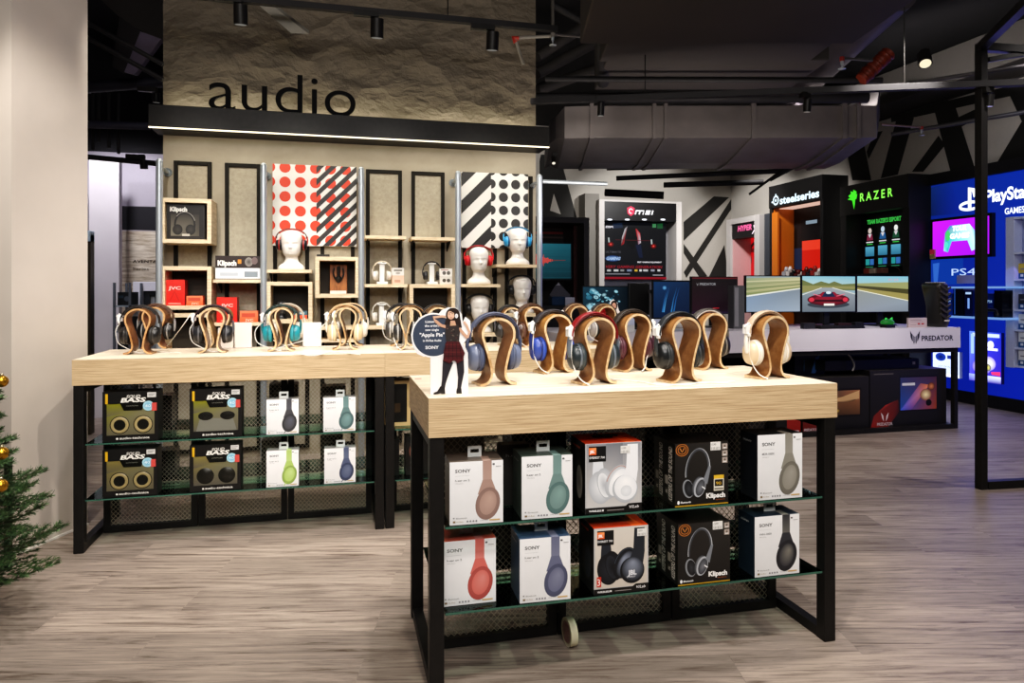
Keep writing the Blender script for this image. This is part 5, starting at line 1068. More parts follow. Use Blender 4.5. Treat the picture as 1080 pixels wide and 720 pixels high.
phonesOnStand(403, z, 5.3, 'cream headphones on a white desk stand, third bay', 'white desk stand under the cream headphones', WH)
sm = lambda c1, c2: (lambda A, w, h: (A.rect(0, 0, w, h*.48, c1), A.rect(0, h*.52, w, h*.48, c2), A.ell(w*.5, h*.74, w*.25, h*.14, '#6a6662'), A.rect(w*.15, h*.1, w*.6, h*.12, '#7a6f68'), A.rect(0, h*.48, w, h*.04, '#8a857c')))
onshelf('product_box', 'small pink lower box in front of the cream headphones shelf', 'box', 413.5, 426, 290.5, z, '#e0b6a0', lambda A, w, h: A.rect(w*.2, h*.2, w*.5, h*.3, '#b98a78'), d=.05)
cx, w_, zt_ = bxz(413.5, 426, 290.5, 5.24); plainbox('product_box', 'small white box stacked on the pink one, third bay', 'box', cx, 5.265, zt_+.0016, w_, .055, .05, '#d6d3ce', lambda A, w, h: (A.rect(w*.15, h*.55, w*.7, h*.25, '#77726c'), A.ell(w*.5, h*.3, w*.2, h*.15, '#9a958e')))
z, *_ = cube(432, 480, 299.5, 352, 'wooden display cube in the third bay below the black headphones')
zt2 = onY(432, 299.5, PY).z
phonesOnStand(455.5, zt2, 5.3, 'black headphones on a white desk stand on top of the third bay cube', 'white desk stand under the black headphones, third bay', BK)
cx, w_, _ = bxz(464, 477, 290, 5.24); 
plainbox('product_box', 'small white box with dark pictures beside the black headphones, lower one', 'box', cx, 5.27, zt2+.0006, w_, .055, .05, '#d2cec8', lambda A, w, h: (A.ell(w*.35, h*.5, w*.15, h*.25, '#4a4642'), A.ell(w*.7, h*.5, w*.15, h*.25, '#4a4642')))
plainbox('product_box', 'small white box with dark pictures beside the black headphones, upper one', 'box', cx, 5.27, zt2+.0576, w_, .06, .05, '#e0ddd8', lambda A, w, h: (A.ell(w*.35, h*.45, w*.15, h*.25, '#5a5652'), A.ell(w*.7, h*.45, w*.15, h*.25, '#5a5652'), A.rect(w*.1, h*.78, w*.6, h*.1, '#8b4a4a')))
phonesOnStand(454, z, 5.32, 'grey headphones inside the third bay cube', 'grey desk stand inside the third bay cube', dict(band='#2b2a2a', shell='#5b5957', ring='#8a8784'), base='#a39c92')
z, *_ = shelf(385, 413, 344, 'low left wooden shelf of the third bay carrying white headphones')
phonesOnStand(402.5, z, 5.3, 'white headphones low in the third bay', 'white desk stand under the white headphones low in the third bay', dict(band='#e6e2da', pad='#d9d4ca', shell='#efece6', ring='#cfcac2', cush='#bdb8b0'))
# -- bay 4
z, *_ = shelf(485.5, 528, 299.5, 'wooden shelf under the mannequin head with red headphones')
phones_on(505, z, YM, 'bright red headphones on a mannequin head', bl='white mannequin head wearing the red headphones', band='#a3141c', pad='#7d1016', shell='#c41e28', ring='#d7333a', cush='#8c1219')
z2, *_ = shelf(523, 568, 278.5, 'wooden shelf under the mannequin head with blue headphones')
phones_on(546, z2, YM, 'sky blue headphones on a mannequin head', bl='white mannequin head wearing the blue headphones', band='#2a3a48', pad='#2c82b4', shell='#2f93cf', ring='#5ab4e6', cush='#1d4f78')
z3, *_ = shelf(524, 568, 331, 'low wooden shelf at the right end of the wall display')
phones_on(550.5, z3-.0, 5.34, 'large black headphones on the shadowed mannequin head at the right', bl='shadowed mannequin head low at the right end', band='#151515', shell='#1c1d20', ring='#2e2f33', tilt=0)
z4, *_ = shelf(485.5, 524, 352, 'low wooden shelf below the red headphones')
phones_on(506, z4, 5.34, 'black headphones on the low mannequin head below the red ones', bl='low mannequin head below the one with red headphones', band='#1a1a1b', shell='#222', ring='#3c3c40')
# ================================================================== gaming counter
GY = 5.04; GD = .86
a = onY(590, 345, GY); b = onY(1013, 345, GY); GX0, GX1 = a.x, b.x; GT, GB = .893, .715
t = thing('gaming_counter', 'long white fronted counter on black legs with a black emblem at its right end', 'counter', (GX0, GY, 0))
mb = MB(); mb.box(GX0, GY, GB, GX1, GY+GD, GT, '#c9c4cd'); A = Art(mb, (0, GY, 0), (1,0,0), (0,0,1), 1.5e-4)
bx0, by0 = A.px(972, 357); s_ = A.px(973, 357)[0]-bx0
A.text('PREDATOR', bx0, by0-1.9*s_, 4.4*s_, '#17161a', w=34*s_, bold=.03)
cx, cy = A.px(965, 355.5)
for sg in (-1, 1):   # horned mask emblem
    A.poly([(cx+sg*5.2*s_, cy+6*s_), (cx+sg*4.6*s_, cy+0*s_), (cx+sg*3.0*s_, cy-3.2*s_), (cx+sg*2.2*s_, cy-3.6*s_), (cx+sg*2.4*s_, cy+2.2*s_), (cx+sg*3.6*s_, cy+3.4*s_)], '#17161a')
    A.poly([(cx+sg*.4*s_, cy+.4*s_), (cx+sg*1.7*s_, cy+1.8*s_), (cx+sg*1.7*s_, cy-4.6*s_), (cx+sg*.9*s_, cy-6.2*s_), (cx+sg*.4*s_, cy-4*s_)], '#17161a')
mb.build('countertop', [paint(.3, noise=.01)], t, world=True, bev=.004)
XM = 2.7
for x in (GX0, XM-.02, GX1-.045):
    for y in (GY+.02, GY+GD-.06):
        mb = MB(); mb.box(x, y, 0, x+.04, y+.04, GB-.0005); mb.build('leg', [METAL], t, world=True, bev=.002)
    mb = MB(); mb.box(x+.003, GY+.061, 0, x+.037, GY+GD-.061, .035); mb.build('bottom_rail', [METAL], t, world=True)
for x0, x1 in ((GX0+.041, XM-.021), (XM+.021, GX1-.046)):
    mb = MB(); mb.box(x0, GY+.022, .0, x1, GY+.058, .04); mb.build('bottom_rail', [METAL], t, world=True)
    mb = MB(); mb.box(x0, GY+.022, GB-.04, x1, GY+.058, GB-.0006); mb.build('top_rail', [METAL], t, world=True)
mb = MB(); mb.box(GX0+.05, GY+GD-.03, .05, GX1-.05, GY+GD-.02, GB-.002, '#0e0e12'); mb.build('back_panel', [PAINT], t, world=True)
def screen_mesh(w, h, fn, frame='#121214', bz=.008, depth=.03):
    mb = MB(); mb.box(-w/2, 0, 0, w/2, depth, h, frame, mat=0); A = Art(mb, (-w/2+bz, 0, bz), (1,0,0), (0,0,1), 1.5e-4, mat=1); fn(A, w-2*bz, h-2*bz); return mb
def monitor(x, y, z, w, h, fn, label, rz=0., lift=.12, group=None, emis=SCREEN, foot=True):
    t = thing('monitor', label, 'monitor', (x, y, z), rz, group)
    screen_mesh(w, h, fn).build('display_panel', [PLAST, emis], t, loc=(0, 0, lift))
    if foot:
        mb = MB(); mb.box(-.03, .031, .012, .03, .05, lift+h*.4, '#141416'); mb.build('stand_column', [PLAST], t, bev=.003)
        mb = MB(); mb.prism([(-.12, 0), (.12, 0), (.1, .01), (-.1, .01)], -.05, .14, '#151517'); mb.build('stand_foot', [PLAST], t, bev=.002)
    return t
# triple racing monitors
def race(k):
    def fn(A, w, h):
        A.grad(0, h*.0, w, h, '#7f8a94', '#7f8a94', '#9fc3cf', '#9fc3cf')
        if k == 0:
            A.grad(0, h*.35, w, h*.65, '#8d9464', '#a3a172', '#b9b58e', '#8f9a7c'); A.poly([(0, h*.95), (w, h*.98), (w, h), (0, h)], '#8b9a9c')
            A.poly([(0, 0), (w, 0), (w, h*.66), (0, h*.44)], None, cols=['#8b9cb0', '#9aa6b3', '#7d8790', '#7f92aa']); A.poly([(0, h*.42), (w, h*.64), (w, h*.67), (0, h*.46)], '#e3e4da')
            for j in range(6): A.line([(0, h*(.5+.07*j)), (w, h*(.69+.045*j))], h*.03, ['#7d8556', '#b3ad80', '#6f7a50', '#a8a67b', '#8d9066', '#c4bf98'][j])
        elif k == 1:
            A.grad(0, h*.7, w, h*.3, '#bcd3cf', '#a9c5c6', '#7fb6c8', '#8cc0cf'); A.poly([(0, h*.62), (w, h*.6), (w, h*.8), (w*.75, h*.78), (w*.6, h*.86), (w*.5, h*.8), (w*.35, h*.86), (w*.2, h*.78), (0, h*.9)], '#6e7448')
            A.poly([(0, h*.52), (w*.35, h*.66), (w, h*.64), (w, h*.5), (w, h*.72), (0, h*.74)], '#8d8a58'); A.poly([(0, 0), (w, 0), (w, h*.48), (w*.55, h*.68), (w*.35, h*.68), (0, h*.46)], None, cols=['#69737c', '#6b737b', '#8b9299', '#9aa0a3', '#9aa0a3', '#7c8790'])
            A.line([(0, h*.48), (w*.36, h*.68)], h*.02, '#dcdccf'); A.line([(w, h*.5), (w*.56, h*.68)], h*.02, '#dcdccf')
            A.ell(w*.49, h*.2, w*.4, h*.1, '#3f454c'); A.ell(w*.49, h*.34, w*.4, h*.17, '#4d0f1c', '#a02636'); A.poly([(w*.22, h*.36), (w*.38, h*.56), (w*.6, h*.56), (w*.76, h*.36)], '#8c1d2f'); A.poly([(w*.36, h*.42), (w*.42, h*.56), (w*.56, h*.56), (w*.62, h*.42)], '#1c2f4a'); A.ell(w*.49, h*.54, w*.05, h*.04, '#cfdde6')
            A.rect(w*.14, h*.28, w*.7, h*.06, '#3b0b16'); A.ell(w*.17, h*.34, w*.05, h*.06, '#d43a4a'); A.ell(w*.81, h*.34, w*.05, h*.06, '#d43a4a'); A.rect(w*.4, h*.17, w*.2, h*.06, '#f4efe6'); A.line([(w*.2, h*.5), (w*.34, h*.44)], h*.02, '#e07080'); A.line([(w*.8, h*.5), (w*.64, h*.44)], h*.02, '#e07080')
        else:
            A.grad(0, h*.74, w, h*.26, '#9fc0c0', '#a9c5c6', '#86c0d2', '#8cc4d4'); A.poly([(0, h*.62), (w, h*.5), (w, h*.84), (w*.5, h*.82), (0, h*.8)], '#9a9c68'); A.poly([(0, h*.68), (w, h*.5), (w, h*.64), (0, h*.74)], '#4d4a2c')
            A.poly([(0, h*.6), (w, h*.3), (w, h*.5), (0, h*.68)], '#9c9158'); A.poly([(0, 0), (w, 0), (w, h*.3), (0, h*.62)], None, cols=['#8c929b', '#7d8792', '#8d98a3', '#8e938f']); A.line([(0, h*.62), (w, h*.31)], h*.02, '#f0eed6')
            A.text('01:24', w*.6, h*.88, h*.06, '#d89ab0', w=w*.2)
    return fn
MY = 5.42
for k, (pa, pb, lab) in enumerate(((786, 845, 'left screen of the triple racing monitors showing roadside grass'), (845, 903, 'centre screen of the triple racing monitors showing a red car'), (903, 959, 'right screen of the triple racing monitors showing an empty road'))):
    xa, xb = XY(pa+.4, MY), XY(pb-.4, MY); zt = onY((pa+pb)/2, 290.5, MY).z; zb = onY((pa+pb)/2, 329.5, MY).z
    monitor((xa+xb)/2, MY, GT+.0005, xb-xa, zt-zb, race(k), lab, lift=zb-GT, group='triple racing monitors')
# other screens along the counter
def rectY(pa, pb, pt, pbm, Y): a = onY(pa, pt, Y); b = onY(pb, pbm, Y); return (a.x+b.x)/2, b.x-a.x, b.z, a.z-b.z
def ice(A, w, h):
    A.grad(0, 0, w, h, '#16323f', '#0c141c', '#0b1720', '#1a3c4c'); r = random.Random(9)
    for j in range(46):
        cx = w*r.uniform(.1, .8); cy = h*r.uniform(.13, .87); s = min(w*r.uniform(.015, .06)*(1.2-cx/w), .9*min(cy, h-cy), .6*cx); A.ell(cx, cy, s*1.5, s, r.choice(['#7fb4c4', '#4f8ea3', '#a9cdd6', '#2c6075', '#15333f']), r.choice(['#a8d2dc', '#356f85']), rot=r.uniform(-.6, .3))
x, w, z, h = rectY(614, 664, 301.5, 329, 5.6); monitor(x, 5.6, GT+.0005, w, h, ice, 'monitor showing pale blue ice, left end of the counter', lift=z-GT)
def bk(A, w, h): A.rect(0, 0, w, h, '#131314')
x, w, z, h = rectY(663.5, 685.5, 298.5, 332, 5.5); t = thing('monitor', 'black monitor seen from behind, between the ice screen and the blue laptop', 'monitor', (x, 5.5, GT+.0005))
mb = MB(); mb.box(-w/2, 0, 0, w/2, .04, h, '#161617'); mb.build('rear_shell', [PLAST], t, bev=.006, loc=(0, 0, z-GT)); mb = MB(); mb.box(-.03, .005, 0, .03, .035, z-GT, '#1b1b1d').box(-.1, -.04, 0, .1, .09, .01, '#1b1b1d'); mb.build('stand_column', [PLAST], t)
mb = MB(); x2 = XY(686.5, 5.45); mb.box(x2-.012, 5.43, GT, x2+.012, 5.46, GT+.3, '#77777b').box(x2-.02, 5.425, GT+.3, x2+.02, 5.465, GT+.33, '#3a3a3d').box(x2-.05, 5.40, GT, x2+.05, 5.49, GT+.008, '#77777b'); tag(mb.build('screen_support', [PLAST], bev=.002), 'grey upright monitor arm beside the blue laptop', 'monitor arm')
x, w, z, h = rectY(688, 728.5, 295.5, 336, 5.35); t = thing('laptop', 'open laptop with a dark blue screen on the counter', 'laptop', (x, 5.35, GT+.0005))
def blue(A, w, h):
    A.grad(0, 0, w, h, '#0e2440', '#0a1d38', '#0d2848', '#12365c'); 
    for cx, c in ((.3, '#2f6ea8'), (.34, '#4f93c8'), (.62, '#2b67a0'), (.55, '#3a7db5')): A.line([(w*(cx-.06), h*.15), (w*cx, h*.5), (w*(cx+.1), h*.85)], w*.035, c, col2='#123a63', w2=w*.01)
    A.ell(w*.3, h*.83, w*.06, h*.06, '#1d4d7c', '#6ca7d2')
screen_mesh(w, h, blue, bz=.012, depth=.012).build('lid', [PLAST, SCREEN], t, loc=(0, 0, max(.012, z-GT)))
mb = MB(); mb.box(-w/2, -.24, 0, w/2, 0, .016, '#8d9098').box(-w*.42, -.12, .016, w*.42, -.02, .0175, '#2a2c30').box(-w*.14, -.22, .016, w*.14, -.15, .017, '#a3a6ac'); mb.build('base', [PLAST], t, bev=.002)
def pred(A, w, h): A.grad(0, 0, w, h, '#2b1020', '#1a0e16', '#141214', '#1c1516'); A.rect(0, h*.96, w, h*.04, '#5a1d22'); A.text('PREDATOR', w*.17, h*.78, h*.07, '#8f8f92', w=w*.36, bold=.02); A.poly([(w*.09, h*.86), (w*.12, h*.76), (w*.15, h*.86), (w*.12, h*.8)], '#8f8f92'); A.rect(w*.46, h*.13, w*.14, h*.025, '#a3262c'); A.grad(0, 0, w, h*.08, '#35203f', '#2a1f3f', '#1a0e16', '#1a0e16')
x, w, z, h = rectY(729, 778, 291.5, 331, 5.55); monitor(x, 5.55, GT+.0005, w, h, pred, 'dark monitor with small grey lettering left of the racing screens', lift=z-GT)
x, w, z, h = rectY(773.5, 785, 301, 334, 5.3); plainbox('desktop_speaker', 'tall grey panel speaker left of the triple screens', 'speaker', x, 5.34, GT+.0005, w, z+h-GT, .09, '#47474a', lambda A, w, h: A.rect(w*.1, h*.05, w*.35, h*.9, '#6a6a6e'))
mb = MB(); r = random.Random(4)
for k, (pa, pb, hh, c, lab, nm, cat) in enumerate(((656, 668, .05, '#c9c9ca', 'small white sign holder before the black monitor', 'sign_holder', 'sign'), (804, 815, .09, '#9a9a9e', 'white card holder left below the racing screens', 'sign_holder', 'sign'), (846, 858, .05, '#24242a', 'small black sound card box under the left racing screen', 'small_box', 'box'), (882, 896, .045, '#301a1d', 'dark red small box under the centre racing screen', 'small_box', 'box'), (900, 909, .05, '#1b1b1d', 'small black box just left of the green mouse', 'small_box', 'box'))):
    Y = 5.15; xa, xb = XY(pa, Y), XY(pb, Y); plainbox(nm, lab, cat, (xa+xb)/2, Y, GT+.0005, xb-xa, hh, .05, c)
# keyboard, green mouse, white strips, price sign, tower
t = thing('keyboard', 'black keyboard with a red glow before the racing screens', 'keyboard', (XY(905, 5.15)-.2, 5.16, GT+.0005)); mb = MB(); mb.box(-.22, -.07, 0, .22, .07, .018, '#151517'); mb.build('case', [PLAST], t, bev=.003)
mb = MB()
for i in range(16):
    for j in range(5): mb.box(-.212+.0268*i, -.062+.025*j, .018, -.190+.0268*i, -.042+.025*j, .027, '#26262a')
mb.build('keys', [PLAST], t, bev=.0)
t = thing('gaming_mouse', 'glowing green gaming mouse before the right racing screen', 'mouse', (XY(936, 5.14), 5.14, GT+.03)); mb = MB(); mb.lathe([(0, 0), (.05, .0), (.06, .012), (.052, .03), (.03, .043), (0, .047)], (0,0,0), 'z', 20, '#1a7a2c', sc=(1.15, .7)); mb.build('shell', [paint(.3, emis=.7)], t); mb = MB(); mb.tube([(-.03, -.01, .04), (-.035, -.02, .055), (-.02, -.01, .05)], .006, '#3fd257', 6).tube([(.02, -.01, .043), (.03, -.02, .056), (.035, -.01, .04)], .006, '#3fd257', 6); mb.build('wheel', [paint(.3, emis=1.)], t)
mb = MB(); mb.box(-.045, -.04, 0, .045, .04, .0285, '#101012'); tag(mb.build('mouse_block', [PLAST], loc=(XY(936, 5.14), 5.14, GT+.0005), bev=.003), 'black block under the green mouse', 'block')
o = plainbox('price_sign', 'white price card beside the black curved tower', 'sign', XY(967, 5.1), 5.1, GT+.0005, XY(976.5, 5.1)-XY(957, 5.1), .085, .02, '#b9a8a8', lambda A, w, h: (A.rect(w*.1, h*.75, w*.6, h*.04, '#6b5358'), A.rect(w*.1, h*.6, w*.7, h*.03, '#8a7278'), A.rect(w*.5, h*.3, w*.12, h*.16, '#a33'), A.rect(w*.7, h*.3, w*.14, h*.16, '#a33'), A.rect(w*.1, h*.25, w*.3, h*.03, '#8a7278')))
xt = XY(986, 5.2); t = thing('gaming_tower', 'tall black curved computer tower at the right end of the counter', 'computer', (xt, 5.18, GT+.0005))
mb = MB(); prof = [(0, -.1), (.03, -.115), (.1, -.1), (.2, -.085), (.29, -.105), (.36, -.13), (.385, -.12)]; P = []
front = [(-.115-.03*math.sin(z_*9)*.5, z_) for z_, _ in prof]
V = []; ring = [(.0, .075, .085), (.03, .082, .098), (.1, .08, .09), (.18, .083, .088), (.26, .09, .095), (.33, .094, .105), (.37, .09, .11), (.388, .08, .1)]
sh = [0, .002, .008, .004, -.008, -.018, -.024, -.026]; n = 16; F = []
for (z_, hw, hd), q in zip(ring, sh):
    for k in range(n):
        a = 2*PI*k/n; c_, s_2 = math.cos(a), math.sin(a); V.append((q+.68*hw*abs(c_)**.5*(1 if c_ > 0 else -1), hd*abs(s_2)**.5*(1 if s_2 > 0 else -1), z_))
for i in range(len(ring)-1):
    for k in range(n): F.append((i*n+k, i*n+(k+1) % n, (i+1)*n+(k+1) % n, (i+1)*n+k))
F += [tuple(reversed(range(n))), tuple((len(ring)-1)*n+k for k in range(n))]; mb.add(V, F, '#2b2826', 0, True); mb.build('case', [PLAST], t, bev=.0)
mb = MB()
for k in range(6): z_ = .09+.05*k; mb.bar((-.062, -.1, z_+.03), (-.005, -.108, z_-.012), .012, .016, '#3d3935').bar((-.005, -.108, z_-.012), (.05, -.098, z_+.012), .012, .014, '#4a4540')
mb.box(-.02, -.108, .05, .03, -.098, .066, '#b8b2a8'); mb.build('armour_ribs', [PLAST], t)
mb = MB(); mb.box(-.07, -.07, .386, .025, .06, .398, '#8d8880'); mb.build('top_vent', [PLAST], t, bev=.003)
# boxes and a console on the floor under the counter
def pbox(A, w, h):
    A.grad(0, 0, w, h, '#1c1a1a', '#1a1818', '#262323', '#242121'); A.poly([(w*.0, 0), (w*.2, 0), (w*.38, h*.3), (w*.36, h*.5), (w*.2, h*.42), (w*.05, h*.25)], None, cols=['#9a2a22', '#7a241c', '#3a1a18', '#5a201c', '#a0342a', '#7a2a22'])
    x0, y0, ww, hh = w*.39, h*.32, w*.48, h*.55
    A.rect(x0-w*.01, y0-h*.02, ww+w*.02, hh+h*.04, '#0d0d0f'); A.grad(x0, y0, ww, hh, '#2c54a0', '#a04a28', '#5a3a48', '#3a3e60')
    A.poly([(x0+ww*.0, y0), (x0+ww*.3, y0), (x0+ww*.8, y0+hh*.75), (x0+ww*.55, y0+hh*.8)], None, cols=['#3a64d8', '#6a4a9a', '#e88a50', '#a06060']); A.ell(x0+ww*.7, y0+hh*.45, ww*.16, hh*.18, '#8a4a3c', '#fff0b8'); A.ell(x0+ww*.85, y0+hh*.7, ww*.1, hh*.12, '#5a3224', '#d98a58')
    A.rect(x0+ww*.05, y0+hh*.75, ww*.35, hh*.08, '#c9c9cf'); A.ell(x0+ww*.78, y0+hh*.2, ww*.08, hh*.1, '#16130f')
    A.text('PREDATOR', w*.09, h*.08, h*.05, '#b9aeb0', w=w*.2, bold=.03)
    for sg in (-1, 1): A.poly([(w*(.19+sg*.05), h*.3), (w*(.19+sg*.035), h*.2), (w*(.19+sg*.012), h*.15), (w*(.19+sg*.018), h*.24)], '#c9c0c2')
    A.rect(w*.05, h*.93, w*.25, h*.02, '#55504e')
def pbox2(A, w, h):
    A.grad(0, 0, w, h, '#1c1a1a', '#1a1818', '#262323', '#242121'); A.rect(w*.3, h*.28, w*.58, h*.52, '#141110'); A.grad(w*.32, h*.32, w*.54, h*.44, '#3a2c20', '#5a3e28', '#9a6a48', '#3a3a3c'); A.ell(w*.6, h*.6, w*.2, h*.06, '#4a3422', '#e0b080'); A.poly([(w*.35, h*.55), (w*.85, h*.75), (w*.85, h*.6)], '#c09a70')
    A.ell(w*.5, h*.4, w*.06, h*.04, '#3a2c1c', '#e8c060'); A.poly([(0, 0), (w*.25, 0), (w*.2, h*.25), (0, h*.3)], '#6a1d17'); A.text('PREDATOR', w*.02, h*.06, h*.05, '#b9aeb0', w=w*.2, bold=.03)
x_a = XY(917.5, GY+.1); w = GX1-.05-x_a; cx = x_a+w/2; zt = onY(950, 390, GY+.1).z; plainbox('monitor_box', 'big black monitor box with a glowing picture under the right end of the counter', 'box', cx, GY+.3, .0005, w, zt, .4, '#211e1e', pbox, mat=paint(.4), top='#3a3634')
cx, w = bx(846, 917, GY+.1); zt = onY(880, 398, GY+.1).z; plainbox('monitor_box', 'second black monitor box, just left of the one with the glowing picture', 'box', cx, GY+.3, .0005, w-.01, zt, .4, '#211e1e', pbox2, mat=paint(.4), top='#3a3634')
cx, w = bx(770, 845, GY+.1); zt = onY(800, 404, GY+.1).z; plainbox('monitor_box', 'black box with a red corner behind the right end of the front table', 'box', cx, GY+.3, .0005, w-.01, zt, .4, '#191717', lambda A, w, h: (A.rect(w*.8, 0, w*.2, h*.3, '#8a2018'), A.text('PREDATOR', w*.82, h*.05, h*.05, '#ddd', w=w*.16)))
z0 = onY(950, 390, GY+.1).z
cx, w = bx(872, 971, GY+.15); plainbox('flat_device', 'flat black device lying on the monitor boxes under the counter', 'device', cx+.0, GY+.32, z0+.002, w, .085, .3, '#19181a', lambda A, w, h: A.rect(w*.93, h*.4, w*.03, h*.3, '#9a8f86'))
mb = MB(); P = [onY(*p, GY+.12) for p in ((893, 372), (898, 378), (901, 385), (899, 391))]; mb.tube(smooth(P), .008, '#6d6b68', 8); tag(mb.build('loose_cable', [PLAST]), 'thick grey cable hanging under the white counter', 'cable')
for k, (pa, pb, h, c) in enumerate(((600, 660, .4, '#131a2c'), (665, 720, .42, '#171419'), (722, 752, .5, '#16203c'))):
    cx, w = bx(pa, pb, GY+.3); plainbox('stock_box', ['dark box on the floor under the left part of the white counter', 'black box on the floor under the middle of the white counter', 'dark blue speckled box on the floor under the white counter'][k], 'box', cx, GY+.45, .0005, w, h, .25, c, (lambda A, w, h: [A.rect(w*random.random()*.9, h*random.random()*.9, w*.05, h*.03, random.choice(['#3f5fa8', '#22345f', '#6a86c0', '#101624'])) for _ in range(50)]) if k == 2 else (lambda A, w, h: A.rect(w*.1, h*.7, w*.4, h*.06, '#55525a')))
cx, w = bx(858, 872, GY+.3); plainbox('game_box', 'dark box with a blue streak above the monitor boxes under the counter', 'box', XY(850, GY+.35), GY+.4, .47, .3, .2, .2, '#14161c', lambda A, w, h: (A.poly([(w*.55, h*.1), (w*.7, h*.1), (w*.85, h*.9), (w*.7, h*.8)], '#3f6fae'), A.rect(w*.3, h*.2, w*.03, h*.5, '#24507a')))
# ================================================================== red poster bay on the back wall
def PXR(pa, pb, pt, pbm, Y): a = onY(pa, pt, Y); b = onY(pb, pbm, Y); return a.x, b.x, b.z, a.z
MYY = 10.6
x0, x1, _, z1 = PXR(632, 719, 210, 300, MYY); t = thing('display_bay', 'white framed bay with a black sign and a red and black gaming poster', 'display bay', (x0, MYY, 0))
ix0, ix1 = XY(637.5, MYY), XY(713.5, MYY); zc = onY(680, 213.5, MYY).z
WB = paint(.5, noise=.02)
mb = MB(); mb.box(x0, MYY, 0, ix0, YB-.003, z1, '#cbc6c2'); mb.build('side_panel', [WB], t, world=True); mb = MB(); mb.box(ix1, MYY, 0, x1, YB-.003, z1, '#cbc6c2'); mb.build('side_panel', [WB], t, world=True)
mb = MB(); mb.box(ix0, MYY, zc, ix1, YB-.003, z1, '#cbc6c2'); mb.build('top_panel', [WB], t, world=True)
mb = MB(); mb.box(ix0, YB-.02, 0, ix1, YB-.003, zc, '#c3c8dc'); mb.build('back_panel', [WB], t, world=True)
zs = onY(680, 233, MYY).z
mb = MB(); mb.box(ix0, MYY+.01, zs, ix1, YB-.03, zc-.0005, '#0f0e11'); A = Art(mb, (0, MYY+.01, 0), (1,0,0), (0,0,1), .0006, mat=1); u = A.px(681, 220)[0]-A.px(680, 220)[0]
q = A.px(670, 226); mk = lambda L, w_=1.25*u: A.line([(q[0]+(a_+.3*b_)*u, q[1]+b_*u) for a_, b_ in L], w_, '#f4f2f4')
mk([(0, 0), (0, 4)]); mk([(0, 3.6), (8, 3.6), (8, 0)]); mk([(4, 3.6), (4, 0)]); mk([(15, 3.6), (10.6, 3.6), (10.6, 2.1), (14.6, 2.1), (14.6, .6), (10, .6)]); mk([(17.3, 0), (17.3, 4.2)])
c = A.px(665.3, 222.5); A.poly([(c[0]-4*u, c[1]+3*u), (c[0], c[1]+4.8*u), (c[0]+4*u, c[1]+3*u), (c[0]+3.4*u, c[1]-2.5*u), (c[0], c[1]-5*u), (c[0]-3.4*u, c[1]-2.5*u)], '#c93a52'); A.arc(c[0], c[1], 1.8*u, 2.2*u, 20, 300, .8*u, '#f4dfe3')
for p in (643, 661.5, 679.5, 699): q = A.px(p, 231.5); A.ell(q[0], q[1], 2.6*u, .8*u, '#e8ecf4')
mb.build('sign_panel', [PAINT, SIGN], t, world=True)
yp = MYY+.15; px0, px1 = XY(637.6, yp), XY(702.5, yp); zb = onY(670, 295, yp).z; zt = onY(670, 232.5, yp).z
mb = MB(); mb.box(px0+.001, yp, zb, px1, YB-.03, zs-.001, '#121319'); A = Art(mb, (0, yp, 0), (1,0,0), (0,0,1), .0005, mat=1); R = lambda a, b, c, d, col: A.prect(a, b, c, d, col)
R(637.6, 233.5, 702.5, 294.5, '#101218'); q = A.px(638.5, 240); A.text('msi', q[0], q[1], 2.6*u, '#dcd8e0', w=9*u, bold=.06, shear=.3); A.ppoly([(646, 236), (656, 235), (657, 240), (647, 241)], '#1c2c44'); A.ppoly([(688, 236), (692, 236), (692, 240), (688, 240)], '#4a8a5c'); A.ppoly([(693, 236), (699, 235.5), (699, 241), (693, 241)], '#1f5a34')
A.ppoly([(659, 241), (662, 238), (660, 246), (658, 257), (655, 259), (656, 250)], None, cols=['#c7ccd0', '#5a5f66', '#8d3a3a', '#b3242c', '#6a1218', '#d8d0d0']); A.ppoly([(671, 241), (675, 246), (676, 256), (673, 258), (672, 250), (668, 243)], None, cols=['#b3242c', '#e04048', '#c9c4ca', '#8a6a80', '#a01c24', '#4a1016'])
A.ppoly([(662, 240), (670, 240), (672, 252), (668, 262), (661, 258)], '#07080b'); A.ppoly([(670, 258), (676, 258), (678, 272), (674, 272)], '#16203a'); A.ppoly([(649, 252.5), (686, 253.5), (686, 254.1), (649, 253.1)], '#5a1a1f')
for a_, b_, c_ in ((644, 257.5, '#ff6a5a'), (689, 259.5, '#ff6a5a')): q = A.px(a_, b_); A.ell(q[0], q[1], 3.4*u, 2.6*u, '#35090c', '#a01a1e'); A.ell(q[0], q[1], 1*u, 1*u, '#d03a30', c_); A.ppoly([(a_-3, b_-7), (a_-1.5, b_-7), (a_-1, b_-2), (a_-2.5, b_-2)], '#b9c4c2')
q = A.px(638.5, 266.5); A.text('ULTIMATE', q[0], q[1], 1.8*u, '#5c5c62', w=16*u, bold=.02); q = A.px(646, 272.5); A.ell(q[0], q[1], 8*u, 2.9*u, '#27406e', '#5c86c4'); q = A.px(639, 274); A.text('GAMING', q[0], q[1], 3*u, '#a9c4ea', w=14.5*u, bold=.04, shear=.3)
q = A.px(672, 277); A.text('BEST GAMING EQUIPMENT', q[0], q[1], 1.3*u, '#e6e2e6', w=26*u, bold=.04); q = A.px(638, 282.5); A.text('VERY GAMING GENERATION', q[0], q[1], 2.6*u, '#8f2430', w=60*u, bold=.03, shear=.2)
for a_, w_, c_ in ((640, 4, '#bbb'), (647, 5, '#c9c9c9'), (654, 4, '#8a8a8a'), (661, 5, '#7c86a0'), (669, 3, '#d8b040'), (674, 2.5, '#e4e4e4'), (678, 5, '#c0c0c0'), (686, 4, '#9a9aa8'), (693, 3, '#cfcfcf')): R(a_, 284, a_+w_, 286.2, c_)
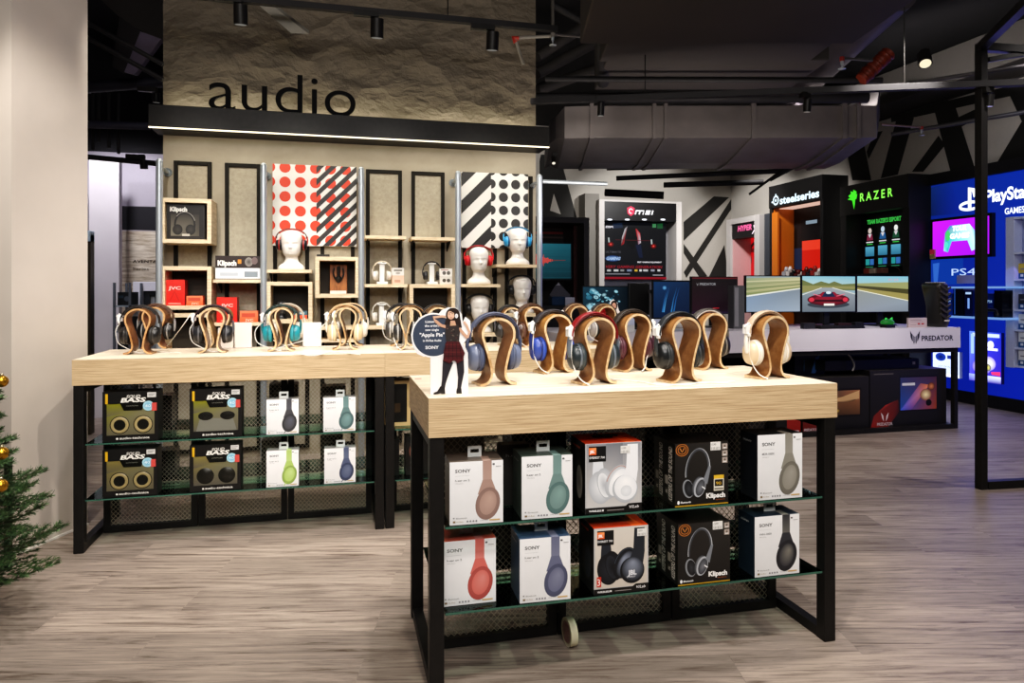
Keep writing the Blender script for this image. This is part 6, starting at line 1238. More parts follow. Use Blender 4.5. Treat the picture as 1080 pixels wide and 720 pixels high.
R(638, 288.3, 664, 289.4, '#8f8f94'); R(688, 289.5, 699, 290.6, '#a0a0a4'); R(637.6, 291.8, 702.5, 294.5, '#8c1526')
mb.build('poster', [PAINT, paint(.4, emis=.85)], t, world=True)
mb = MB(); xa, xb = XY(617, 10.7), XY(632, 10.7); mb.box(xa, 10.7, 0, xb, YB-.003, z1+.1, '#77736c'); struct('trim_2', mb, WALLM)
# dark bay with the teal screen at the left of it
LYY = 9.0
x0, x1, _, z1 = PXR(563, 621.5, 228, 300, LYY); t = thing('display_bay', 'dark bay with a teal screen and a red curtain behind the last chrome pole', 'display bay', (x0, LYY, 0))
xi = XY(616, LYY); zc = onY(600, 235, LYY).z
mb = MB(); mb.box(xi, LYY, 0, x1, LYY+.9, z1, '#4a4744'); mb.build('side_panel', [WB], t, world=True)
mb = MB(); mb.box(x0-.5, LYY, zc, xi, LYY+.9, z1, '#3a3735'); mb.build('top_panel', [WB], t, world=True)
mb = MB(); mb.box(x0-.5, LYY+.88, 0, xi, LYY+.9, zc, '#1a1516'); A = Art(mb, (0, LYY+.88, 0), (1,0,0), (0,0,1), .0005); A.prect(562, 244, 594, 247, '#a01f26'); A.prect(562, 238, 592, 242, '#4a2a2a'); A.prect(562, 249, 594, 251.5, '#5a4040'); mb.build('back_panel', [WB], t, world=True)
mb = MB(); xc0, xc1 = XY(605, LYY+.3), XY(612, LYY+.3)
for i in range(6): mb.box(xc0+(xc1-xc0)*i/6, LYY+.3+.02*(i % 2), 0, xc0+(xc1-xc0)*(i+1)/6, LYY+.33+.02*(i % 2), zc-.001, '#4a1216')
mb.build('curtain', [PAINT], t, world=True)
t = thing('wall_television', 'teal screen showing a red waveform at the right end of the wall display', 'television', (XY(583, LYY-.2), LYY-.2, onY(580, 296, LYY-.2).z)); xa, xb = XY(560, LYY-.2), XY(603.5, LYY-.2); za, zb = onY(580, 295.5, LYY-.2).z, onY(600, 255.5, LYY-.2).z
mb = MB(); mb.box(xa, LYY-.2, za, xb, LYY-.16, zb, '#0b0d10'); A = Art(mb, (0, LYY-.2, 0), (1,0,0), (0,0,1), .0004, mat=1); A.grad(xa+.02, za+.02, xb-xa-.04, zb-za-.04, '#173c44', '#123038', '#1f5560', '#2a6670'); u2 = A.px(581, 270)[0]-A.px(580, 270)[0]; r = random.Random(8)
for j in range(12): A.prect(561, 258+3.1*j, 603, 258.7+3.1*j, '#1c4a53' if j % 2 else '#133740')
for j in range(44):
    p = 563+j*.75; hh = 8.5*math.exp(-((p-568)/9)**2)*r.uniform(.35, 1)+.4; A.prect(p, 274.5-hh, p+.5, 274.5+hh, '#d8483a' if hh > 1 else '#7a3430')
mb.build('screen', [PLAST, SCREEN], t, world=True)
# grey gaming device below it
Yd = 8.2; z0 = .9; xa, xb = XY(578, Yd), XY(607, Yd); zt = onY(590, 300, Yd).z; zb = onY(590, 322, Yd).z
t = thing('display_plinth', 'dark plinth below the teal screen', 'plinth', ((xa+xb)/2, Yd, 0)); mb = MB(); mb.box(xa-.1, Yd-.1, 0, xb+.15, Yd+.5, zb-.001, '#131316'); mb.build('plinth_body', [PAINT], t, world=True)
t = thing('gaming_laptop', 'grey peaked gaming laptop back with a blue base on the dark plinth', 'laptop', ((xa+xb)/2, Yd, zb)); mb = MB(); zm = (zt+zb)/2; xm = (xa+xb)/2
mb.add([(xa+.05, Yd+.1, zm), (xm-.03, Yd+.15, zt), (xm+.03, Yd+.15, zt), (xb-.03, Yd+.1, zm), (xb-.06, Yd+.08, zm-.03), (xa+.08, Yd+.08, zm-.03)], [(5,4,3,2,1,0)], '#6a6a70'); mb.add([(xm-.03, Yd+.14, zt-.01), (xm, Yd+.13, zt+.03), (xm+.03, Yd+.14, zt-.01)], [(0,2,1)], '#c9c9cc'); mb.build('lid', [PLAST], t, world=True)
mb = MB(); mb.box(xa+.05, Yd, zb, xb-.05, Yd+.15, zm-.02, '#24466e'); mb.build('base', [PLAST], t, world=True, bev=.01)
plainbox('price_sign', 'small white card beside the grey peaked laptop', 'sign', XY(601, Yd-.05), Yd-.05, zb+.0, .12, .1, .01, '#c9ccd4')
# ================================================================== bays on the right hand wall (front faces look left)
XF = 6.3
def side_y(px, X=XF): return onX(px, 300, X).y
def bay(label, pl, pr, ptl, ncol, pil=None, header=None, back='#0c0c0e', top_t=.12, side_w=.12, inner_l=None, name='display_bay', X=XF):
    ya, yb = side_y(pl, X), side_y(pr, X)      # ya far, yb near
    z1 = onX(pl, ptl, X).z; t = thing(name, label, 'display bay', (X, yb, 0))
    mb = MB(); mb.box(X, yb, 0, XR-.004, yb+side_w, z1, ncol); mb.build('side_panel', [WB], t, world=True, bev=.005)
    mb = MB(); mb.box(X, ya-side_w, 0, XR-.004, ya, z1, ncol); mb.build('side_panel', [WB], t, world=True, bev=.005)
    mb = MB(); mb.box(X, yb+side_w, z1-top_t, XR-.004, ya-side_w, z1, ncol); mb.build('top_panel', [WB], t, world=True, bev=.005)
    mb = MB(); mb.box(XR-.03, yb+side_w, 0, XR-.005, ya-side_w, z1-top_t, back); return t, ya, yb, z1, mb
# steelseries
t, ya, yb, z1, mb = bay('tall black bay with an orange inner wall and a white lettered sign', 811.5, 868, 197, '#141313', back='#101013', side_w=.06)
A = Art(mb, (XR-.03, 0, 0), (0,-1,0), (0,0,1), .0006, mat=1); A.prect(846, 254, 872, 284, '#c3200f'); A.prect(846, 254, 872, 262, '#e0402a'); A.prect(845, 232, 868, 252, '#08090c'); A.prect(850, 233, 862, 235, '#7f8f9c'); A.prect(838, 262, 846, 284, '#14243f'); mb.build('back_panel', [WB, SCREEN], t, world=True)
mb = MB(); zs = onX(866, 210, XF).z; mb.box(XF-.01, yb+.001, zs, XF+.1, ya-.001, z1-.001, '#121112'); A = Art(mb, (XF-.01, 0, 0), (0,-1,0), (0,0,1), .0006, mat=1); q = A.px(822.5, 215.3); q2 = A.px(864, 204); uu = (q2[0]-q[0])/41.5
A.text('steelseries', q[0], q[1], .108, '#cfe4ee', w=q2[0]-q[0], bold=.03, res=5); c = A.px(818.3, 211.3); A.arc(c[0], c[1], .06, .06, 0, 360, .025, '#cfe4ee'); A.ell(c[0], c[1], .022, .022, '#cfe4ee'); A.rect(c[0]-.012, c[1]+.05, .024, .045, '#cfe4ee'); A.rect(c[0]-.1, c[1]-.03, .04, .025, '#cfe4ee'); mb.build('sign_panel', [PAINT, SIGN], t, world=True)
mb = MB(); mb.box(XF+.03, ya-.075, 0, XR-.032, ya-.062, z1-.13, '#c86f1c'); mb.box(XF+.0, ya-.2, 0, XF+.03, ya-.062, z1-.4, '#b8641a'); mb.build('orange_lining', [PAINT], t, world=True)
mb = MB(); mb.box(XF+.12, yb+.07, zs-.01, XR-.05, ya-.07, zs, '#d8b0a0'); mb.build('light_panel', [paint(.4, emis=1.)], t, world=True)
mb = MB(); rr = random.Random(6); mb.box(XF+.02, yb+.062, 1.36, XR-.04, ya-.08, 1.38, '#17171a'); mb.build('inner_shelf', [PAINT], t, world=True)
for k in range(9):
    yy = ya-.24-k*(ya-yb-.42)/8.5; hh = rr.uniform(.1, .2); c_ = ['#8f8f94', '#b9b4b0', '#1c1a1a', '#5a1c18', '#c9c4c0', '#7a2a22', '#2a2a30', '#a3332a', '#d0ccc8'][k]
    mb = MB(); mb.box(-.05, -.038, 0, .05, .038, hh*.6, c_).lathe([(.036, hh*.6), (.03, hh*.8), (.015, hh), (0, hh)], (0,0,0), 'z', 10, c_); o = mb.build('gaming_accessory', [PLAST], loc=(XF+.12, yy, 1.3805)); tag(o, ['grey boxed accessory, furthest on the shelf of the orange lined bay', 'pale accessory second on the orange bay shelf', 'black accessory third on the orange bay shelf', 'dark red accessory fourth on the orange bay shelf', 'white accessory in the middle of the orange bay shelf', 'rust red accessory right of the middle of the orange bay shelf', 'charcoal accessory near the right of the orange bay shelf', 'bright red accessory near the right of the orange bay shelf', 'white accessory at the right end of the orange bay shelf'][k], 'accessory', 'accessories on the shelf of the orange lined bay')
# razer
t, ya, yb, z1, mb = bay('large black bay with a green snake sign and a team screen', 886.5, 959, 197.5, '#1e1c1a', back='#060607', side_w=.1)
mb.build('back_panel', [WB], t, world=True)
mb = MB(); zs = onX(950, 219, XF).z; mb.box(XF-.01, yb+.001, zs, XF+.1, ya-.001, z1-.001, '#201e1c'); A = Art(mb, (XF-.01, 0, 0), (0,-1,0), (0,0,1), .0006, mat=1); q = A.px(907, 212.5); q2 = A.px(941.5, 203); A.text('R A Z E R', q[0], q[1], .1, '#7ad94e', w=q2[0]-q[0], bold=.02, res=5)
c = A.px(900, 208.5)
A.ell(c[0], c[1], .035, .04, '#3fbf2a'); 
for pts in ([(-.09, .03), (-.03, .06), (.0, .02), (-.04, .0)], [(-.05, .09), (.0, .07), (.03, .0), (-.02, .02)], [(.0, .1), (.06, .07), (.04, .0), (.0, .03)], [(-.02, -.02), (.04, .0), (.03, -.08), (.015, -.15), (.0, -.09)], [(-.1, -.01), (-.04, .01), (-.02, -.03), (-.06, -.02)], [(.03, .03), (.075, .04), (.06, -.02), (.03, -.03)]): A.poly([(c[0]+a_, c[1]+b_) for a_, b_ in pts], '#3fbf2a')
mb.build('sign_panel', [PAINT, SIGN], t, world=True)
tv = thing('team_screen', 'black screen with three small gamer portraits inside the green sign bay', 'screen', (XF+.2, (ya+yb)/2, 1.5))
XS = XF+.22; mb = MB(); ys0, ys1 = onX(906, 260, XS).y, onX(953, 260, XS).y; zA, zB = onX(930, 281, XS).z, onX(930, 222, XS).z; mb.box(XS, max(ys1, yb+.11), zA, XS+.04, ys0, zB, '#0b0c0e'); A = Art(mb, (XS, 0, 0), (0,-1,0), (0,0,1), .0004, mat=1)
q = A.px(914.5, 236.5); q2 = A.px(950.5, 230); A.text("TEAM RAZER'S ESPORT", q[0], q[1], .05, '#3fae4c', w=q2[0]-q[0], bold=.05)
for k, (p_, y_) in enumerate(((917.5, 246), (931.3, 244), (945.5, 242.5))):
    c = A.px(p_, y_); A.ell(c[0], c[1]+.03, .03, .035, ['#c9b8b0', '#b9cfe0', '#e6e6e2'][k]); A.poly([(c[0]-.055, c[1]-.09), (c[0]+.055, c[1]-.09), (c[0]+.04, c[1]-.01), (c[0]-.04, c[1]-.01)], ['#7a3048', '#2a5a8a', '#24503a'][k]); A.poly([(c[0]-.03, c[1]-.01), (c[0]+.03, c[1]-.01), (c[0], c[1]-.06)], '#d0ccd0')
    A.rect(c[0]-.06, c[1]-.12, .12, .014, '#cfd0d4'); A.rect(c[0]-.05, c[1]-.145, .1, .012, '#3fae4c'); A.grad(c[0]-.075, c[1]-.29, .15, .12, '#356f8c', '#356f8c', '#5aa0bc', '#5aa0bc'); A.rect(c[0]-.07, c[1]-.40, .065, .075, '#2f8f8f'); A.rect(c[0]+.005, c[1]-.40, .065, .075, '#3a6aa8'); A.rect(c[0]-.07, c[1]-.43, .13, .01, '#2f7f5f')
mb.build('panel', [PLAST, SCREEN], tv, world=True)
for k, (p_, c_, lab) in enumerate(((908, '#b04a34', 'red and white controller box low in the green sign bay'), (914, '#c9b7a0', 'pale boxed controller low in the green sign bay'), (922, '#8a5a4a', 'brown boxed item low in the green sign bay'))):
    mb = MB(); mb.box(-.05, -.045, 0, .05, .045, .07, c_); tag(mb.build('controller_box', [PAINT], loc=(XF+.12, side_y(p_), 1.42), bev=.01), lab, 'box')
mb = MB(); mb.box(XF+.02, yb+.11, 1.4, XF+.2, ya-.11, 1.419, '#101012'); o = mb.build('inner_shelf', [PAINT], t, world=True)
mb = MB(); yy = side_y(943)
for sg in (-1, 1): mb.tube(smooth([Vector((XF+.12, yy+sg*.02, 1.421)), Vector((XF+.12, yy+sg*.05, 1.46)), Vector((XF+.12, yy+sg*.1, 1.49)), Vector((XF+.12, yy+sg*.13, 1.5))]), .006, '#6a5248', 6)
tag(mb.build('wire_stand', [PAINT]), 'forked wire stand low in the green sign bay', 'stand')
# hyperx
t, ya, yb, z1, mb = bay('white framed bay with a slanted pink sign and a red lit headset picture', 766, 800.5, 232, '#bdb8b5', back='#120c0e', side_w=.13, top_t=.09)
A = Art(mb, (XR-.03, 0, 0), (0,-1,0), (0,0,1), .0006, mat=1); A.ppoly([(783, 252), (800, 248), (803, 292), (787, 292)], '#c3121c'); A.ppoly([(791, 262), (800, 262), (800, 266), (791, 266)], '#5a0a10'); c = A.px(797, 270); A.arc(c[0], c[1], .18, .22, 0, 180, .05, '#2a0a0c'); A.ell(c[0]-.18, c[1]-.06, .07, .1, '#1d0a0c'); A.ell(c[0]+.18, c[1]-.06, .07, .1, '#1d0a0c'); mb.build('back_panel', [WB, SCREEN], t, world=True)
mb = MB(); zs = onX(787, 250, XF).z; za = onX(787, 234, XF).z; mb.box(XF+.03, yb+.131, zs, XF+.2, ya-.131, z1-.091, '#1c1a1c'); A = Art(mb, (XF+.03, 0, 0), (0,-1,0), (0,0,1), .0006, mat=1); q = A.px(778, 244); q2 = A.px(793, 241.5); A.text('HYPER', q[0], q[1], .085, '#d85a8a', w=q2[0]-q[0], bold=.04, shear=.2); q = A.px(793, 245); A.text('X', q[0], q[1]-.02, .13, '#f0d8e8', w=.12, bold=.02, shear=.3); mb.build('sign_panel', [PAINT, SIGN], t, world=True)
mb = MB(); mb.box(XF+.04, ya-.15, 0, XR-.032, ya-.131, z1-.15, '#d9a8a8'); mb.build('pink_lining', [PAINT], t, world=True)
mb = MB(); xq = XF-.0; yq0, yq1 = side_y(811), side_y(803); zq = onX(806, 225, XF).z; mb.box(XF+.05, yq0, 0, XR-.004, yq1, zq, '#3d4046'); tag(mb.build('side_cabinet', [PAINT], bev=.004), 'slim slate grey cabinet between the white bay and the tall black bay', 'cabinet')
# blue console wall
XP = XR-.1
yA, yB = onX(978, 300, XP).y, 2.6
z1 = onX(1080, 179, XP).z; zhd = onX(1080, 168, XP).z; zk = onX(1080, 422, XP).z
t = thing('console_wall', 'bright blue console wall with white lettering, shelves and a dark plinth', 'display wall', (XP, yB, 0))
mb = MB(); mb.box(XP, yB, zk, XR-.004, yA, z1, '#0f3fd0'); A = Art(mb, (XP, 0, 0), (0,-1,0), (0,0,1), .0006)
BLU = paint(.35, emis=.95, noise=0.)
yb_ = A.px(978, 300)[0]
A.poly([(-yA, zk), (-yB, zk), (-yB, z1), (-yA, z1)], None, cols=['#0a1f8a', '#0d38d8', '#0f3fd6', '#0f2f86'])
A.ppoly([(978, 199), (1003, 192), (1015, 225), (980, 228)], None, cols=['#14305f', '#10308a', '#102c96', '#0f2450']); A.ppoly([(979, 275), (1016, 270), (1016, 300), (980, 300)], '#12409f'); A.ppoly([(984, 278), (991, 277), (989, 298), (985, 298)], '#3a6ac9')
A.mat = 1
q = A.px(1039.5, 213.5); A.text('PlayStation', q[0], q[1], .125, '#e9eefb', w=(A.px(1080, 200)[0]-q[0])/.62, bold=.03, res=5); q = A.px(1060, 226); A.text('GAMES', q[0], q[1], .062, '#dfe6f8', w=A.px(1081, 220)[0]-q[0], bold=.02, res=4)
c = A.px(1023, 214); A.poly([(c[0]-.02, c[1]-.05), (c[0]-.02, c[1]+.17), (c[0]+.06, c[1]+.15), (c[0]+.08, c[1]+.08), (c[0]+.05, c[1]+.05), (c[0]+.03, c[1]+.12), (c[0]+.02, c[1]+.12), (c[0]+.02, c[1]-.07)], '#eef2fc'); A.arc(c[0], c[1]-.03, .12, .04, 0, 360, .03, '#eef2fc')
q = A.px(1004, 290.5); A.text('PS4', q[0], q[1], .075, '#9fb4dc', w=.3, bold=.0)
mb.build('blue_panel', [BLU, SIGN], t, world=True)
mb = MB(); mb.box(XP-.03, yB, 0, XR-.004, yA, zk-.001, '#121216'); mb.build('plinth', [PAINT], t, world=True)
mb = MB(); mb.box(XP-.05, yB, z1+.001, XR-.004, yA+.05, zhd+.02, '#1b1a1d'); mb.build('header', [PAINT], t, world=True)
mb = MB(); mb.box(XP-.02, yA+.001, 0, XR-.004, yA+.06, z1, '#17161a'); mb.build('end_panel', [PAINT], t, world=True)
# magenta television
XT = XP-.05; y0, y1 = onX(981.5, 250, XT).y, onX(1046, 250, XT).y; za = onX(1046, 270.5, XT).z; zb = onX(1046, 224, XT).z
tv = thing('wall_television', 'television glowing magenta with a controller shaped drawing on the blue wall', 'television', (XT, y1, za)); mb = MB(); mb.box(XT, y1, za, XP-.001, y0, zb, '#101018'); A = Art(mb, (XT, 0, 0), (0,-1,0), (0,0,1), .0004, mat=1); A.poly([(-y0+.03, za+.03), (-y1-.03, za+.03), (-y1-.03, zb-.03), (-y0+.03, zb-.03)], None, cols=['#a01ad0', '#8a16c8', '#9a1ad8', '#b01cd0'])
c = A.px(1012, 249); g = .62
A.poly([(c[0]+a_*g, c[1]+b_*g) for a_, b_ in ((-.33, -.24), (-.24, -.27), (-.16, -.08), (.16, -.08), (.24, -.27), (.33, -.24), (.3, .08), (.2, .2), (-.2, .2), (-.3, .08))], None, cols=['#7fd0c8', '#3aa0b0', '#48b8c0', '#8fd8e8', '#9ac8f0', '#b0d8f0', '#68b0d8', '#c0e0f0', '#2f68b0', '#2f8080'])
A.ell(c[0]-.24*g, c[1]+.02*g, .05*g, .09*g, '#3fae5a'); A.ell(c[0]-.27*g, c[1]-.14*g, .04*g, .06*g, '#48c0a8')
for s_, dy, ww in (('TOUR', .1, .3), ('GAMES', -.03, .4)): A.text(s_, c[0], c[1]+dy*g, .085*g, '#e4f6fa', w=ww*g, bold=.06, align='c', shear=.1)
mb.build('screen', [PLAST, SIGN], tv, world=True)
# small cards on the tv corner and beneath
def onwall(name, label, cat, p, col, X=XP, d=.03, mat=None, fn=None, z_only=True, mats=None):
    ya_, yb2 = onX(p[0], 300, X-d).y, onX(p[2], 300, X-d).y; pm = (p[0]+p[2])/2; zt_ = onX(pm, p[1], X-d).z; zb_ = onX(pm, p[3], X-d).z
    mb = MB(); mb.box(X-d, yb2, zb_, X-.0008, ya_, zt_, col); A = Art(mb, (X-d, -0, 0), (0,-1,0), (0,0,1), .0005, mat=1); 
    if fn: fn(A, -ya_, zb_, ya_-yb2, zt_-zb_)
    return tag(mb.build(name, mats or [PAINT, SCREEN], bev=0), label, cat)
onwall('info_card', 'small card with a red top at the lower left corner of the magenta television', 'sign', (980.5, 263, 985.5, 273), '#b9a86a', X=XT-.001, d=.02, fn=lambda A, x, y, w, h: A.rect(x, y+h*.5, w, h*.5, '#7a2030'))
onwall('info_card', 'pale lilac card under the console lettering', 'sign', (1009, 290, 1030, 299), '#a9a4d0', d=.04)
# glowing shelf with consoles
SH = XP-.3; 
def ledge_(pa, pb, py, label): 
    y_a, y_b = onX(pa, 300, SH).y, onX(pb, 300, SH).y; z_ = onX((pa+pb)/2, py, SH).z; mb = MB(); mb.box(SH, y_b, z_-.02, XP-.001, y_a, z_, '#7fa8e8'); tag(mb.build('glass_shelf', [paint(.2, emis=.8)]), label, 'shelf'); return z_, y_a, y_b
zu, *_ = ledge_(996, 1058, 302, 'upper glowing glass shelf on the blue wall'); zl, yl0, yl1 = ledge_(996, 1058, 334, 'lower pale glass shelf on the blue wall')
def console(pa, pb, h, col, label, fn=None, name='console_box'):
    y_a, y_b = onX(pa, 300, SH+.05).y, onX(pb, 300, SH+.05).y; mb = MB(); mb.box(SH+.05, y_b, zl+.0006, SH+.2, y_a, zl+h, col); A = Art(mb, (SH+.05, 0, 0), (0,-1,0), (0,0,1), .0004, mat=1)
    if fn: fn(A, -y_a, zl, y_a-y_b, h)
    tag(mb.build(name, [GLOSS, SCREEN], bev=0), label, 'console')
console(998, 1004, .24, '#12409a', 'blue console box at the left end of the glowing shelf', lambda A, x, y, w, h: A.text('PS4', x+w*.15, y+h*.6, h*.12, '#a0c4f0', w=w*.6))
console(1005.5, 1016, .3, '#0b1226', 'tall black console between the blue boxes on the glowing shelf', lambda A, x, y, w, h: A.rect(x+w*.1, y+h*.05, w*.08, h*.9, '#2a5aa8'))
console(1017.5, 1026, .27, '#0d1c52', 'dark navy box beside the tall console', lambda A, x, y, w, h: (A.rect(x+w*.35, y+h*.3, w*.25, h*.4, '#7aa0e8'), A.rect(x+w*.1, y+h*.85, w*.7, h*.08, '#a9c8f4')))
console(1041, 1047.5, .24, '#0f2f80', 'blue boxed console right of the black frame post', lambda A, x, y, w, h: A.text('PS4', x+w*.1, y+h*.6, h*.12, '#a0c4f0', w=w*.7))
console(1048.5, 1057, .27, '#0a0e1c', 'black console right end of the glowing shelf')
mb = MB(); yy = onX(1043.5, 300, SH+.02).y; mb.tube(smooth([Vector((SH+.025, yy+.09, zl+.02)), Vector((SH+.025, yy+.07, zl+.07)), Vector((SH+.025, yy, zl+.075)), Vector((SH+.025, yy-.07, zl+.07)), Vector((SH+.025, yy-.09, zl+.02))]), .018, '#0d0d12', 8); tag(mb.build('game_controller', [PLAST]), 'black game controller on the lower glass shelf', 'controller')
# lit posters
def post(A, x, y, w, h):
    A.grad(x, y, w, h, '#4a3ad0', '#3a24a8', '#2030b8', '#5a7ae8'); A.rect(x+w*.1, y+h*.9, w*.85, h*.07, '#b8c8f8'); A.rect(x+w*.05, y+h*.55, w*.1, h*.4, '#8fb0f8'); A.ell(x+w*.68, y+h*.75, w*.1, h*.08, '#e9ecff'); A.rect(x+w*.55, y+h*.64, w*.35, h*.05, '#d8dcfa')
    A.ell(x+w*.4, y+h*.3, w*.3, h*.16, '#6a5ac0', '#f4f0ff'); A.ell(x+w*.62, y+h*.38, w*.22, h*.14, '#8a7ad0', '#ffffff'); A.poly([(x+w*.35, y+h*.4), (x+w*.5, y+h*.62), (x+w*.58, y+h*.6), (x+w*.6, y+h*.38)], '#e6e2f8'); A.ell(x+w*.6, y+h*.3, w*.1, h*.07, '#3a3a68', '#d8d060'); A.poly([(x+w*.7, y+h*.22), (x+w*.98, y+h*.24), (x+w*.98, y+h*.16), (x+w*.72, y+h*.17)], '#d83a68'); A.grad(x, y, w, h*.14, '#3a2aa8', '#2a1c88', '#d0d8ff', '#8a9cf0')
onwall('lit_poster', 'lit poster with a white armoured figure low on the blue wall', 'poster', (1022.5, 350, 1056, 403), '#2a2a6a', d=.04, fn=post, mats=[PAINT, SIGN])
def post2(A, x, y, w, h): A.rect(x, y, w, h, '#c4d2f8'); A.ell(x+w*.3, y+h*.75, w*.2, h*.16, '#1c3aa0', '#0d1c50'); A.rect(x+w*.55, y+h*.7, w*.35, h*.14, '#1c2c80'); A.text('JOY OF PLAY', x+w*.2, y+h*.35, h*.07, '#5a70c0', w=w*.6); A.rect(x, y, w, h*.12, '#e6ecff')
onwall('lit_poster', 'glowing white and blue poster seen under the right end of the white counter', 'poster', (984, 370, 1012, 397), '#c0ccf0', d=.04, fn=post2, mats=[PAINT, SIGN])
# white shelf unit with games, far right
y0, y1 = onX(1060.5, 300, XP-.12).y, 3.9; za, zb = onX(1062, 387, XP-.12).z, onX(1062, 229, XP-.12).z; X0 = XP-.12
t = thing('game_shelf', 'white wall shelf unit cut by the right edge of the picture', 'shelf unit', (X0, y1, za))
LW = paint(.4, emis=.0); mb = MB(); mb.box(X0, y0-.09, za, XP-.001, y0, zb, '#c5cbe6'); mb.build('side_panel', [LW], t, world=True, bev=.003); mb = MB(); mb.box(X0, y1, za, XP-.001, y1+.05, zb, '#c5cbe6'); mb.build('side_panel', [LW], t, world=True)
mb = MB(); mb.box(XP-.02, y1+.05, za, XP-.001, y0-.09, zb, '#8f97bb'); mb.build('back_panel', [LW], t, world=True)
for k, py in enumerate((229, 266, 294, 326, 347, 366, 385)):
    z_ = onX(1070, py, X0).z; z_ = min(max(z_, za+.02), zb); mb = MB(); mb.box(X0, y1+.05, z_-.02, XP-.021, y0-.09, z_, '#d4daf0'); mb.build('shelf_board', [LW], t, world=True)
    if k in (4, 5, 6, 2, 3):
        for j in range(5):
            yy = y0-.13-j*.16; c1 = ['#dfe3e6', '#e9edf0'][j % 2]; mb = MB(); mb.box(X0+.01, yy-.14, z_+.001, X0+.05, yy, z_+.15, c1 if k > 3 else ['#c9b43c', '#3a3d48'][(j+k) % 2]); A = Art(mb, (X0+.01, 0, 0), (0,-1,0), (0,0,1), .0004); A.rect(-yy, z_+.001, .14, .055, '#2a5f96'); A.rect(-yy+.02, z_+.02, .03, .025, '#e8ecf0'); A.rect(-yy+.02, z_+.09, .09, .012, '#8a8a90'); tag(mb.build('game_case', [PAINT]), 'blue and white game case on the white wall shelf unit at the right edge' if k > 3 else 'boxed accessory on the white wall shelf unit at the right edge', 'game case' if k > 3 else 'box', 'game cases on the white shelf unit' if k > 3 else 'boxed accessories on the white shelf unit')
# ================================================================== fir tree with baubles, left edge
def fir():
    c = Vector((-1.43, 2.95, 0)); t = thing('fir_tree', 'dark green fir tree with gold baubles at the left edge, before the column', 'tree', tuple(c))
    mb = MB(); mb.tube([c, c+Vector((0, 0, 1.12))], [.03, .008], '#4a3a2a', 10); mb.build('trunk', [PAINT], t, world=True)
    r = random.Random(11); NM = MB(); WD = MB(); tips = []
    def twig(a, b, dens=1100, ln=.021, rad=.003):
        L = (b-a).length; d = (b-a).normalized(); u = d.orthogonal().normalized(); w = d.cross(u); WD.tube([a, b], [rad, rad*.4], '#4b3d28', 5)
        V = []; F = []; C = []
        for i in range(int(L*dens)):
            s_ = r.random(); p = a+(b-a)*s_; ang = r.uniform(0, 2*PI); q = u*math.cos(ang)+w*math.sin(ang); q.z = q.z*.75; n_ = (q+d*r.uniform(.5, 1.0)).normalized(); l = ln*r.uniform(.7, 1.1); e = n_.cross(d).normalized()*.0015; k = len(V)
            V += [p-e, p+e, p+n_*l+e*.5, p+n_*l-e*.5]; F.append((k, k+1, k+2, k+3)); cc = lin(r.choice(['#2c4526', '#3a5632', '#4b6a3f', '#22381f', '#5a7548'])); C += [cc]*4
        NM.add(V, F, '#fff', 0, False, cols=C)
    for lv in range(13):
        z = .13+lv*.08; n = 7; reach = .44-.012*lv if lv < 5 else .30*(1-(lv-5)*.07)
        for k in range(n):
            a = 2*PI*(k+.37*lv)/n+r.uniform(-.15, .15); R_ = reach*r.uniform(.85, 1.05); d = Vector((math.cos(a), math.sin(a), .12)); p0 = c+Vector((0, 0, z)); p1 = p0+d*R_*.55+Vector((0,0,-.01)); p2 = p0+d*R_+Vector((0, 0, .03))
            twig(p0, p1); twig(p1, p2); 
            side = Vector((-d.y, d.x, 0))
            for q, s_ in ((.3, 1), (.36, -1), (.45, 1), (.5, -1), (.6, 1), (.66, -1), (.74, 1), (.8, -1), (.88, 1), (.9, -1)):
                b0 = p0+(p2-p0)*q; twig(b0, b0+(d*.7+side*s_*.75).normalized()*R_*(1.05-q)*.62+Vector((0,0,.01)), 1000, .018, .0018)
            tips.append(p2)
    NM.build('needles', [paint(.6)], t, world=True); WD.build('branches', [PAINT], t, world=True)
    # baubles hang from it
    for k, (px, py, Y) in enumerate(((2, 478, 2.78), (1, 512, 2.72), (2, 402, 3.0))):
        q = onY(px, py, Y); mb = MB(); pr = [(.022*math.sin(PI*i/12), -.022*math.cos(PI*i/12)) for i in range(13)]; mb.lathe(pr, q, 'z', 20, '#b8892a'); mb.lathe([(.006, .02), (.006, .028), (.003, .03)], q, 'z', 10, '#c9c0a0')
        o = mb.build('bauble', [paint(.2, .8)]); tag(o, ['gold bauble hanging at the middle of the fir tree', 'gold bauble hanging low on the fir tree', 'gold bauble hanging at the top of the fir tree'][k], 'bauble', 'gold baubles on the fir tree')
fir()
# small black framed stand behind the tree
P0 = onZ(12, 600, 0); t = thing('side_table', 'small black framed glass topped table behind the fir tree', 'table', (P0.x, P0.y, 0)); zt = onY(12, 484, P0.y).z
for dx in (-.012, -.45):
    mb = MB(); mb.box(P0.x+dx-.012, P0.y-.012, 0, P0.x+dx+.012, P0.y+.012, zt-.024); mb.build('leg', [METAL], t, world=True)
mb = MB(); mb.bar((P0.x-.462, P0.y, zt-.012), (P0.x, P0.y, zt-.012), .022, .022); mb.build('top_rail', [METAL], t, world=True)
mb = MB(); mb.box(P0.x-.46, P0.y-.02, zt+.0, P0.x, P0.y+.02, zt+.006); mb.build('glass_top', [GLASS], t, world=True)
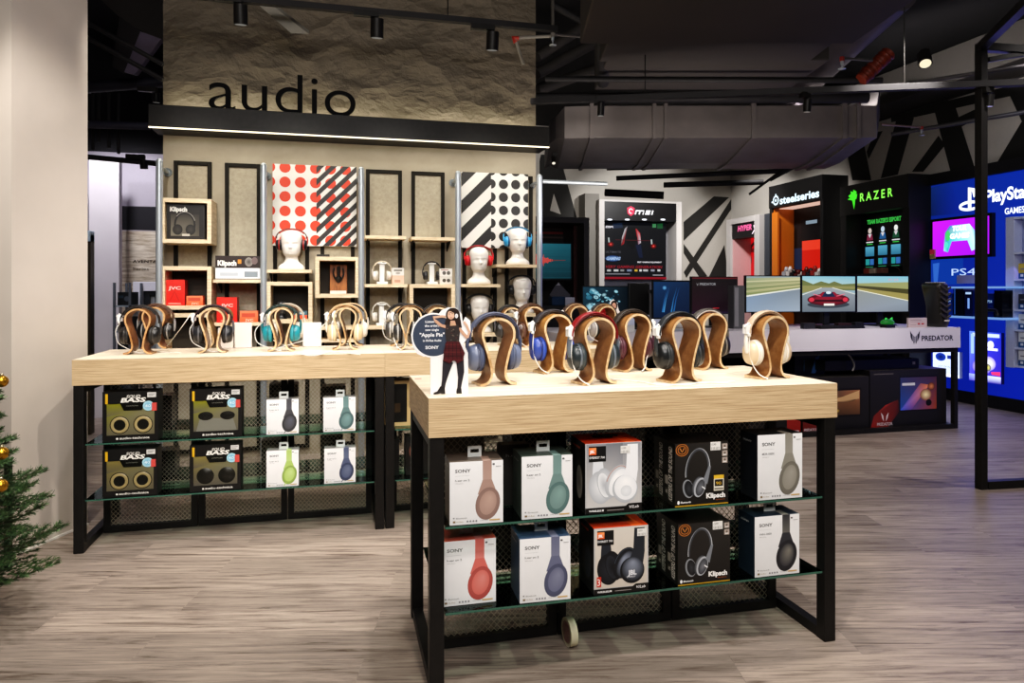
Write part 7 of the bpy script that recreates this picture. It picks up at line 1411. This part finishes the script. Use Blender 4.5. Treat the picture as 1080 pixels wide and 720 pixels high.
# ================================================================== light
w = bpy.data.worlds.new('world'); SC.world = w; w.use_nodes = True; w.node_tree.nodes['Background'].inputs[0].default_value = (.55, .52, .6, 1); w.node_tree.nodes['Background'].inputs[1].default_value = .16
def spotl(p, aim, W, deg=70, col=(1, .9, .76), size=.04, blend=.5):
    d = bpy.data.lights.new('spot', 'SPOT'); d.energy = W; d.spot_size = math.radians(deg); d.spot_blend = blend; d.color = col; d.shadow_soft_size = size
    o = bpy.data.objects.new('spot', d); COL.objects.link(o); o.location = p; o.rotation_euler = (Vector(aim)-Vector(p)).to_track_quat('-Z', 'Y').to_euler()
def areal(p, aim, W, sx, sy, col=(1, .93, .84)):
    d = bpy.data.lights.new('area', 'AREA'); d.energy = W; d.shape = 'RECTANGLE'; d.size = sx; d.size_y = sy; d.color = col
    o = bpy.data.objects.new('area', d); COL.objects.link(o); o.location = p; o.rotation_euler = (Vector(aim)-Vector(p)).to_track_quat('-Z', 'Y').to_euler()
NW = (1, .93, .86)
# track spots above the tables
spotl((.35, 1.0, 3.1), (.55, 2.35, .9), 120, col=NW); spotl((1.6, 1.1, 3.1), (1.3, 2.4, .9), 120, col=NW); spotl((.7, 2.35, 3.3), (.75, 2.4, .9), 110, 50, NW); spotl((1.35, 2.3, 3.3), (1.3, 2.4, .9), 90, 50, NW)
spotl((-1.2, 2.4, 3.1), (-.8, 3.9, .9), 130, col=NW); spotl((.2, 2.5, 3.1), (-.1, 3.9, .9), 110, col=NW); spotl((1.4, 2.9, 3.1), (1.1, 3.9, .9), 100, col=NW)
spotl((-.6, 3.85, 3.3), (-.6, 3.9, .9), 110, 60, NW); spotl((.7, 3.85, 3.3), (.7, 3.9, .9), 90, 60, NW)
# wall display washed from the track in front of it
for x in (-1.0, -.3, .4, 1.1): spotl((x, 3.7, 2.95), (x, 5.4, 1.2), 62, 56, (1, .94, .84), .05, .8)
for x in (-.9, -.2, .5, 1.2): spotl((x, 4.72, 3.0), (x, 5.42, .40), 70, 38, (1, .93, .82), .05, .7)
# glow along the ledge: down and up
areal(((lx0+lx1)/2, LY+.03, LZ0-.02), ((lx0+lx1)/2, LY+.25, 1.6), 5, lx1-lx0, .03, (1, .92, .76))
areal(((lx0+lx1)/2, LY+.2, LZ1+.015), ((lx0+lx1)/2, YF-.02, LZ1+.6), 5.5, lx1-lx0-.1, .05, (1, .92, .7))
# counter, bays, column, right floor
for x in (2.4, 3.4, 4.5): spotl((x, 3.4, 2.9), (x+.1, 5.1, .5), 120, 60, (1, .94, .9), .06)
spotl((4.6, 8.2, 3.4), (4.9, 10.6, 2.2), 330, 60, (1, .98, .96), .1); spotl((2.6, 8.4, 3.5), (2.6, 11, 2.6), 120, 70, (1, .96, .92), .1); spotl((4.6, 8.8, 3.5), (6.4, 10.0, 1.9), 260, 60, (1, .97, .95), .1)
spotl((4.9, 7.6, 3.5), (6.4, 8.8, 1.8), 150, 60, (1, .97, .95), .1)
spotl((4.4, 6.0, 3.0), (6.7, 6.0, 3.0), 170, 100, (1, .96, .95), .1); spotl((4.9, 3.6, 3.2), (6.6, 4.6, 2.0), 60, 80, (.9, .92, 1), .1)
spotl((-.5, 1.4, 3.2), (-1.4, 3.8, .9), 95, 55, (1, .92, .84), .05); spotl((-2.0, 6.7, 3.05), (-2.1, 7.75, 1.3), 105, 95, (.97, .94, 1), .1); spotl((-3.2, 5.4, 3.2), (-2.4, 7.6, 1.4), 80, 60, (.93, .9, 1), .1)
spotl((3.4, 1.6, 3.3), (3.6, 3.2, 0), 80, 85, NW, .1); spotl((4.6, 2.6, 3.3), (4.4, 4.3, 0), 100, 80, (1, .94, .92), .1)
areal((2.6, 2.6, 3.4), (2.8, 3.4, 0), 25, 1.6, 1.2, NW); areal((.3, -.9, 3.0), (.5, 2.3, .4), 90, 2.6, 1.0, (1, .96, .93)); areal((-1.4, .6, 3.2), (-1.0, 3.4, .4), 30, 1.2, 1., NW)  # middle area lamp is unseen fill added behind the camera, towards the tables
spotl(tuple(onDir(640, 5.2, 2.35)), tuple(onDir(592, 6.6, 2.8)), 16, 45, NW, .05, .9)  # unseen spot added below the duct for the highlight on its left end
# unseen area lamp added to brighten the overhead duct from below
areal((2.4, 4.6, 1.9), (2.9, 6.4, 3.0), 14, 2.0, .5, (1, .93, .86))
areal((XP-.35, 5.6, 1.7), (4.2, 4.8, 0), 12, 1.6, 1.4, (.3, .28, 1))
SC.view_settings.view_transform = 'Standard'; SC.view_settings.look = 'None'; SC.view_settings.exposure = 0.05
vs = SC.view_settings; vs.use_curve_mapping = True; cm = vs.curve_mapping; cv = cm.curves[3]
for p_ in ((.03, .018), (.18, .178), (.5, .53)): cv.points.new(*p_)
cm.update()
SC.cycles.max_bounces = 6; SC.cycles.transparent_max_bounces = 12; SC.cycles.caustics_reflective = False; SC.cycles.caustics_refractive = False; SC.cycles.sample_clamp_indirect = 3.
